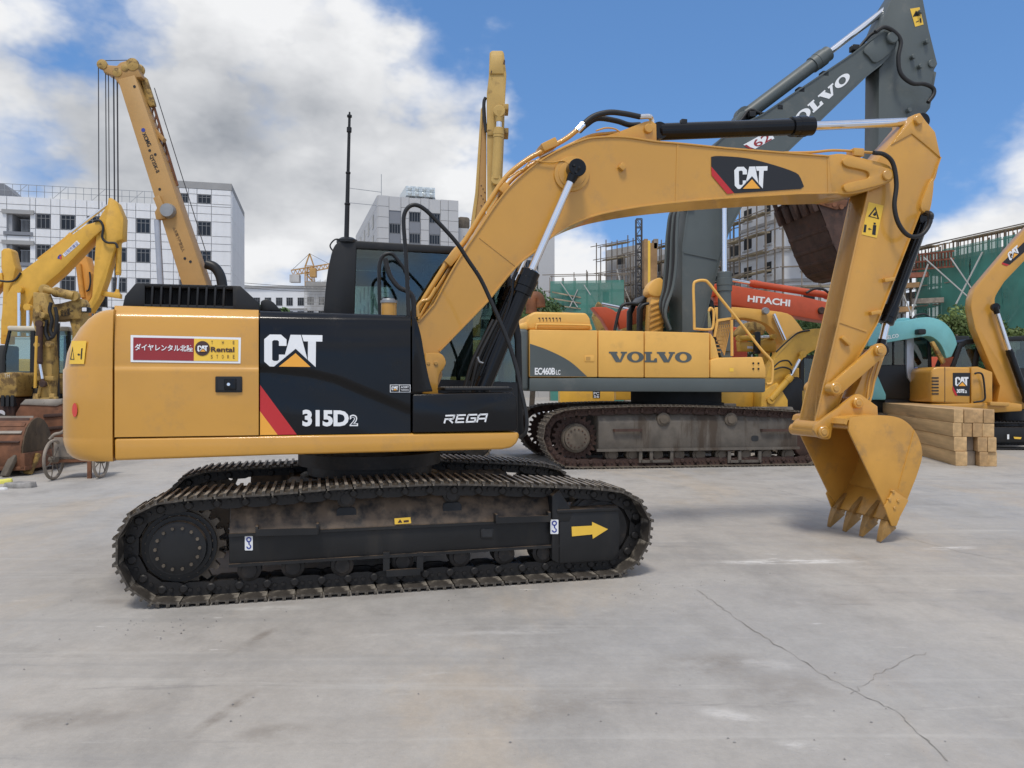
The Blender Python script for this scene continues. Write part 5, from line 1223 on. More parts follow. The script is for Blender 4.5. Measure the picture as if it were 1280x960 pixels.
    for px, py in ((1032, 253.5), (1041, 256.5), (1050, 259.5)):
        bm = BM(); c = U2.at(px, py, -HW2); lathe(bm, (c.x, -HW2 - .07, c.z), (c.x, -HW2, c.z), [(0, .025), (.001, .05), (1, .05)], 12); add('cutter_bolt', bm, 'rust_orange', bk, 30)
    bm = prism(U2, [(1024, 250), (1036, 246), (1060, 250), (1058, 258), (1046, 262), (1026, 256)], -HW2 - .045, -HW2 - .012, .01); add('side_cutter', bm, 'rust_orange', bk, 35)
    bm = prism(U2, [(1060, 300), (1078, 250), (1100, 240), (1105, 262), (1085, 310)], -.2, .2, .02); add('hanger', bm, 'rust_dark', bk, 35)
grey_excavator()
# ------------------------------------------------------------------ machines further back
def mach(name, label, cat, px, depth, yaw, group=None):
    x = (px - CX) / FPX * depth
    root = thing(name, label, cat, (x, depth, 0), R(yaw), group); return Frame(x, depth, yaw, root, yaw), root
def pp(fr, par, name, pix, m, y0, y1, bev=.02, seg=2): return add(name, prism(fr, pix, y0, y1, bev, seg), m, par, 35, fr)
def simple_tracks(fr, root, x0, x1, yn, w, gauge, h, m1='mud_steel', m2='link_steel', n=34):
    """crawler tracks in metres: from x0 to x1, near edge yn, shoe width w, height h"""
    for k, y in enumerate((yn, yn + gauge)):
        r = h / 2; P = []
        for a in range(-90, 91, 30): P.append(Vector((x1 - r + r * math.cos(R(a)), 0, r + r * math.sin(R(a)))))
        for a in range(90, 271, 30): P.append(Vector((x0 + r + r * math.cos(R(a)), 0, r + r * math.sin(R(a)))))
        P = P[::-1]; tr = add('track', BM(), None, root, 0, fr); L = [0]
        for i in range(len(P)): L.append(L[-1] + (P[(i + 1) % len(P)] - P[i]).length)
        tot = L[-1]; pitch = tot / n
        def at_s(s):
            s %= tot
            for i in range(len(P)):
                if L[i] <= s <= L[i + 1]: return P[i].lerp(P[(i + 1) % len(P)], (s - L[i]) / max(1e-6, L[i + 1] - L[i]))
            return P[0]
        sh = BM(); box(sh, -pitch * .5, pitch * .46, -w / 2, w / 2, -.05, -.02)
        for g in (-.4, .1): box(sh, pitch * g, pitch * g + .02, -w / 2, w / 2, -.02, 0)
        fix(sh); s0 = add('track_shoe', sh, m1, tr, 30)
        for i in range(n):
            a = at_s((i - .5) * pitch); b = at_s((i + .5) * pitch); t = (b - a).normalized(); c = (a + b) / 2; nr = Vector((-t.z, 0, t.x))
            M = Matrix(((t.x, 0, nr.x, c.x), (0, 1, 0, y + w / 2), (t.z, 0, nr.z, c.z), (0, 0, 0, 1)))
            if i == 0: s0.matrix_local = M
            else: copy_to(s0, tr, M)
        bm = BM(); box(bm, x0 + h * .8, x1 - h * .8, y + .06, y + w - .06, h * .25, h * .8, .03); add('track_frame', bm, m2, root, 30, fr)
        for cx_ in (x0 + r, x1 - r):
            bm = BM(); lathe(bm, (cx_, y + .05, r), (cx_, y + w - .05, r), [(0, r * .4), (.05, r * .5), (.1, r * .8), (.9, r * .8), (1, r * .5)], 20); add('track_wheel', bm, m2, root, 30, fr)

# yellow excavator on the left with its arm raised
def left_excavator():
    F, r = mach('excavator', 'bright yellow excavator at far left with raised bent boom and small purple emblem', 'excavator', 30, 22.5, 8)
    y = -.28
    boom = pp(F, r, 'boom', [(1, 420), (1, 402), (4, 376), (15, 357), (27, 339), (107, 281), (124, 276), (129, 280), (128, 287), (117.5, 295.5), (75, 340), (54, 357.5), (41, 370), (33, 384), (28, 406), (28, 420)], 'strong_yellow', y, -y, .02)
    decal(F, 'emblem', polys([(0, 6), (4, 2), (10, 0), (14, 3), (10, 8), (5, 9)]), ((70.5, 320), (77, 317), (77.5, 322), (72, 324.5)), y, 'decal_blue', boom, .008)
    decal(F, 'emblem', polys([(0, 0), (5, -2), (6, 6), (2, 8)]), ((74, 320), (77.5, 319), (77, 324), (75, 325.5)), y, 'reflector_red', boom, .01)
    print_px(F, 'company_plate', [[(78, 318), (96, 300.5), (100, 304.5), (81, 321)]], y, 'paper', boom, .006)
    decal(F, 'company_lettering', text_poly('辽阳市建设', 0), ((79.5, 316.5), (95.5, 302), (98.5, 305.5), (82, 319)), y, 'decal_blue', boom, .009)
    arm = pp(F, r, 'arm', [(135.5, 247.5), (139, 247), (146, 253), (154, 272), (153, 299), (146, 301), (144, 307), (132, 350), (124, 372), (112, 391), (104, 388), (115, 371), (117, 340), (120, 295), (124, 272), (134, 256)], 'strong_yellow', -.2, .2, .02)
    pp(F, r, 'ram_sleeve', [(81, 296), (87, 290), (91, 294), (50, 326), (46, 323)], 'strong_yellow', -.15, -.02, .01)
    a = F.at(86, 293, -.08); b = F.at(133.5, 256.5, -.08); bm = BM(); cyl(bm, a, b, .045, 12); add('arm_ram_rod', bm, 'chrome', r, 40, F)
    a = F.at(149, 301, 0); b = F.at(148, 344, 0); c = F.at(146.5, 368, 0); ram(F, r, a, b, c, .075, .04, 'strong_yellow', 1.1, .2, .1, .09, 'bucket_ram')
    pp(F, r, 'bucket_link', [(124, 363), (150, 367), (150, 373), (124, 369)], 'strong_yellow', -.1, .1, .015)
    hose(F, r, [(118, 276), (125, 276), (129, 284), (128, 297), (134, 303), (144, 304), (147, 310)], -.3, .035, 'black_rubber', 'hose')
    for px, y0, y1 in ((24, 362, 420), (35, 384, 420)):
        a = F.at(px, y0, -.4); b = F.at(px, y1, -.4); bm = BM(); cyl(bm, a, b, .05, 12); rd = add('boom_ram_rod', bm, 'chrome', r, 40, F); bm = BM(); lathe(bm, a + Vector((0, -.08, 0)), a + Vector((0, .1, 0)), [(0, .1), (1, .1)], 14); add('rod_eye', bm, 'strong_yellow', rd, 40)
    hose(F, r, [(26, 341), (19, 350), (10, 352), (0, 351)], -.3, .03, 'black_rubber', 'hose')
    a = F.at(-40, 405, -1.3); b = F.at(40, 480, -1.3); bm = BM(); box(bm, a.x, b.x, -1.2, 1.2, .95, 2.3, .1); add('body', bm, 'strong_yellow', r, 30, F)
    simple_tracks(F, r, a.x - .3, b.x + .6, -1.4, .55, 2.1, .85)
left_excavator()
def left_edge_excavator():
    F, r = mach('excavator', 'yellow excavator at the left frame edge, only its rounded upright arm top showing', 'excavator', 0, 26, 8)
    pp(F, r, 'arm', [(1, 314), (4, 310.5), (11, 310), (14, 313), (17, 328), (19.5, 335), (17, 347), (11, 361), (10, 430), (0, 430), (3, 372), (4, 345), (1, 335)], 'strong_yellow', -.25, .25, .04)
    pp(F, r, 'boom', [(-60, 420), (-40, 360), (2, 340), (4, 352), (-25, 385), (-30, 440), (-60, 440)], 'strong_yellow', -.25, .25, .04)
    a = F.at(-70, 405, -1.3); bm = BM(); box(bm, a.x - 1.5, a.x + 1.5, -1.2, 1.2, 0.4, 2.4, .1); add('body', bm, 'strong_yellow', r, 30, F)
left_edge_excavator()
def orange_arm():
    F, r = mach('excavator', 'weathered orange excavator arm standing upright behind the yellow one at left', 'excavator', 106, 27, 5)
    pp(F, r, 'arm', [(97, 323), (100, 319), (107.5, 320), (112, 337), (115, 342), (114, 371), (107.5, 382), (104, 440), (94, 440), (102, 376), (99, 340)], 'arm_orange', -.25, .25, .03)
    a = F.at(98, 330, -.3); b = F.at(103, 372, -.3); bm = BM(); cyl(bm, a, b, .09, 12); add('bucket_ram', bm, 'arm_orange', r, 40, F)
    hose(F, r, [(112, 340), (113, 352), (111, 362), (108, 364)], -.3, .03, 'black_rubber', 'hose')
    a = F.at(150, 420, -1.2); bm = BM(); box(bm, a.x - 2.2, a.x + 1.8, -1.2, 1.2, .3, 2.2, .1); add('body', bm, 'arm_orange', r, 30, F)
orange_arm()

# truck crane whose telescopic boom rises on the left
def truck_crane():
    F, r = mach('truck_crane', 'tall tan telescopic crane boom leaning left, with hoist ropes and dark lettering', 'crane', 235, 31, 4)
    y = -.42
    boom = pp(F, r, 'boom', [(147, 99), (168, 93.5), (258, 356), (275, 405), (243, 405), (227.5, 356)], 'crane_yellow', y, -y, .03)
    hd = pp(F, r, 'boom_head', [(122.6, 78), (124, 75.5), (130, 75.5), (134, 81), (146, 82), (150, 78), (163, 74), (168, 76), (171, 84), (177, 96), (169, 97), (149, 106), (144, 99), (143, 95), (131, 90)], 'crane_yellow', -.3, .3, .03)
    for px, py, rr in ((165, 80, .25), (127, 80, .2), (146, 90, .18), (156, 84, .15)):
        bm = BM(); p = F.at(px, py, -.34); lathe(bm, (p.x, -.36, p.z), (p.x, .36, p.z), [(0, rr * .4), (.05, rr), (.15, rr), (.2, rr * .8), (.8, rr * .8), (.85, rr), (.95, rr), (1, rr * .4)], 18); add('sheave', bm, 'olive_yellow', hd, 35, F)
    # folding jib along the back of the boom
    bm = BM(); a0, a1 = (182, 98), (222, 232); b0, b1 = (177, 101), (215, 235)
    for k in range(13):
        t = k / 12; t2 = (k + 1) / 12
        A = F.at(lerp(a0[0], a1[0], t), lerp(a0[1], a1[1], t), .2); B = F.at(lerp(b0[0], b1[0], t2), lerp(b0[1], b1[1], t2), .2)
        if k < 12: bar(bm, A, B, .05)
    bar(bm, F.at(*a0, .2), F.at(*a1, .2), .08); bar(bm, F.at(*b0, .2), F.at(*b1, .2), .07); fix(bm); add('lattice_jib', bm, 'rust_orange', boom, 0, F)
    pp(F, boom, 'jib_hinge', [(176, 100), (182, 96), (186, 108), (192, 126), (193, 131), (187, 133), (182, 124)], 'olive_yellow', .05, .3, .02)
    pp(F, boom, 'rope_guide', [(194, 160), (205, 172), (203, 177), (196, 170)], 'crane_yellow', -.1, .2, .01)
    # lettering runs down the boom
    decal(F, 'boom_lettering', text_poly('XCMG', .03), ((181.5, 164.5), (189.5, 181), (184.5, 184), (177.5, 167)), y, 'decal_black', boom, .01)
    decal(F, 'boom_lettering', text_poly('QY25K-II', .02), ((190.5, 192), (199.5, 214), (194.5, 217), (186, 195.5)), y, 'decal_black', boom, .01)
    print_px(F, 'boom_emblem', [circle(179, 162.5, 2.6, 10)], y, 'decal_blue', boom, .01)
    decal(F, 'boom_lettering', text_poly('△吊臂下严禁站人', .0), ((219, 283), (231.5, 313), (227.5, 315.5), (215.5, 285)), y, 'decal_black', boom, .01)
    for px, py in ((187, 188), (194, 193), (231, 323), (238, 327), (168, 108), (199.5, 236.5)): print_px(F, 'boom_hole', [circle(px, py, 1.8, 8)], y, 'decal_black', boom, .012)
    pp(F, boom, 'ram_saddle', [(191, 247), (199, 244), (207, 262), (206, 273), (195, 275), (193, 265), (196, 260)], 'crane_yellow', y - .12, y + .1, .03)
    bm = BM(); p = F.at(211, 264, y); lathe(bm, (p.x, y - .25, p.z), (p.x, y + .1, p.z), [(0, .12), (.02, .26), (.6, .3), (1, .3)], 18); add('work_lamp', bm, 'grey_metal', boom, 35, F)
    a = F.at(196.5, 275, y); b = F.at(201, 360, y); bm = BM(); cyl(bm, a, b, .12, 14); add('luffing_ram', bm, 'silver', r, 40, F)
    bm = BM(); tube(bm, [F.at(258, 330, -.1), F.at(268, 334, -.1), F.at(275, 344, -.1), F.at(278, 358, -.1), F.at(279, 372, -.1)], .2, 10); add('cable_drum_guard', bm, 'black_satin', r, 40, F)
    ends = {123: 330, 132: 345, 135.5: 300, 142: 320, 146.5: 330}
    for px, ye in ends.items():
        bm = BM(); a = F.at(px, 80 if px < 130 else 92, -.1); b = F.at(px + (2 if px > 125 else 1), ye + 40, -.1); cyl(bm, a, b, .03 if px > 140 else .02, 6); add('hoist_rope', bm, 'cable', r, 0, F)
    bm = BM(); cyl(bm, F.at(193, 110, .1), F.at(262, 330, .1), .02, 6); cyl(bm, F.at(123, 76, 0), F.at(166, 75, 0), .015, 6); fix(bm); add('stay_rope', bm, 'cable', r, 0, F)
    bm = BM(); p = F.at(125, 376, -.1); box(bm, p.x - .22, p.x + .22, -.3, .1, p.z - .25, p.z + .3, .04); lathe(bm, (p.x, -.1, p.z + .3), (p.x, -.1, p.z + .6), [(0, .1), (1, .04)], 10); add('hook_block', bm, 'black_satin', r, 35, F)
    a = F.at(262, 430, -1.2); bm = BM(); box(bm, a.x - 2.5, a.x + 1.6, -1.2, 1.2, 1.4, 3.2, .1); add('turntable', bm, 'crane_yellow', r, 30, F)
    bm = BM(); box(bm, a.x - 6, a.x + 5, -1.25, 1.25, .7, 1.4, .05); add('chassis', bm, 'crane_yellow', r, 30, F)
    for k in (-4.8, -1.6, -.2, 3.2):
        for yy in (-1.2, .75):
            bm = BM(); lathe(bm, (a.x + k, yy, .52), (a.x + k, yy + .4, .52), [(0, .2), (.05, .3), (.1, .5), (.2, .52), (.8, .52), (.9, .5), (1, .2)], 20); add('wheel', bm, 'tyre', r, 30, F)
truck_crane()

# backhoe loader with a cream-roofed cab, its digging arm to the front
def backhoe():
    F, r = mach('backhoe_loader', 'dirty yellow backhoe loader with cream cab roof and rust-streaked digging arm', 'backhoe loader', 50, 16.5, 6)
    y = -.75
    cab = pp(F, r, 'cab_roof', [(7.5, 407), (86, 408), (87, 414), (9, 413.5)], 'cream', y, .75, .04)
    bm = BM()
    for yy in (y, .69):
        for P in ([(10, 413), (13, 413), (6, 444), (6, 470), (3, 470), (3, 444)], [(38, 414), (43, 414), (43, 480), (37, 480)], [(84, 414), (87, 414), (88, 480), (84, 480)], [(3, 466), (88, 466), (88, 480), (3, 480)], [(70, 414), (73, 414), (73, 470), (70, 470)]):
            pts = [F.at(a, b, y) for a, b in P]; b2 = BM(); prism_xz(b2, [(p.x, p.z) for p in pts], yy, yy + .06); fix(b2); merge(bm, b2)
    add('cab_post', bm, 'black_satin', cab, 30, F)
    for yy in (y + .02, .70):
        for P in ([(13, 414), (38, 414), (37, 467), (6, 467), (6, 444)], [(43, 414), (84, 414), (84, 467), (43, 467)]):
            pts = [F.at(a, b, y) for a, b in P]; bm = BM(); prism_xz(bm, [(p.x, p.z) for p in pts], yy, yy + .01); add('cab_window', bm, 'cab_glass', cab, 0, F)
    p = F.at(25, 470, 0); bm = BM(); box(bm, p.x - .3, p.x + .3, -.3, .3, p.z - .3, p.z + .1, .05); box(bm, p.x - .3, p.x - .15, -.3, .3, p.z, p.z + .65, .05); add('seat', bm, 'seat_cloth', cab, 30, F)
    pp(F, r, 'body', [(5, 480), (88, 480), (88, 520), (5, 520)], 'black_satin', y + .05, .7, .04)
    pp(F, r, 'side_plate', [(66, 467), (82, 467), (82, 492), (66, 492)], 'olive_yellow', y - .02, y + .1, .02)
    for px, rr in ((33, .78), (105, .5)):
        for yy in (y - .3, .5):
            p = F.at(px, 500, y); bm = BM(); lathe(bm, (p.x, yy, rr), (p.x, yy + .45, rr), [(0, rr * .25), (.02, rr * .5), (.1, rr * .55), (.12, rr * .85), (.2, rr), (.8, rr), (.9, rr * .85), (1, rr * .3)], 28)
            for k in range(24):
                a = 2 * math.pi * k / 24; box2 = BM(); box(box2, -.05, .05, yy + .03, yy + .42, rr * .97, rr * 1.03); bmesh.ops.rotate(box2, cent=(0, 0, 0), matrix=Matrix.Rotation(a, 3, 'Y'), verts=box2.verts); bmesh.ops.translate(box2, vec=(p.x, 0, rr), verts=box2.verts); merge(bm, box2)
            fix(bm); add('wheel', bm, 'tyre', r, 30, F)
    # digging arm hangs towards the camera
    ya = -1.5
    arm = pp(F, r, 'digging_arm', [(41, 365), (55, 366), (58, 374), (61, 381), (62.5, 415), (65, 462), (63, 500), (51, 500), (46, 462), (44, 415), (40, 400), (41, 381)], 'olive_yellow', ya, ya + .3, .02)
    for P in ([(44, 385), (48, 381), (52, 392), (53, 404), (46, 406), (42, 400)], [(42, 398), (56, 402), (55, 408), (44, 407)]): pp(F, arm, 'arm_pivot', P, 'olive_yellow', ya - .1, ya + .02, .01)
    for px, py in ((45.5, 392), (52, 394), (45.5, 431), (60, 430)): bm = boss(F, px, py, ya - .16, ya, .06); add('arm_pin', bm, 'olive_yellow', arm, 30, F)
    a = F.at(49.5, 405, ya - .1); b = F.at(49, 455, ya - .1); c = F.at(54, 480, ya - .1); ram(F, r, a, b, c, .06, .03, 'rust_dark', 1.1, .1, .07, .06, 'bucket_ram')
    bm = BM()
    for px in (46, 66): bar(bm, F.at(px, 492, ya), F.at(px - 1, 508, ya), .1)
    bar(bm, F.at(44, 473, ya), F.at(68, 473, ya), .09); bar(bm, F.at(42, 501, ya), F.at(72, 499, ya), .1); bar(bm, F.at(53, 474, ya), F.at(48, 497, ya), .06); bar(bm, F.at(57, 474, ya), F.at(64, 497, ya), .06); fix(bm, .01); add('bucket_linkage', bm, 'olive_yellow', r, 35, F)
    bm2 = pp(F, r, 'boom', [(60, 381), (76, 379), (100, 372.5), (104, 380), (100, 398.5), (88, 399), (72, 401), (61, 401)], 'olive_yellow', ya + .35, ya + .7, .02)
    pp(F, r, 'boom_mast', [(86, 400), (102, 392), (100, 412), (96, 480), (86, 480), (90, 415)], 'olive_yellow', ya + .4, ya + .9, .03)
    decal(F, 'boom_lettering', text_poly('安全第一', .01), ((75.5, 387.5), (91.5, 383), (91.5, 394), (75.5, 396)), ya + .35, 'decal_black', bm2, .01)
    a = F.at(93, 370, ya + .3); b = F.at(67, 364.5, ya + .3); c = F.at(56, 362, ya + .3); ram(F, r, a, b, c, .09, .055, 'olive_yellow', 1.15, .1, .1, .1, 'dipper_ram')
    pp(F, r, 'work_lamp', rrect(101.5, 383.5, 109, 390, 1), 'black_satin', ya + .2, ya + .4, .01); pp(F, r, 'lamp_lens', rrect(102.5, 384.5, 108, 389, .6), 'paper', ya + .19, ya + .3, 0)
    for P in ([(64, 378), (62, 388), (65, 400), (63, 412), (66, 420)], [(69, 384), (71, 396), (70, 412), (66, 421), (63, 422)], [(58, 400), (57, 415), (61, 425)]): hose(F, r, P, ya - .05, .035, 'black_rubber', 'hose')
    hose(F, r, [(46, 420), (45, 450), (44, 485)], ya - .15, .03, 'strong_yellow', 'steel_pipe')
    hose(F, r, [(73, 404), (72, 440), (73, 500)], ya + .3, .03, 'black_rubber', 'hose')
    # its bucket
    bk = pp(F, r, 'bucket', [(18, 517), (24, 507), (30, 500), (77, 500), (80, 512), (80, 548), (76, 562), (60, 578), (36, 580), (22, 560)], 'rust_orange', ya - .35, ya + .55, .05)
    for k in range(3): pp(F, bk, 'wear_strip', [(54 + 1 * k, 518 + 16 * k), (80, 516 + 16 * k), (80, 520 + 16 * k), (54 + k, 522 + 16 * k)], 'rust_dark', ya - .38, ya - .3, .005)
    pp(F, bk, 'bucket_top', [(24, 506), (31, 499), (77, 499), (77, 505), (70, 508)], 'worn_steel', ya - .37, ya + .5, .02)
backhoe()
# old loader nose at the frame edge
def loader_nose():
    F, r = mach('wheel_loader', 'scuffed dull yellow loader nose with black grille at the left edge', 'loader', 5, 15.5, 6)
    n = pp(F, r, 'nose', [(-30, 470), (2, 466), (18, 465), (20.5, 470), (21, 496), (-30, 500)], 'olive_yellow', -.6, .6, .04)
    pp(F, r, 'nose_base', [(-30, 500), (20, 497), (18, 521), (-30, 545)], 'rust_dark', -.55, .5, .03)
    for k in range(3): pp(F, n, 'grille_slot', rrect(1 + 6 * k, 494, 5 + 6 * k, 508, 1), 'interior_dark', -.62, -.5, 0)
    decal(F, 'nose_lettering', text_poly('TH', .0), (5, 467, 12, 472), -.6, 'cream', n, .008)
    for yy in (-.75, .4):
        p = F.at(-15, 520, -.6); bm = BM(); lathe(bm, (p.x, yy, .55), (p.x, yy + .35, .55), [(0, .15), (.1, .45), (.2, .55), (.8, .55), (1, .3)], 24); add('wheel', bm, 'tyre', r, 30, F)
    bm = BM(); lathe(bm, F.at(1, 517, -.66), F.at(1, 517, -.55), [(0, .05), (.01, .07), (1, .07)], 12); add('white_ring', bm, 'paper', r, 30, F)
loader_nose()
# loose rusty bucket on the ground
def loose_bucket():
    F, r = mach('digger_bucket', 'loose rust-brown digger bucket lying on the ground at left edge', 'bucket', 27, 13.3, 6)
    H = 1.02; D = 1.25; P = []
    for k in range(13): a = R(-20 + 200 * k / 12); P.append((D * .42 - D * .42 * math.cos(a), H * .36 + H * .62 * math.sin(a)))
    P = [(max(-.02, y), max(.14, z)) for y, z in P]
    x1 = 0.0; x0 = -2.2
    bm = BM(); A = [[bm.verts.new((x, y + o * .03, z - o * .03)) for y, z in P] for x, o in ((x0, 0), (x1, 0))]
    for i in range(len(P) - 1): bm.faces.new((A[0][i], A[0][i + 1], A[1][i + 1], A[1][i]))
    fix(bm); add('curved_back', bm, 'rust_orange', r, 50, F)
    for x in (x1, x0):
        bm = BM(); prof = P + [(D * 1.0, .42), (D * .98, .16), (.05, .14)]
        v0 = [bm.verts.new((x - .02, y, z)) for y, z in prof]; v1 = [bm.verts.new((x + .02, y, z)) for y, z in prof]
        bm.faces.new(v0); bm.faces.new(v1[::-1])
        for i in range(len(prof)): j = (i + 1) % len(prof); bm.faces.new((v0[i], v0[j], v1[j], v1[i]))
        fix(bm, .006); add('end_plate', bm, 'olive_rust', r, 35, F)
    bm = BM(); box(bm, x0, x1 + .06, .0, D * 1.25, .10, .17, .01); box(bm, x1 - .03, x1 + .05, .0, D * 1.3, .12, .40, .01); add('floor_plate', bm, 'rust_orange', r, 35, F)
    for k in range(6):
        i = 2 + k; (y0, z0), (y1, z1) = P[i], P[i + 1]; bm = BM(); bar(bm, (x0 + .05, (y0 + y1) / 2 - .012, (z0 + z1) / 2), (x1 - .05, (y0 + y1) / 2 - .012, (z0 + z1) / 2), .02, .07, (0, (z1 - z0), -(y1 - y0) * -1)); fix(bm); add('wear_strip', bm, ('rust_dark', 'worn_steel', 'rust_orange')[k % 3], r, 35, F)
    for x, y, m in ((-.14, .0, 'mud_steel'), (.06, .35, 'olive_yellow')):
        bm = BM(); bar(bm, (x, y + .05, .36), (x - .08, y - .12, .015), .15, .08); fix(bm, .015); add('tooth', bm, m, r, 35, F)
mat('olive_rust', (.085, .055, .028), .75, var=.35, vscale=3, dirt=(.05, .03, .02), damt=.8, dscale=4, bump=.3, bscale=25)
loose_bucket()
# two-wheeled hand cart
def cart():
    F, r = mach('hand_cart', 'old two-wheeled wooden hand cart partly hidden behind the counterweight', 'cart', 95, 13.2, 12)
    for px, yy, rr in ((67, -.35, .34), (126, -.2, .30)):
        p = F.at(px, 575, yy); bm = BM()
        n = 28; ring = [Vector((p.x + (0), yy, rr))]
        pts = [Vector((p.x + rr * .93 * math.cos(2 * math.pi * k / n) * .12, yy + rr * .93 * math.cos(2 * math.pi * k / n) * .99, rr + rr * .93 * math.sin(2 * math.pi * k / n))) for k in range(n + 1)]
        tube(bm, pts, .026, 8, 1); w = add('wheel', bm, 'wood_grey', r, 40, F)
        bm = BM(); c = Vector((p.x, yy, rr))
        for k in range(0, n, 4): cyl(bm, c, pts[k], .008, 5)
        lathe(bm, c - Vector((.06, -.03, 0)), c + Vector((.06, -.03, 0)), [(0, .05), (1, .05)], 10); fix(bm); add('spokes', bm, 'mud_steel', w, 30, F)
    a = F.at(67, 547, -.2); b = F.at(128, 573, -.2)
    bm = BM(); box(bm, a.x, b.x, -.2, .35, b.z, b.z + .04); box(bm, a.x, b.x, -.2, -.16, b.z, a.z); box(bm, a.x, b.x, .31, .35, b.z, a.z); fix(bm); add('tray', bm, 'wood_grey', r, 30, F)
    bm = BM(); p = F.at(112, 580, -.25); bar(bm, (p.x, -.25, p.z + .1), (p.x, -.25, 0), .06); bar(bm, (a.x, -.2, b.z - .03), (b.x, -.2, b.z - .03), .05); fix(bm); add('prop_leg', bm, 'rust_orange', r, 30, F)
    hose(F, r, [(62, 549), (68, 543), (76, 541), (82, 536)], -.3, .025, 'wood_grey', 'rope')
cart()
def slab_bits():
    def blob(name, label, cat, px, py, w, d, h, m, seed, n=9):
        Y = CAM_H * FPX / (py - CY); x = (px - CX) / FPX * Y; rnd = random.Random(seed); bm = BM(); A = []; B = []
        for k in range(n):
            a = 2 * math.pi * k / n; q = rnd.uniform(.75, 1.1); A.append(bm.verts.new((w * q * math.cos(a), d * q * math.sin(a), -.005))); B.append(bm.verts.new((w * q * .92 * math.cos(a), d * q * .9 * math.sin(a), h * rnd.uniform(.8, 1.2))))
        for k in range(n): bm.faces.new((A[k], A[(k + 1) % n], B[(k + 1) % n], B[k]))
        bm.faces.new(B); bm.faces.new(A[::-1]); fix(bm, h * .15); o = add(name, bm, m, None, 35); o.location = (x, Y, 0); return tag(o, label, cat)
    blob('stone_slab', 'flat broken grey stone slab lying on the ground near the left edge', 'stone', 28, 609, .26, .16, .08, 'stone', 3)
    blob('sack', 'crumpled lemon-yellow sack on the ground beside the rusty bucket', 'sack', 3, 604, .16, .12, .06, 'lemon', 5)
    blob('plastic_scrap', 'small white plastic scrap in front of the yellow sack', 'plastic', 4, 612, .07, .05, .03, 'paper', 6, 7)
    blob('metal_sheet', 'dark bent metal sheet lying behind the rusty bucket', 'sheet', 47, 590, .32, .3, .03, 'wood_grey', 8)
    blob('plastic_sheet', 'pale blue-white plastic sheet under the hand cart', 'plastic', 52, 583, .14, .2, .05, 'paper', 11)
    blob('tarpaulin', 'white tarpaulin heap left of the grey-boomed excavator', 'tarpaulin', 694, 536, .6, .6, .8, 'paper', 12, 14)
slab_bits()

# the tall pale arm rising behind the main boom
def tall_arm():
    F, r = mach('excavator', 'pale chipped yellow excavator arm folded upright behind the main cab and boom', 'excavator', 612, 16, 2)
    a = pp(F, r, 'arm', [(612, 65.5), (615, 63), (628, 63), (630, 66), (633, 93), (631, 133), (630, 175), (628, 225), (620, 300), (606, 300), (609, 245), (608.5, 116), (611, 95)], 'pale_yellow', -.25, .25, .02)
    pp(F, a, 'end_plate', [(613.5, 68), (628, 68), (630, 92), (612, 92)], 'pale_yellow', -.28, -.2, .01)
    b = pp(F, r, 'boom', [(601, 137), (606.5, 124), (608, 150), (608, 245), (600, 420), (576, 420), (588, 282), (594, 240), (597, 198)], 'crane_yellow', -.1, .4, .02)
    pp(F, b, 'boom_edge', [(601, 136), (603.5, 134), (598, 240), (592, 290), (587, 300), (594, 240)], 'pale_yellow', -.13, -.05, .01)
    p0 = F.at(624, 140, -.35); p1 = F.at(623.5, 160, -.35); p2 = F.at(620, 225, -.35); ram(F, r, p2, p1, p0, .1, .06, 'pale_yellow', 1.15, .2, .1, .12, 'bucket_ram', .08)
    for px, py in ((632, 135), (632, 165), (613, 167)):
        bm = BM(); p = F.at(px, py, -.2); box(bm, p.x - .06, p.x + .06, -.28, .1, p.z - .06, p.z + .06, .01); add('clip', bm, 'olive_yellow', a, 30, F)
    hose(F, r, [(608, 165), (605, 145), (605, 128), (607, 122)], -.2, .035, 'black_rubber', 'hose')
    for k in range(9): print_px(F, 'rust_patch', [circle(601.5 + (k % 3) * 2.3, 232 + k * 4.2, .9, 6)], -.1, 'rust_dark', b, .008)
    for px, py, s in ((630, 78, 2), (614, 90, 1.2), (624, 200, 1.0), (622, 212, 1.4), (619, 230, 1.6), (627, 150, 1)): print_px(F, 'rust_patch', [[(px, py - s * 2), (px + s * .8, py - s), (px + s * .4, py + s * 1.8), (px - s * .6, py + s)]], -.285, 'rust_dark', a, .02)
    bm = BM(); p = F.at(590, 420, 0); box(bm, p.x - 1.4, p.x + .4, -.3, 1.5, .9, 2.5, .1); add('body', bm, 'crane_yellow', r, 30, F)
    simple_tracks(F, r, p.x - 2.2, p.x + .45, -.2, .4, 1.5, .75)
tall_arm()

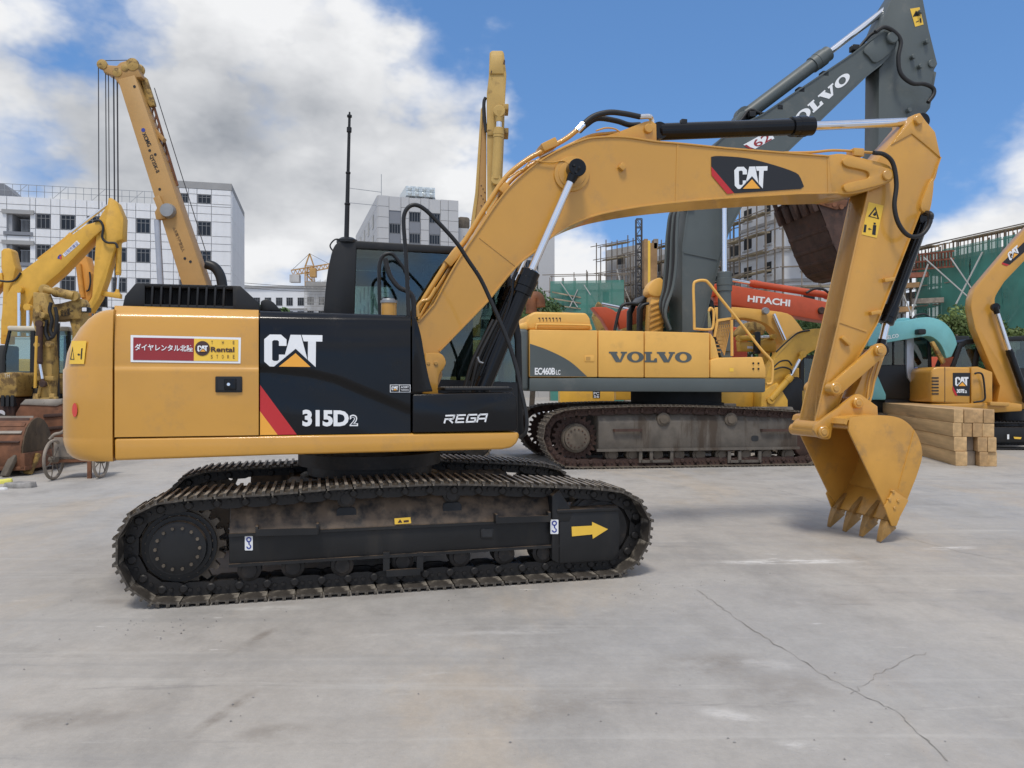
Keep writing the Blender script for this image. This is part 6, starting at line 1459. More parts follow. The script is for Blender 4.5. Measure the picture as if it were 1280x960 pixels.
# red-orange boom behind the grey machine
def orange_excavator():
    F, r = mach('excavator', 'red-orange excavator behind, its white-lettered boom reaching right over the yellow ones', 'excavator', 960, 21.5, 4)
    y = -.28
    b = pp(F, r, 'boom', [(900, 352), (916, 356.5), (960, 364), (1000, 370), (1036, 378), (1050, 383), (1052, 404), (1028, 401), (914, 381), (895, 378)], 'red_orange', y, -y, .02)
    decal(F, 'boom_lettering', text_poly('HITACHI', .035), ((935, 369), (988, 374.7), (987.3, 383.3), (934.3, 377)), y, 'decal_white', b, .008)
    a = F.at(1034, 369, -.1); m = F.at(937, 354, -.1); t = F.at(905, 348.5, -.1); ram(F, r, a, m, t, .095, .05, 'red_orange', 1.15, .3, .12, .1, 'arm_ram')
    bm = boss(F, 1028, 388, y - .08, -y, .1); add('boom_pin', bm, 'rust_dark', b, 30, F)
    hose(F, r, [(1008, 366), (1018, 361), (1030, 362), (1040, 370)], -.3, .035, 'black_rubber', 'hose')
    pp(F, r, 'arm', [(740, 384), (757, 383.5), (766, 387), (774, 393), (770, 415), (762, 415), (753, 399)], 'red_orange', -.2, .2, .02)
    pp(F, r, 'arm_link', [(770, 390), (905, 352), (905, 366), (775, 412)], 'red_orange', -.15, .15, .02)
    pp(F, r, 'body', [(880, 400), (935, 412), (935, 500), (880, 500)], 'red_orange', .9, 2.6, .06)
    simple_tracks(F, r, -2.0, 2.2, -.2, .6, 2.3, .9)
orange_excavator()
def yellow_back(name_label, px, d, yaw, parts, body=None, tr=None):
    F, r = mach('excavator', name_label, 'excavator', px, d, yaw)
    for nm, pix, m, y0, y1 in parts: pp(F, r, nm, pix, m, y0, y1, .02)
    return F, r
F, r = yellow_back('light yellow excavator with a high arched boom in front of the red-orange boom', 960, 20.3, 3, [
    ('boom', [(880, 392)] + curve_px([(895, 384), (920, 384), (957, 387.5), (985, 392), (996, 402), (1004, 413)], 3) + [(996, 440), (975, 462), (974, 440), (977, 430)] + curve_px([(970, 416), (957.5, 405), (937.5, 398.5), (920, 398), (900, 405)], 3) + [(880, 412)], 'loader_yellow', -.25, .25),
    ('body', [(940, 460), (1010, 460), (1010, 510), (940, 510)], 'strong_yellow', .5, 2.2)])
a = F.at(981, 425, -.34); t = F.at(967, 392.5, -.34); bm = BM(); cyl(bm, a, t, .05, 12); add('boom_ram_rod', bm, 'chrome', r, 40, F)
bm = BM(); p = F.at(955.5, 389, -.3); lathe(bm, (p.x, -.45, p.z), (p.x, -.25, p.z), [(0, .08), (.5, .1), (1, .05)], 12); add('work_lamp', bm, 'grey_metal', r, 35, F)
simple_tracks(F, r, -.6, 2.4, .4, .5, 1.6, .8)
F, r = yellow_back('small yellow excavator with white-marked arm seen behind the mesh guard', 945, 19.2, 3, [
    ('boom', curve_px([(921, 418), (930, 406), (943, 402), (957, 409), (953, 419), (940, 413), (930, 420)], 3, True), 'olive_yellow', .2, .6),
    ('arm', [(925, 426), (945, 428), (968, 421), (971, 430), (970, 440), (944, 439), (926, 439)], 'strong_yellow', -.15, .15),
    ('mast', [(954, 438), (963, 438), (962, 468), (956, 470), (953, 500), (946, 500)], 'strong_yellow', -.1, .2),
    ('body', [(897, 488), (962, 490), (962, 512), (897, 512)], 'strong_yellow', -.8, 1.0)])
ram(F, r, F.at(924, 423, -.2), F.at(950, 422, -.2), F.at(967, 421, -.2), .07, .045, 'strong_yellow', 1.1, .1, .08, .07, 'arm_ram')
bm = BM(); p = F.at(946, 430, -.2); box(bm, p.x - .07, p.x + .07, -.3, -.1, p.z - .25, p.z + .3, .03); add('work_lamp', bm, 'black_satin', r, 30, F)
print_px(F, 'white_mark', [[(934, 432.5), (941, 433), (941, 436), (934, 435.5)]], -.15, 'paper', r, .008)
simple_tracks(F, r, -1.2, 1.0, -.9, .4, 1.4, .65)
F, r = yellow_back('deep yellow excavator with curved boom, half hidden behind the main arm', 995, 18.2, 3, [
    ('boom', [(955, 500), (958, 470), (964, 455)] + curve_px([(975, 441), (987, 427.5), (998, 417), (1010, 412), (1026, 410.5), (1045, 412)], 3) + [(1050, 432)] + curve_px([(1035, 434), (1020, 437), (1008, 444), (994, 457)], 3) + [(975, 482), (962, 502)], 'strong_yellow', -.2, .2),
    ('body', [(985, 488), (1035, 488), (1035, 530), (985, 530)], 'strong_yellow', .3, 1.6),
    ('boom_foot', [(952, 490), (972, 478), (985, 500), (985, 535), (950, 535)], 'strong_yellow', -.3, .3)])
ram(F, r, F.at(963, 500, -.32), F.at(989, 470, -.32), F.at(1003, 443, -.32), .075, .04, 'strong_yellow', 1.2, .15, .09, .08, 'boom_ram')
hose(F, r, [(966, 460), (975, 452), (985, 451), (990, 457)], -.3, .02, 'black_rubber', 'hose'); hose(F, r, [(968, 462), (978, 459), (988, 462), (990, 470)], -.34, .02, 'black_rubber', 'hose')
hose(F, r, [(970, 440), (985, 426), (998, 416), (1012, 413)], -.24, .02, 'black_rubber', 'hose')
bm = BM()
for px in (1002, 1035):
    for yy in (.35, 1.5): q0 = F.at(px, 446, .35); q1 = F.at(px, 505, .35); bar(bm, (q0.x, yy, q0.z), (q1.x, yy, q1.z), .09)
for yy in (.35, 1.5): q0 = F.at(1001, 446, .35); q1 = F.at(1036, 446, .35); bar(bm, (q0.x, yy, q0.z), (q1.x, yy, q1.z), .08)
fix(bm); cabp = add('cab_frame', bm, 'black_satin', r, 30, F)
q0 = F.at(1004, 448, .35); q1 = F.at(1033, 500, .35); bm = BM(); box(bm, q0.x, q1.x, .40, .41, q1.z, q0.z); add('cab_window', bm, 'dark_glass', cabp, 0, F)
pp(F, r, 'engine_block', [(975, 488), (998, 470), (1004, 476), (1004, 520), (975, 520)], 'black_satin', .0, .3, .05)
simple_tracks(F, r, -1.0, 1.4, -.7, .4, 1.5, .7)
# yellow-green excavator peeping over the grey machine's hood
F, r = yellow_back('olive excavator arm tip and lime boom showing above the grey machine hood', 765, 23, 2, [
    ('arm', [(741, 396), (744, 384), (748, 376.5), (752, 380), (757, 396), (764, 415), (748, 415)], 'olive_yellow', -.15, .15),
    ('boom', curve_px([(778, 416), (780, 404), (788, 396), (799, 391), (812, 392), (812, 404), (800, 408), (792, 416)], 3, True), 'olive_yellow', .2, .5),
    ('body', [(770, 420), (830, 420), (830, 500), (770, 500)], 'strong_yellow', .6, 2.4),
    ('track_guard', [(700, 486), (768, 488), (768, 512), (700, 512)], 'strong_yellow', -.3, .3)])
bm = BM(); cyl(bm, F.at(752, 380, -.1), F.at(797, 389, -.1), .05, 10); add('arm_ram_rod', bm, 'chrome', r, 40, F)
print_px(F, 'number_plate', [[(741, 489), (750, 489), (750, 497.5), (741, 497.5)]], -.3, 'decal_black', r, .01)
decal(F, 'number_lettering', text_poly('PC', .02), (742, 490, 749, 493.3), -.3, 'decal_white', r, .014); decal(F, 'number_lettering', text_poly('56', .02), (742, 494, 749, 497.2), -.3, 'decal_white', r, .014)
simple_tracks(F, r, -1.4, 1.6, -.2, .5, 1.7, .8)
# turquoise excavator
def teal_excavator():
    F, r = mach('excavator', 'turquoise excavator with black cab and silver door pillar at right', 'excavator', 1140, 20.5, 2)
    y = -.6
    b = pp(F, r, 'boom', [(1085, 412), (1109, 404), (1136, 400)] + curve_px([(1150, 397), (1163, 396.5), (1178, 401), (1188, 410), (1194, 420), (1197, 430)], 3) + [(1190, 446), (1183, 448)] + curve_px([(1180, 438), (1174, 428), (1163, 420.5), (1149, 421.5)], 3) + [(1105, 429), (1085, 433)], 'teal', y - .3, y + .1, .03)
    decal(F, 'boom_lettering', text_poly('KOBELCO', .02), ((1098, 421.5), (1123, 417), (1123.5, 421.5), (1098.5, 426.5)), y - .3, 'decal_white', b, .008)
    pp(F, b, 'arm_ram', [(1085, 407), (1130, 397), (1138, 397.5), (1136, 402), (1085, 413)], 'teal', y - .2, y, .02)
    pp(F, b, 'boom_lamp', rrect(1148.5, 411, 1158, 418, 2), 'black_satin', y - .5, y - .3, .02)
    hose(F, r, [(1140, 400), (1146, 394), (1156, 393), (1162, 397)], y - .1, .03, 'black_rubber', 'hose')
    yc = -.35
    cab = pp(F, r, 'cab_base', [(1097, 456), (1164, 456), (1164, 499), (1104, 499), (1097, 480)], 'black_satin', yc, 1.0, .04)
    for P in ([(1097, 426), (1134, 424), (1134, 456), (1097, 456)],): pp(F, cab, 'cab_window', P, 'dark_glass', yc + .02, yc + .03, 0)
    pp(F, cab, 'cab_window', [(1142, 423), (1160, 422), (1160, 462), (1143, 462)], 'dark_glass', yc - .01, yc, 0)
    pp(F, cab, 'door_pillar', [(1133.5, 424), (1142.5, 422.5), (1142.5, 460), (1144, 466), (1148, 470.5), (1166, 467.5), (1166, 477), (1146, 480.5), (1139, 478), (1135, 472), (1133.5, 462)], 'silver', yc - .06, yc + .05, .01)
    pp(F, cab, 'cab_roof', [(1097, 421), (1164, 420), (1164, 425), (1097, 427)], 'black_satin', yc, 1.0, .02)
    pp(F, cab, 'cab_post', [(1160, 422), (1164, 422), (1165, 460), (1160, 460)], 'black_satin', yc - .02, yc + .06, .01)
    for px in (1116,): pp(F, cab, 'cab_post', [(px, 425), (px + 2, 425), (px + 2, 456), (px, 456)], 'black_satin', yc, yc + .05, .005)
    pp(F, cab, 'rear_window', [(1097, 426), (1160, 423), (1160, 456), (1097, 456)], 'dark_glass', .97, .98, 0)
    print_px(F, 'door_sticker', [circle(1145.5, 461, 2.6, 12), circle(1152.5, 463, 3, 12)], yc - .01, 'blue_cloth', cab, .01)
    pp(F, r, 'rear_body', [(1092, 460), (1098, 470), (1108, 493), (1108, 500), (1085, 500), (1085, 462)], 'teal', yc - .1, 1.2, .04)
    pp(F, r, 'ram', [(1164, 428), (1168, 426), (1183, 452), (1179, 456)], 'olive_yellow', y - .35, y - .25, .02)
    bm = BM(); box(bm, -.9, .8, -.3, 1.2, .75, 1.25, .05); add('swing_bearing', bm, 'black_satin', r, 30, F)
    simple_tracks(F, r, -1.7, 1.6, -.75, .55, 1.8, .85)
teal_excavator()
F, r = yellow_back('bright orange excavator body glimpsed between the turquoise boom and small yellow excavator', 1175, 25, 2, [('body', [(1150, 446), (1200, 446), (1200, 490), (1150, 490)], 'red_orange', -.8, .8), ('cab', [(1196, 420), (1212, 420), (1214, 446), (1196, 446)], 'black_satin', -.5, .5)])
simple_tracks(F, r, -1.2, 1.2, -.9, .5, 1.4, .8)

# small yellow excavator at the right edge
def small_excavator():
    F, r = mach('excavator', 'small tan-yellow excavator with black cab at the right frame edge', 'excavator', 1255, 19.5, -6)
    y = -.85
    b1 = pp(F, r, 'engine_cover', [(1164, 464), (1167, 460), (1173, 458.5), (1213, 459), (1213, 505), (1164, 503)], 'cat_yellow', y, .9, .05, 3)
    b2 = pp(F, r, 'side_door', [(1214, 459), (1222, 458), (1241, 465), (1241, 504), (1214, 505)], 'cat_yellow', y + .02, .9, .03)
    for k in range(6): pp(F, b1, 'vent_slot', rrect(1165, 471.5 + 4 * k, 1173.5, 473.2 + 4 * k, .5), 'interior_dark', y - .012, y + .05, 0)
    bm = BM(); p = F.at(1181, 459, y); q = F.at(1181, 503, y); bar(bm, (p.x, y, p.z), (q.x, y, q.z), .012, .012); fix(bm); add('panel_gap', bm, 'interior_dark', b1, 30, F)
    print_px(F, 'model_plate', [[(1191, 466), (1213, 466), (1212, 495), (1195, 494.5), (1191, 487)]], y, 'decal_black', b1, .006)
    print_px(F, 'plate_stripe', [[(1191, 482), (1197, 494.7), (1194, 494.5), (1190.5, 487)]], y, 'decal_red', b1, .009)
    badge(F, (1194, 471.2, 1210.6, 482.5), y, b1, 'decal_black', .009)
    decal(F, 'model_number', text_poly('307E', .05), (1196, 486.3, 1205.5, 491.3), y, 'decal_white', b1, .009); decal(F, 'model_number', text_poly('2', .05), (1206.2, 488, 1208.6, 491.3), y, 'decal_white', b1, .009)
    hose(F, r, [(1219, 468), (1219.5, 466.5), (1226, 466.5), (1229, 472), (1231, 490), (1230, 500), (1217, 503)], y - .08, .022, 'black_satin', 'handrail')
    pp(F, r, 'platform', [(1164, 505), (1262, 503), (1278, 505), (1278, 514), (1240, 516), (1164, 510)], 'cat_yellow', y, .9, .03)
    pp(F, r, 'step', [(1238, 502), (1262, 503), (1262, 508), (1238, 507)], 'cat_yellow_dull', y - .15, y + .05, .02)
    boom = pp(F, r, 'boom', [(1300, 270), (1280, 289), (1237.5, 339), (1219, 361)] + curve_px([(1215, 372), (1214, 386), (1219, 411)], 3) + [(1237.5, 455), (1250, 483), (1246, 505), (1280, 512), (1288, 500), (1272, 483), (1262.5, 436), (1247, 393)] + curve_px([(1244, 380), (1245, 370), (1256, 352)], 3) + [(1280, 327), (1300, 308)], 'cat_yellow', y + .5, y + .85, .03)
    print_px(F, 'boom_badge', [[(1253, 328), (1282, 301), (1284, 312), (1262, 331)]], y + .5, 'decal_black', boom, .008)
    print_px(F, 'badge_stripe', [[(1253, 328), (1262, 331), (1258, 332.5), (1252, 330)]], y + .5, 'decal_red', boom, .010)
    badge(F, ((1259, 317), (1271.5, 306), (1275, 315.5), (1262.5, 326.5)), y + .5, boom, 'decal_black', .012)
    a = F.at(1284, 500, y + .35); m = F.at(1261, 437, y + .35); t = F.at(1244, 384, y + .35); ram(F, r, a, m, t, .085, .055, 'black_gloss', 1.1, .2, .1, .1, 'boom_ram')
    yc = y + .95; bm = BM()
    for yy in (yc, yc + .9):
        for P in ([(1187, 462), (1200, 429), (1206, 425), (1230, 423), (1300, 419), (1300, 425), (1232, 428), (1209, 430), (1203, 434), (1193, 462)], [(1222, 427), (1228, 427), (1222, 462), (1214, 462)], [(1300, 420), (1306, 425), (1312, 520), (1304, 520)], [(1187, 460), (1305, 460), (1305, 515), (1187, 510)]):
            pts = [F.at(u_, v_, yc) for u_, v_ in P]; b_ = BM(); prism_xz(b_, [(p.x, p.z) for p in pts], yy, yy + .06); fix(b_, .01); merge(bm, b_)
    cab = add('cab', bm, 'black_satin', r, 30, F)
    for yy in (yc + .02, yc + .92):
        pts = [F.at(u_, v_, yc) for u_, v_ in ((1193, 461), (1204, 433), (1232, 427), (1300, 424), (1305, 461))]; bm = BM(); prism_xz(bm, [(p.x, p.z) for p in pts], yy, yy + .01); add('cab_window', bm, 'cab_glass', cab, 0, F)
    pts = [F.at(u_, v_, yc) for u_, v_ in ((1200, 428), (1208, 424), (1300, 418.5), (1303, 424), (1209, 430))]; bm = BM(); prism_xz(bm, [(p.x, p.z) for p in pts], yc - .01, yc + .95); fix(bm, .02); add('cab_roof', bm, 'black_satin', cab, 30, F)
    p = F.at(1215, 458, yc + .4); bm = BM(); box(bm, p.x - .12, p.x + .1, yc + .25, yc + .7, p.z - .3, p.z + .45, .06); box(bm, p.x + 1.2, p.x + 1.4, yc + .3, yc + .7, p.z - .3, p.z + .45, .06); add('seat', bm, 'seat_cloth', cab, 30, F)
    bm = BM(); lathe(bm, (.2, .3, .62), (.2, .3, .95), [(0, .45), (1, .45)], 24); add('swing_bearing', bm, 'black_satin', r, 30, F)
    a = F.at(1195, 540, y - .1); simple_tracks(F, r, a.x, a.x + 2.9, y - .12, .45, 1.7, .70, 'link_steel', 'frame_black', 40)
    print_px(F, 'hook_label', [[(1259, 543), (1261.5, 543), (1261.5, 549), (1259, 549)]], y - .13, 'decal_white', r, .0); print_px(F, 'warning_label', [[(1267, 546), (1277, 546.5), (1276, 549), (1268, 548.5)]], y - .13, 'decal_yellow', r, .0)
small_excavator()

# timber stack, every beam on its own
def timber():
    C = Vector((8.62, 15.0)); d = Vector((1.30, 6.0)).normalized(); w = Vector((d.y, -d.x)); yaw = math.atan2(d.y, d.x)
    rows = [[.22, .20, .16, .17], [.24, .17, .18, .16], [.17, .18, .17, .22], [.18, .34, .20]]
    names = ('bottom', 'second', 'third', 'top'); hs = (.285, .285, .27, .27); z = 0; rnd = random.Random(4)
    pos = {4: ('first from the left', 'second from the left', 'third from the left', 'rightmost'), 3: ('left-hand', 'wide middle', 'right-hand')}
    for ri, row in enumerate(rows):
        off = (.04, .02, .0, .02)[ri]
        for ci, wd_ in enumerate(row):
            bm = BM(); L = 6.2; jut = rnd.uniform(0, .05) + (.18 if (ri in (0, 1) and ci == 1) else 0)
            box(bm, jut, L + rnd.uniform(-.2, .2), -wd_ + .006, -.004, 0.002, hs[ri] - .004, .008)
            m = 'wood' if (ri * 3 + ci) % 3 else 'wood_pale'
            if ri in (0, 1) and ci == 1: m = 'wood_grey'
            o = add('squared_timber', bm, m, None, 35); p = C + w * off; o.location = (p.x, p.y, z); o.rotation_euler.z = yaw
            tag(o, f'squared timber beam, {pos[len(row)][ci]} end in the {names[ri]} layer of the stack', 'timber', 'timber beams stacked on the ground'); off += wd_
        z += hs[ri]
timber()
# ------------------------------------------------------------------ buildings
UNIT = {}
def unit_box(par, name, m, x0, x1, y0, y1, z0, z1):
    """a box part that shares one mesh per material and is sized by its scale"""
    if m not in UNIT:
        bm = BM(); box(bm, -.5, .5, -.5, .5, -.5, .5); fix(bm); me = bpy.data.meshes.new('block'); bm.to_mesh(me); bm.free(); me.materials.append(MATS[m]); UNIT[m] = me
    o = bpy.data.objects.new(name, UNIT[m]); COL.objects.link(o); o.parent = par
    o.location = ((x0 + x1) / 2, (y0 + y1) / 2, (z0 + z1) / 2); o.scale = (abs(x1 - x0), abs(y1 - y0), abs(z1 - z0)); return o
def local_window(par, x0, x1, z0, z1, yf, cols=3, transom=.28, open_=False):
    w = bpy.data.objects.new('window', None); COL.objects.link(w); w.parent = par; w.location = (0, 0, 0)
    bm = BM(); box(bm, x0, x1, yf - .012, yf + .01, z0, z1); me = bpy.data.meshes.new('pane'); bm.to_mesh(me); bm.free(); me.materials.append(MATS['window_dark'])
    w2 = bpy.data.objects.new('window', me); COL.objects.link(w2); w2.parent = par; bpy.data.objects.remove(w)
    bm = BM(); t = (x1 - x0) * .012 + .012
    for k in range(cols + 1):
        x = lerp(x0 + t, x1 - t, k / cols); box(bm, x - t, x + t, yf - .05, yf - .013, z0, z1)
    for z in (z0 + t, z1 - t) + ((lerp(z1, z0, transom),) if transom else ()): box(bm, x0, x1, yf - .047, yf - .016, z - t, z + t)
    fix(bm); me = bpy.data.meshes.new('frame'); bm.to_mesh(me); bm.free(); me.materials.append(MATS['window_frame'])
    f = bpy.data.objects.new('window_frame', me); COL.objects.link(f); f.parent = w2
    return w2
mat('window_dark', (.016, .019, .024), .12, var=.3, vscale=.3, spec=.35)
def white_building():
    d = 62.0; x = (289 - CX) / FPX * d
    B = thing('building', 'long white panel-clad building with dark windows at left, still unfinished', 'building', (x, d, 0), R(14)); F = Frame(x, d, 14, B, 14)
    X = lambda px, py=290: F.at(px, py, 0).x
    Z = lambda py, px=45: F.at(px, py, 0).z
    zt = Z(247); rows = [247, 257, 267, 286, 296, 305.5, 324, 334.5, 344, 363, 373, 382, 401, 412, 424]
    rz = [Z(r) for r in rows]; wrow = {2, 5, 8, 11}
    cols = [-22, 9, 38, 45, 64, 75.5, 95, 109, 128, 140, 159, 170, 188.5, 201, 217, 224, 236, 246.5, 264.5, 289]
    kinds = ['p', 'o', 'p', 'w', 'p', 'w', 'p', 'w', 'p', 'w', 'p', 'w', 'p', 'p', 'p', 'w', 'p', 'w', 'p']
    xs = [X(c) for c in cols]
    # solid core behind the cladding, left open at the balcony bays
    a, b, c_, e = xs[0] - 12, xs[1], xs[2], xs[-1]
    bm = BM(); box(bm, a, b, .02, 10.5, 0, zt - .05); box(bm, c_, e - .02, .02, 10.5, 0, zt - .05); box(bm, b, c_, 4, 10.5, 0, zt - .05)
    hi = [zt - .05, Z(268), Z(291), Z(306), Z(329), Z(344), Z(367), 0]
    for k in (0, 2, 4, 6): box(bm, b, c_, .02, 4, hi[k + 1], hi[k])
    fix(bm); add('wall_core', bm, 'joint_dark', B, 0, F)
    zt2 = F.at(289, 234, 0).z; zp = F.at(289, 238.5, 0).z; bm = BM(); box(bm, xs[14] , e - .02, .03, 10.4, zt - .2, zp); fix(bm); add('upper_block', bm, 'joint_dark', B, 0, F)
    bm = BM(); box(bm, xs[14] - .1, e + .05, -.12, 10.6, zp, zt2 + .25, 0); fix(bm); add('parapet', bm, 'parapet_grey', B, 0, F)
    g = .022
    allr = [(rz[i], rz[i + 1], i) for i in range(len(rz) - 1)]
    zu = [zp, F.at(255, 243.5, 0).z, F.at(255, 255, 0).z, rz[0]]
    for i in range(len(cols) - 1):
        for z1, z0, ri in allr:
            k = kinds[i]
            if k == 'w' and ri in wrow: local_window(B, xs[i] + .05, xs[i + 1] - .05, z0 + .03, z1 - .03, .0); continue
            if k == 'o' and (hi[2] - .3 < (z0 + z1) / 2 < hi[1] or hi[4] - .3 < (z0 + z1) / 2 < hi[3] or hi[6] < (z0 + z1) / 2 < hi[5]): continue
            unit_box(B, 'panel', 'wall_white', xs[i] + g, xs[i + 1] - g, -.1, .02, z0 + g, z1 - g)
        if i >= 14:
            for q in range(len(zu) - 1):
                if kinds[i] == 'w' and q == 1: local_window(B, xs[i] + .05, xs[i + 1] - .05, zu[2] + .03, zu[1] - .03, .0); continue
                if zu[q] - zu[q + 1] > .15: unit_box(B, 'panel', 'wall_white', xs[i] + g, xs[i + 1] - g, -.1, .03, zu[q + 1] + g, zu[q] - g)
    unit_box(B, 'panel', 'wall_white', xs[0] - 12, xs[0] - g, -.1, .02, 0, zt); unit_box(B, 'panel', 'wall_white', xs[0], e - g, -.1, .02, 0, rz[-1] - g)
    # balcony bays: sill, lintel, pale posts inside
    for k in (1, 3, 5):
        z0, z1 = hi[k + 1], hi[k]
        unit_box(B, 'lintel', 'parapet_grey', b - .3, c_ + .3, -.25, .02, z1 - .05, z1 + .25); unit_box(B, 'sill', 'wall_grey', b - .2, c_ + .2, -.2, .02, z0 - .25, z0)
        unit_box(B, 'bay_wall', 'interior_pale', b + .02, b + .3, .1, 3.9, z0, z1); unit_box(B, 'bay_back', 'interior_dark', b, c_, 3.7, 3.9, z0, z1)
        for q in (.55, 1.1, 1.75): unit_box(B, 'bay_post', 'interior_pale', lerp(b, c_, q / 2.3), lerp(b, c_, q / 2.3) + .18, 3.2, 3.5, z0, z1 * .93 + z0 * .07)
        bm = BM()
        for q in range(8): bar(bm, (lerp(b, c_, .55 + q * .055), .3, z0), (lerp(b, c_, .55 + q * .055), .3, z0 + 1.0), .03)
        bar(bm, (lerp(b, c_, .5), .3, z0 + 1.0), (c_, .3, z0 + 1.0), .04); fix(bm); stuff(add('bay_railing', bm, 'grey_metal', B, 0, F))
    # receding side wall
    for q in range(4):
        for s in range(8):
            z0 = s * zp / 8; unit_box(B, 'side_panel', 'wall_white', e - .02, e + .06, q * 2.63 + .008, (q + 1) * 2.63 - .008, z0 + .008, z0 + zp / 8 - .008)
    bm = BM(); n = 44; x0 = xs[0] - 10; x1 = xs[14]
    for q in range(n):
        xx = lerp(x0, x1, q / (n - 1)); bar(bm, (xx, .2, zt), (xx, .2, zt + 1.0), .03)
        if q % 5 == 2: bar(bm, (xx, .2, zt), (xx + 1.0, .2, zt + 1.0), .025)
    for h in (.5, .98): bar(bm, (x0, .2, zt + h), (x1, .2, zt + h), .035)
    fix(bm); stuff(add('roof_railing', bm, 'grey_metal', B, 0, F))
    bm = BM(); p = F.at(-2, 243, .5); prism_xz(bm, [(p.x - 3, zt), (p.x - 3, zt + .9), (p.x + .3, zt + 1.1), (p.x + 1.4, zt)], .6, 3); fix(bm); add('roof_hatch', bm, 'wall_grey', B, 0, F)
white_building()
def grey_building():
    d = 84.0; x = (472.4 - CX) / FPX * d
    B = thing('building', 'pale grey office block with dark window bands seen above the cab', 'building', (x, d, 0), R(17)); F = Frame(x, d, 17, B, 17)
    X = lambda px, py=280: F.at(px, py, 0).x
    Z = lambda py, px=472: F.at(px, py, 0).z
    zt = Z(244); x1 = X(572.8); x2 = X(696, 340)
    bm = BM(); box(bm, 0, x1, .02, 24, 0, zt - .02); fix(bm); add('wall_core', bm, 'wall_cream', B, 0, F)
    zl = F.at(580, 283, 0).z
    bm = BM(); box(bm, x1, x2, 1.02, 22, 0, zl); fix(bm); add('wing_core', bm, 'wall_cream', B, 0, F)
    g = .02
    # wall slabs with shadow joints
    ncol = 10; nr = 14
    bands = [(X(486), X(501), 0), (X(511), X(525.7), 1), (X(536), X(550.3), 1)]
    def inband(xa, xb): return any(xa < b and xb > a for a, b, _ in bands)
    edges = [0, bands[0][0], bands[0][1], bands[1][0], bands[1][1], bands[2][0], bands[2][1], X(560), x1]
    pitch = Z(266) - Z(293)
    for i in range(len(edges) - 1):
        if i in (1, 3, 5):
            a, b = edges[i], edges[i + 1]; unit_box(B, 'wall_panel', 'wall_cream', a + g, b - g, -.12, .02, Z(262), zt - .05)
            z = Z(262); top = True; st = bands[i // 2][2]
            if st == 0: unit_box(B, 'spandrel', 'wall_grey', a + g, b - g, -.06, .02, Z(278), z - g); z = Z(278)
            while z > 1:
                local_window(B, a + .05, b - .05, z - pitch * .47, z - .05, -.0, 4, 0); unit_box(B, 'spandrel', 'wall_grey', a + g, b - g, -.06, .02, z - pitch + .02, z - pitch * .48); z -= pitch
        else:
            a, b = edges[i], edges[i + 1]; z = zt
            while z > .5:
                unit_box(B, 'wall_panel', 'wall_cream', a + g, b - g, -.16, .02, max(0, z - pitch * .5) + g, z - g); z -= pitch * .5
            if b - a > 1.2: unit_box(B, 'fin', 'wall_grey', (a + b) / 2 - .08, (a + b) / 2 + .08, -.22, -.15, 0, zt - pitch * .8)
    # wing windows and bands
    z = zl - .8; q = 0
    wx = [x1 + .6 + k * (x2 - x1 - 1.2) / 6 for k in range(7)]
    while z > 3:
        for k in range(6): local_window(B, wx[k] + .25, wx[k + 1] - .25, z - pitch * .5, z - .1, 1.0, 4, 0)
        unit_box(B, 'spandrel', 'wall_grey', wx[0], wx[-1] - 1.8, .9, 1.02, z - pitch * .86, z - pitch * .54); z -= pitch; q += 1
    unit_box(B, 'corner_pier', 'wall_cream', x2 - 2.0, x2, .75, 1.02, 0, zl)
    # left side wall with its small windows
    for zr in range(12):
        z0 = zt - (zr + 1) * pitch * .5
        for k in range(6): unit_box(B, 'side_panel', 'wall_cream', -.08, 0, k * 4 + g, (k + 1) * 4 - g, z0 + g, z0 + pitch * .5 - g)
        if zr % 2 == 1:
            for k in range(4): unit_box(B, 'side_window', 'window_dark', -.12, -.06, 3 + k * 4.6, 4.4 + k * 4.6, z0 - .6, z0 + .9)
    # roof tank of pressed panels
    tx0, tx1 = X(515, 245), X(552.7, 245); zb = zt; zh = Z(231) - zt
    tk = thing('water_tank', 'pale pressed-panel water tank on the grey office block roof', 'tank', (x, d, 0), R(17))
    n = 4
    for i in range(n):
        for j in range(2):
            a = lerp(tx0, tx1, i / n); b = lerp(tx0, tx1, (i + 1) / n); z0 = zb + 1.2 + j * zh / 2; bm = BM(); box(bm, a + .04, b - .04, 4, 4.1, z0 + .04, z0 + zh / 2 - .04, 0)
            lathe(bm, ((a + b) / 2, 4.0, z0 + zh / 4), ((a + b) / 2, 3.8, z0 + zh / 4), [(0, (b - a) * .35), (1, (b - a) * .12)], 8); fix(bm); add('tank_panel', bm, 'tank_steel', tk, 30)
    bm = BM(); box(bm, tx0, tx1, 4.1, 9, zb + 1.2, zb + zh + 1.2); fix(bm); add('tank_body', bm, 'tank_steel', tk, 0)
    bm = BM()
    for k in range(4): box(bm, lerp(tx0, tx1, k / 3.2), lerp(tx0, tx1, k / 3.2) + .3, 4.3, 8.8, zb - .05, zb + 1.2)
    fix(bm); add('tank_stand', bm, 'grey_metal', tk, 0)
    bm = BM(); bar(bm, (.5, 1, zt), (.5, 1, zt + 2.6), .06); bar(bm, (.5, 1, zt + .6), (-3.0, 1, zt + .8), .05); bar(bm, (.3, 1, zt - .9), (-3.4, 1, zt - .8), .05); fix(bm); add('roof_aerial', bm, 'grey_metal', B, 0, F)
    bm = BM()
    for k in range(8): bar(bm, (x1 + .3 + k, 1.3, zl), (x1 + .3 + k, 1.3, zl + 1.0), .05)
    bar(bm, (x1, 1.3, zl + 1.0), (x1 + 8, 1.3, zl + 1.0), .06); fix(bm); stuff(add('roof_railing', bm, 'grey_metal', B, 0, F))
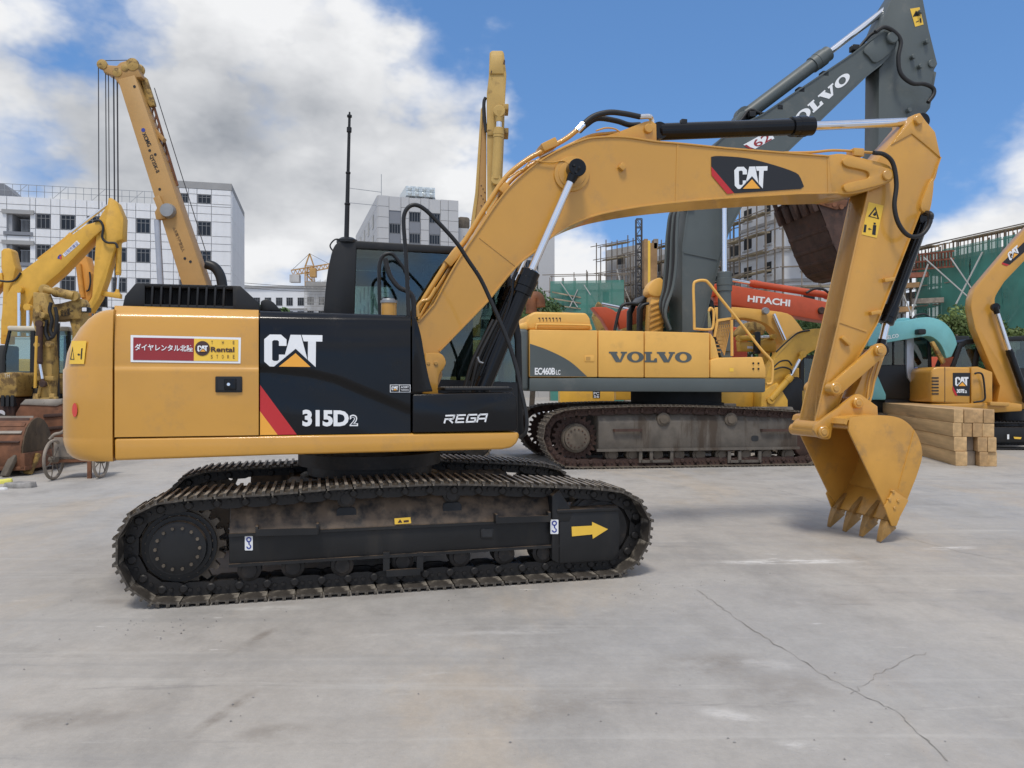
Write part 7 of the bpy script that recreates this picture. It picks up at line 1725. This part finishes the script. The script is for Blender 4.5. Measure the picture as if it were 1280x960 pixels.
    bm = BM(); p = F.at(581, 282, 1); box(bm, p.x - .7, p.x + .7, 1.2, 2.2, zl, zl + 1.4, .3); add('roof_flue', bm, 'mud_steel', B, 30, F)
grey_building()
def low_building():
    d = 135.0; x = (300 - CX) / FPX * d
    B = thing('building', 'low white building far off between the left block and the cab', 'building', (x, d, 0), 0); F = Frame(x, d, 0, B, 0)
    X = lambda px: F.at(px, 370, 0).x
    Z = lambda py: F.at(360, py, 0).z
    bm = BM(); box(bm, X(296), X(420), .02, 20, 0, Z(358.5)); fix(bm); add('wall', bm, 'wall_white', B, 0, F)
    bm = BM(); box(bm, X(384), X(424), -1, 12, Z(360), Z(353)); fix(bm); add('stair_tower', bm, 'wall_concrete', B, 0, F)
    for px in (317, 331, 345, 358, 372, 386, 400):
        for py in (372, 389): local_window(B, X(px), X(px + 8), Z(py + 10), Z(py), 0.0 if px < 384 else -1.02, 3, .3)
    unit_box(B, 'parapet', 'parapet_grey', X(296), X(384), -.3, .5, Z(360), Z(357.5)); unit_box(B, 'ledge', 'parapet_grey', X(296), X(384), -.4, .1, Z(386.5), Z(385.5))
    bm = BM()
    for k in range(26): bar(bm, (X(384 + k * 1.6), -1.6, Z(390)), (X(384 + k * 1.6), -1.6, Z(351 + (k * 7 % 4))), .08)
    for k in range(8): bar(bm, (X(384), -1.6, Z(354 + k * 5)), (X(424), -1.6, Z(354 + k * 5)), .08)
    fix(bm); stuff(add('scaffolding', bm, 'scaffold_light', B, 0, F))
low_building()
def tower_crane():
    d = 160.0; x = (387 - CX) / FPX * d
    B = thing('tower_crane', 'small distant yellow tower crane left of the cab', 'tower crane', (x, d, 0), 0); F = Frame(x, d, 0, B, 0)
    W = lambda px, py, y=0: F.at(px, py, y)
    bm = BM(); w = .8; z0 = 0; z1 = W(387, 333).z
    for sx in (-1, 1):
        for sy in (-1, 1): bar(bm, (sx * w, sy * w, 0), (sx * w * .9, sy * w, z1), .22)
    n = 16
    for k in range(n):
        za, zb = lerp(0, z1, k / n), lerp(0, z1, (k + 1) / n)
        for sy in (-1, 1): bar(bm, ((-1) ** k * w, sy * w, za), (-(-1) ** k * w, sy * w, zb), .14); bar(bm, (-w, sy * w, zb), (w, sy * w, zb), .14)
    fix(bm); add('mast', bm, 'crane_yellow', B, 0, F)
    bm = BM(); a = W(387, 317); bar(bm, (-.9, 0, z1), a, .25); bar(bm, (.9, 0, z1), a, .25)
    fix(bm); add('apex', bm, 'crane_yellow', B, 0, F)
    bm = BM(); l = W(364, 344.5); r_ = W(412, 335)
    for dz in (0, 1.1): bar(bm, (l.x, 0, l.z + dz), (r_.x, 0, r_.z + dz * .8), .22)
    for k in range(18):
        t0, t1 = k / 18, (k + 1) / 18; bar(bm, (lerp(l.x, r_.x, t0), 0, lerp(l.z, r_.z, t0) + (0 if k % 2 else 1.0)), (lerp(l.x, r_.x, t1), 0, lerp(l.z, r_.z, t1) + (1.0 if k % 2 else 0)), .14)
    fix(bm); add('jib', bm, 'crane_yellow', B, 0, F)
    bm = BM(); bar(bm, a, (l.x, 0, l.z + 1), .07); bar(bm, a, (r_.x, 0, r_.z + .8), .07); fix(bm); add('tie', bm, 'cable', B, 0, F)
    bm = BM(); p = W(369, 349); box(bm, p.x - 1, p.x + 1, -.7, .7, p.z - .7, p.z + .9, .05); add('ballast', bm, 'wall_concrete', B, 0, F)
    bm = BM(); p = W(389, 342); box(bm, p.x, p.x + 1.3, -1.4, -.2, p.z - .9, p.z + 1.0, .1); add('operator_cab', bm, 'crane_yellow', B, 0, F)
tower_crane()
def wires():
    for k, (ya, yb, d) in enumerate(((353, 356, 110), (356, 359.5, 110), (359, 363, 112))):
        a = at_depth(296, ya, d); b = at_depth(475, yb, d); bm = BM()
        tube(bm, [a, a.lerp(b, .33) - Vector((0, 0, .35)), a.lerp(b, .67) - Vector((0, 0, .35)), b], .035, 5, 4); o = add('power_line', bm, 'cable', None, 0)
        tag(o, ('topmost', 'middle', 'lowest')[k] + ' of the three power lines between the white and grey buildings', 'power line', 'power lines')
wires()

# ------------------------------------------------------------------ buildings under scaffolding
def facade(name, label, pts, ztop, wall, win=(2.6, 3.0), floors=5, net=None, seed=0, pole=(1.15, 1.5), cat='building', boards=True, slabs=False, density=.8):
    """pts: [(px, depth), ...] plan line of the front; builds wall, floor edges, openings and scaffolding along it"""
    rnd = random.Random(seed)
    P = [Vector(((px - CX) / FPX * d, d, 0)) for px, d in pts]
    B = thing(name, label, cat, P[0], 0); O = P[0]
    for a, b in zip(P, P[1:]):
        a = a - O; b = b - O; u = (b - a).normalized(); n = Vector((u.y, -u.x, 0)); L = (b - a).length
        if (n.dot(-(O + a))) < 0: n = -n
        def q(s, o, z): v = a + u * s + n * o; return Vector((v.x, v.y, z))
        def slab_box(bm, s0, s1, o0, o1, z0, z1):
            v = [bm.verts.new(q(s, o, z)) for z in (z0, z1) for s, o in ((s0, o0), (s1, o0), (s1, o1), (s0, o1))]
            for f in ((3, 2, 1, 0), (4, 5, 6, 7), (0, 1, 5, 4), (1, 2, 6, 5), (2, 3, 7, 6), (3, 0, 4, 7)): bm.faces.new([v[i] for i in f])
        fh = ztop / floors
        if not slabs:
            bm = BM(); slab_box(bm, 0, L, -10, 0, 0, ztop); fix(bm); add('wall', bm, wall, B, 0)
        else:
            for k in range(floors + 1):
                bm = BM(); slab_box(bm, 0, L, -10, .2, max(0, k * fh - .35), k * fh + .05 + (.02 if k == 0 else 0)); fix(bm); add('floor_slab', bm, wall, B, 0)
            nn = max(2, int(L / 5))
            for k in range(nn + 1):
                bm = BM(); s = min(L - .5, k * L / nn); slab_box(bm, s, s + .5, -.5, 0, .05, ztop - .3); fix(bm); add('column', bm, wall, B, 0)
            bm = BM(); slab_box(bm, 0, L, -6.2, -6, .05, ztop - .4); fix(bm); add('inner_wall', bm, 'interior_dark', B, 0)
        # openings with sills, floor by floor
        if not slabs:
            nw = max(1, int(L / win[0])); 
            for k in range(floors):
                bm = BM(); slab_box(bm, -.05, L + .05, 0, .18, k * fh - .12 if k else .0, k * fh + .12); fix(bm); add('floor_band', bm, 'wall_concrete', B, 0)
                for i in range(nw):
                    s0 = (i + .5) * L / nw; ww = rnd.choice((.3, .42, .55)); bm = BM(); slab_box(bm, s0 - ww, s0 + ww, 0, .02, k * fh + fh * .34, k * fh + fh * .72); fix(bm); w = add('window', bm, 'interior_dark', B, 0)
                    bm = BM(); slab_box(bm, s0 - ww - .1, s0 + ww + .1, 0, .12, k * fh + fh * .25, k * fh + fh * .30); fix(bm); add('sill', bm, 'wall_concrete', w, 0)
        bm = BM(); bl = BM(); nv = int(L / pole[0]); nh = int((ztop + 1.5) / pole[1])
        for o in (.7, 1.5):
            for i in range(nv + 1):
                s = i * L / nv + rnd.uniform(-.08, .08); h = ztop + rnd.uniform(.3, 1.1); t = .04
                slab_box(bm, s - t, s + t, o - t, o + t, 0, h)
            for j in range(1, nh + 1):
                z = j * pole[1] + rnd.uniform(-.06, .06); slab_box(bm, -rnd.uniform(.1, .8), L + rnd.uniform(.1, .8), o + .07 - .035, o + .07 + .035, z - .035, z + .035)
        for k in range(int(L / 4)):
            s = rnd.uniform(0, L - 3); z = rnd.uniform(0, max(1, ztop - 5)); h = rnd.uniform(4, 6); A = q(s, 1.62, z); C = q(s + rnd.choice((-1, 1)) * rnd.uniform(2, 3.5), 1.62, z + h); bar(bl, A, C, .10)
        stuff(add('scaffolding', bm, 'scaffold', B, 0)); stuff(add('scaffold_braces', bl, 'scaffold_light', B, 0))
        if boards:
            for j in range(1, nh + 1):
                if rnd.random() < density:
                    bm = BM(); s0 = rnd.uniform(0, L * .2); s1 = L - rnd.uniform(0, L * .2); slab_box(bm, s0, s1, .75, 1.45, j * pole[1] - .14, j * pole[1] - .05); fix(bm); add('walk_board', bm, 'bamboo_board', B, 0)
        if net:
            bm = BM(); ns = max(2, int(L / 3)); nz = 8; G = []
            for j in range(nz + 1):
                G.append([bm.verts.new(q(i * L / ns, 1.75 + rnd.uniform(-.08, .12), lerp(0, ztop + net[1], j / nz))) for i in range(ns + 1)])
            for j in range(nz):
                for i in range(ns): bm.faces.new((G[j][i], G[j][i + 1], G[j + 1][i + 1], G[j + 1][i]))
            add('safety_net', bm, net[0], B, 60)
    return B
s1 = facade('scaffolded_building', 'long grey concrete building wrapped in bare scaffolding behind the raised bucket', [(795, 80), (933, 66)], 14.4, 'wall_concrete', (2.4, 3), 6, None, 3)
s2 = facade('scaffolded_building', 'taller pale building wing wrapped in scaffolding just left of the raised rusty bucket', [(926, 65), (944, 63), (978, 59.5), (1045, 58.5), (1130, 60)], 16.8, 'wall_white', (2.6, 3), 7, None, 5)
s3 = facade('scaffolded_building', 'blocky concrete stair tower in scaffolding left of the dark hoist mast', [(757, 84), (797, 80.5)], 16.2, 'wall_concrete', (3, 3), 6, None, 8)
n1 = facade('netted_building', 'low building hidden by green safety net between the grey office block and scaffolding', [(690, 75), (780, 74)], 11.4, 'wall_concrete', (3, 3), 4, ('green_net', .0), 11, boards=False)
for k in range(5):
    A = at_depth(690, 365 + 8 * k, 72.9); C = at_depth(726, 372 + 7 * k, 72.9); bm = BM(); bar(bm, A - n1.location, C - n1.location, .12); fix(bm); add('net_rail', bm, 'bamboo_board', n1, 0)
for a, c in (((700, 352), (722, 384)), ((722, 362), (712, 384)), ((730, 356), (748, 384)), ((752, 366), (744, 384))):
    bm = BM(); bar(bm, at_depth(*a, 72.8) - n1.location, at_depth(*c, 72.8) - n1.location, .08); fix(bm); add('net_brace', bm, 'scaffold_light', n1, 0)
n2 = facade('netted_building', 'long half-built block behind green safety net and scaffolding at right', [(1112, 63), (1185, 57.5), (1345, 48)], 11.0, 'wall_concrete', (3, 3), 5, None, 14, slabs=True)
def right_net():
    rnd = random.Random(2); B = n2; P = [Vector(((px - CX) / FPX * d, d, 0)) - B.location for px, d in ((1144, 58.6), (1345, 46.2))]
    u = (P[1] - P[0]).normalized(); n = Vector((u.y, -u.x, 0)); L = (P[1] - P[0]).length
    if n.y > 0: n = -n
    for k in range(5):      # sheets of net laced side by side
        bm = BM(); G = []
        for j in range(9): G.append([bm.verts.new(P[0] + u * (k * L / 5 + i * L / 5 / 4 + .03) + n * rnd.uniform(-.05, .15) + Vector((0, 0, 11.4 * j / 8))) for i in range(5)])
        for j in range(8):
            for i in range(4): bm.faces.new((G[j][i], G[j][i + 1], G[j + 1][i + 1], G[j + 1][i]))
        add('safety_net', bm, 'green_net', B, 60)
    bm = BM()
    for k in range(40): p = P[0] + u * (k * L / 39) - n * .3; bar(bm, p, p + Vector((0, 0, 11.9)), .05)
    for z in (1.5, 3.2, 4.9, 6.6, 8.3, 10, 11.3): bar(bm, P[0] - n * .25 + Vector((0, 0, z)), P[1] - n * .25 + Vector((0, 0, z)), .06)
    fix(bm); stuff(add('net_poles', bm, 'plywood', B, 0))
    for (ax, ay), (bx, by) in (((1155, 322), (1220, 380)), ((1188, 322), (1218, 366)), ((1228, 315), (1195, 380)), ((1230, 318), (1268, 372)), ((1160, 330), (1138, 395)), ((1270, 310), (1240, 360)), ((1120, 345), (1140, 395))):
        bm = BM(); bar(bm, at_depth(ax, ay, 52.5) - B.location, at_depth(bx, by, 52.2) - B.location, .075); fix(bm); add('net_brace', bm, 'scaffold_light', B, 0)
    bm = BM()
    for k in range(14):
        p = at_depth(1137 + k * 4, 319 - k * .4, 58 - k * .3) - B.location; bar(bm, p - Vector((0, 0, 1.1)), p, .09)
    for dz in (0, -.55, -1.1): bar(bm, at_depth(1135, 319.5, 58) - B.location + Vector((0, 0, dz)), at_depth(1192, 313.5, 53.8) - B.location + Vector((0, 0, dz)), .12)
    fix(bm); add('red_guard_rail', bm, 'scaffold_rust', B, 0)
    for px0, px1, py, m in ((1120, 1150, 358, 'plywood'), (1140, 1180, 377, 'wood_grey'), (1118, 1140, 388, 'plywood'), (1130, 1160, 345, 'scaffold_rust')):
        a = at_depth(px0, py, 56) - B.location; b = at_depth(px1, py - 2, 55) - B.location; bm = BM(); bar(bm, a, b, .5, .35); fix(bm); add('formwork', bm, m, B, 0)
right_net()
def site_details():
    B = thing('hoist_mast', 'dark lattice hoist mast standing before the scaffolded building', 'mast', at_depth(798.5, 502, 74) * Vector((1, 1, 0)), 0)
    z1 = at_depth(798, 274, 74).z; bm = BM(); w = .27
    for sx in (-1, 1):
        for sy in (-1, 1): bar(bm, (sx * w, sy * w, 0), (sx * w, sy * w, z1), .09)
    n = 22
    for k in range(n):
        za, zb = k * z1 / n, (k + 1) * z1 / n
        for sy in (-1, 1): bar(bm, (-w, sy * w, zb), (w, sy * w, zb), .08); bar(bm, (-w * (-1) ** k, sy * w, za), (w * (-1) ** k, sy * w, zb), .06)
    fix(bm); add('lattice', bm, 'cable', B, 0)
    B = thing('formwork_shaft', 'brown and yellow plywood shaft on the scaffolded building roof line', 'formwork', at_depth(810, 502, 73) * Vector((1, 1, 0)), 0)
    for px0, px1, y0, y1, m in ((804, 808.5, 300, 360, 'plywood'), (808.5, 811.5, 302, 358, 'decal_yellow'), (811.5, 820, 305, 362, 'plywood'), (816, 821.5, 300, 312, 'wood_grey')):
        a = at_depth(px0, y1, 73) - B.location; b = at_depth(px1, y0, 73) - B.location; bm = BM(); box(bm, a.x, b.x, -.6, .6, a.z, b.z); fix(bm); add('formwork_panel', bm, m, B, 0)
    for px in (805, 819):
        a = at_depth(px, 362, 73) - B.location; bm = BM(); bar(bm, (a.x, 0, 0), (a.x, 0, a.z), .3); fix(bm); add('prop', bm, 'scaffold', B, 0)
site_details()

# ------------------------------------------------------------------ trees
def tree(px, d, h, w, m, seed, label):
    rnd = random.Random(seed); x = (px - CX) / FPX * d; T_ = thing('tree', label, 'tree', (x, d, 0), 0)
    bm = BM(); tube(bm, [(0, 0, 0), (.1, 0, h * .3), (0, .1, h * .6), (.1, .1, h * .85)], .14, 8)
    for k in range(7):
        a = rnd.uniform(0, 6.28); z = h * rnd.uniform(.3, .65); tube(bm, [(0, 0, z), (w * .3 * math.cos(a), w * .3 * math.sin(a), z + h * .1), (w * .7 * math.cos(a), w * .7 * math.sin(a), z + h * .2)], .05, 5, 3)
    add('trunk', bm, 'bark', T_, 40)
    bm = BM(); cl = []
    for k in range(26):
        a = rnd.uniform(0, 6.28); rr = w * math.sqrt(rnd.random()); z = h * rnd.uniform(.35, .95); f = 1 - abs(z / h - .62) * .9; cl.append((rr * math.cos(a) * f, rr * math.sin(a) * f, z, rnd.uniform(.16, .34) * w))
    for k in range(11000):
        c = rnd.choice(cl); v = Vector((rnd.gauss(0, 1), rnd.gauss(0, 1), rnd.gauss(0, 1))); v = v.normalized() * c[3] * rnd.uniform(.5, 1.1) * 1.2; p = Vector(c[:3]) + v * Vector((1, 1, .8)).length / 1.6
        s = rnd.uniform(.022, .05) * (d / 30); q = Vector((rnd.gauss(0, 1), rnd.gauss(0, 1), rnd.gauss(0, .6))).normalized(); t = q.orthogonal().normalized() * s; u = q.cross(t).normalized() * s * 2
        bm.faces.new([bm.verts.new(p + t * .2 - u), bm.verts.new(p + t), bm.verts.new(p + u), bm.verts.new(p - t)])
    stuff(add('crown', bm, m, T_, 0))
for a in ((1199, 34, 4.8, 1.35, 'leaf_pale', 1, 'light green bushy tree behind the turquoise excavator boom'), (1224, 36, 4.7, 1.4, 'leaf', 2, 'mid green bushy tree behind the small right-hand excavator boom'), (1266, 36, 4.1, 1.4, 'leaf_pale', 3, 'pale green tree at right edge behind the small excavator cab'),
          (1028, 32, 4.6, 1.8, 'leaf', 4, 'dark green tree peeping under the red-orange boom'), (664, 40, 6.4, 2.0, 'leaf', 5, 'green tree behind the grey machine hood, beside the main ram'), (976, 34, 4.2, 2.0, 'leaf', 6, 'small green tree seen under the arched light yellow boom'), (338, 60, 8.2, 2.4, 'leaf', 9, 'far green shrub just above the main hood, left of the cab')): tree(*a)
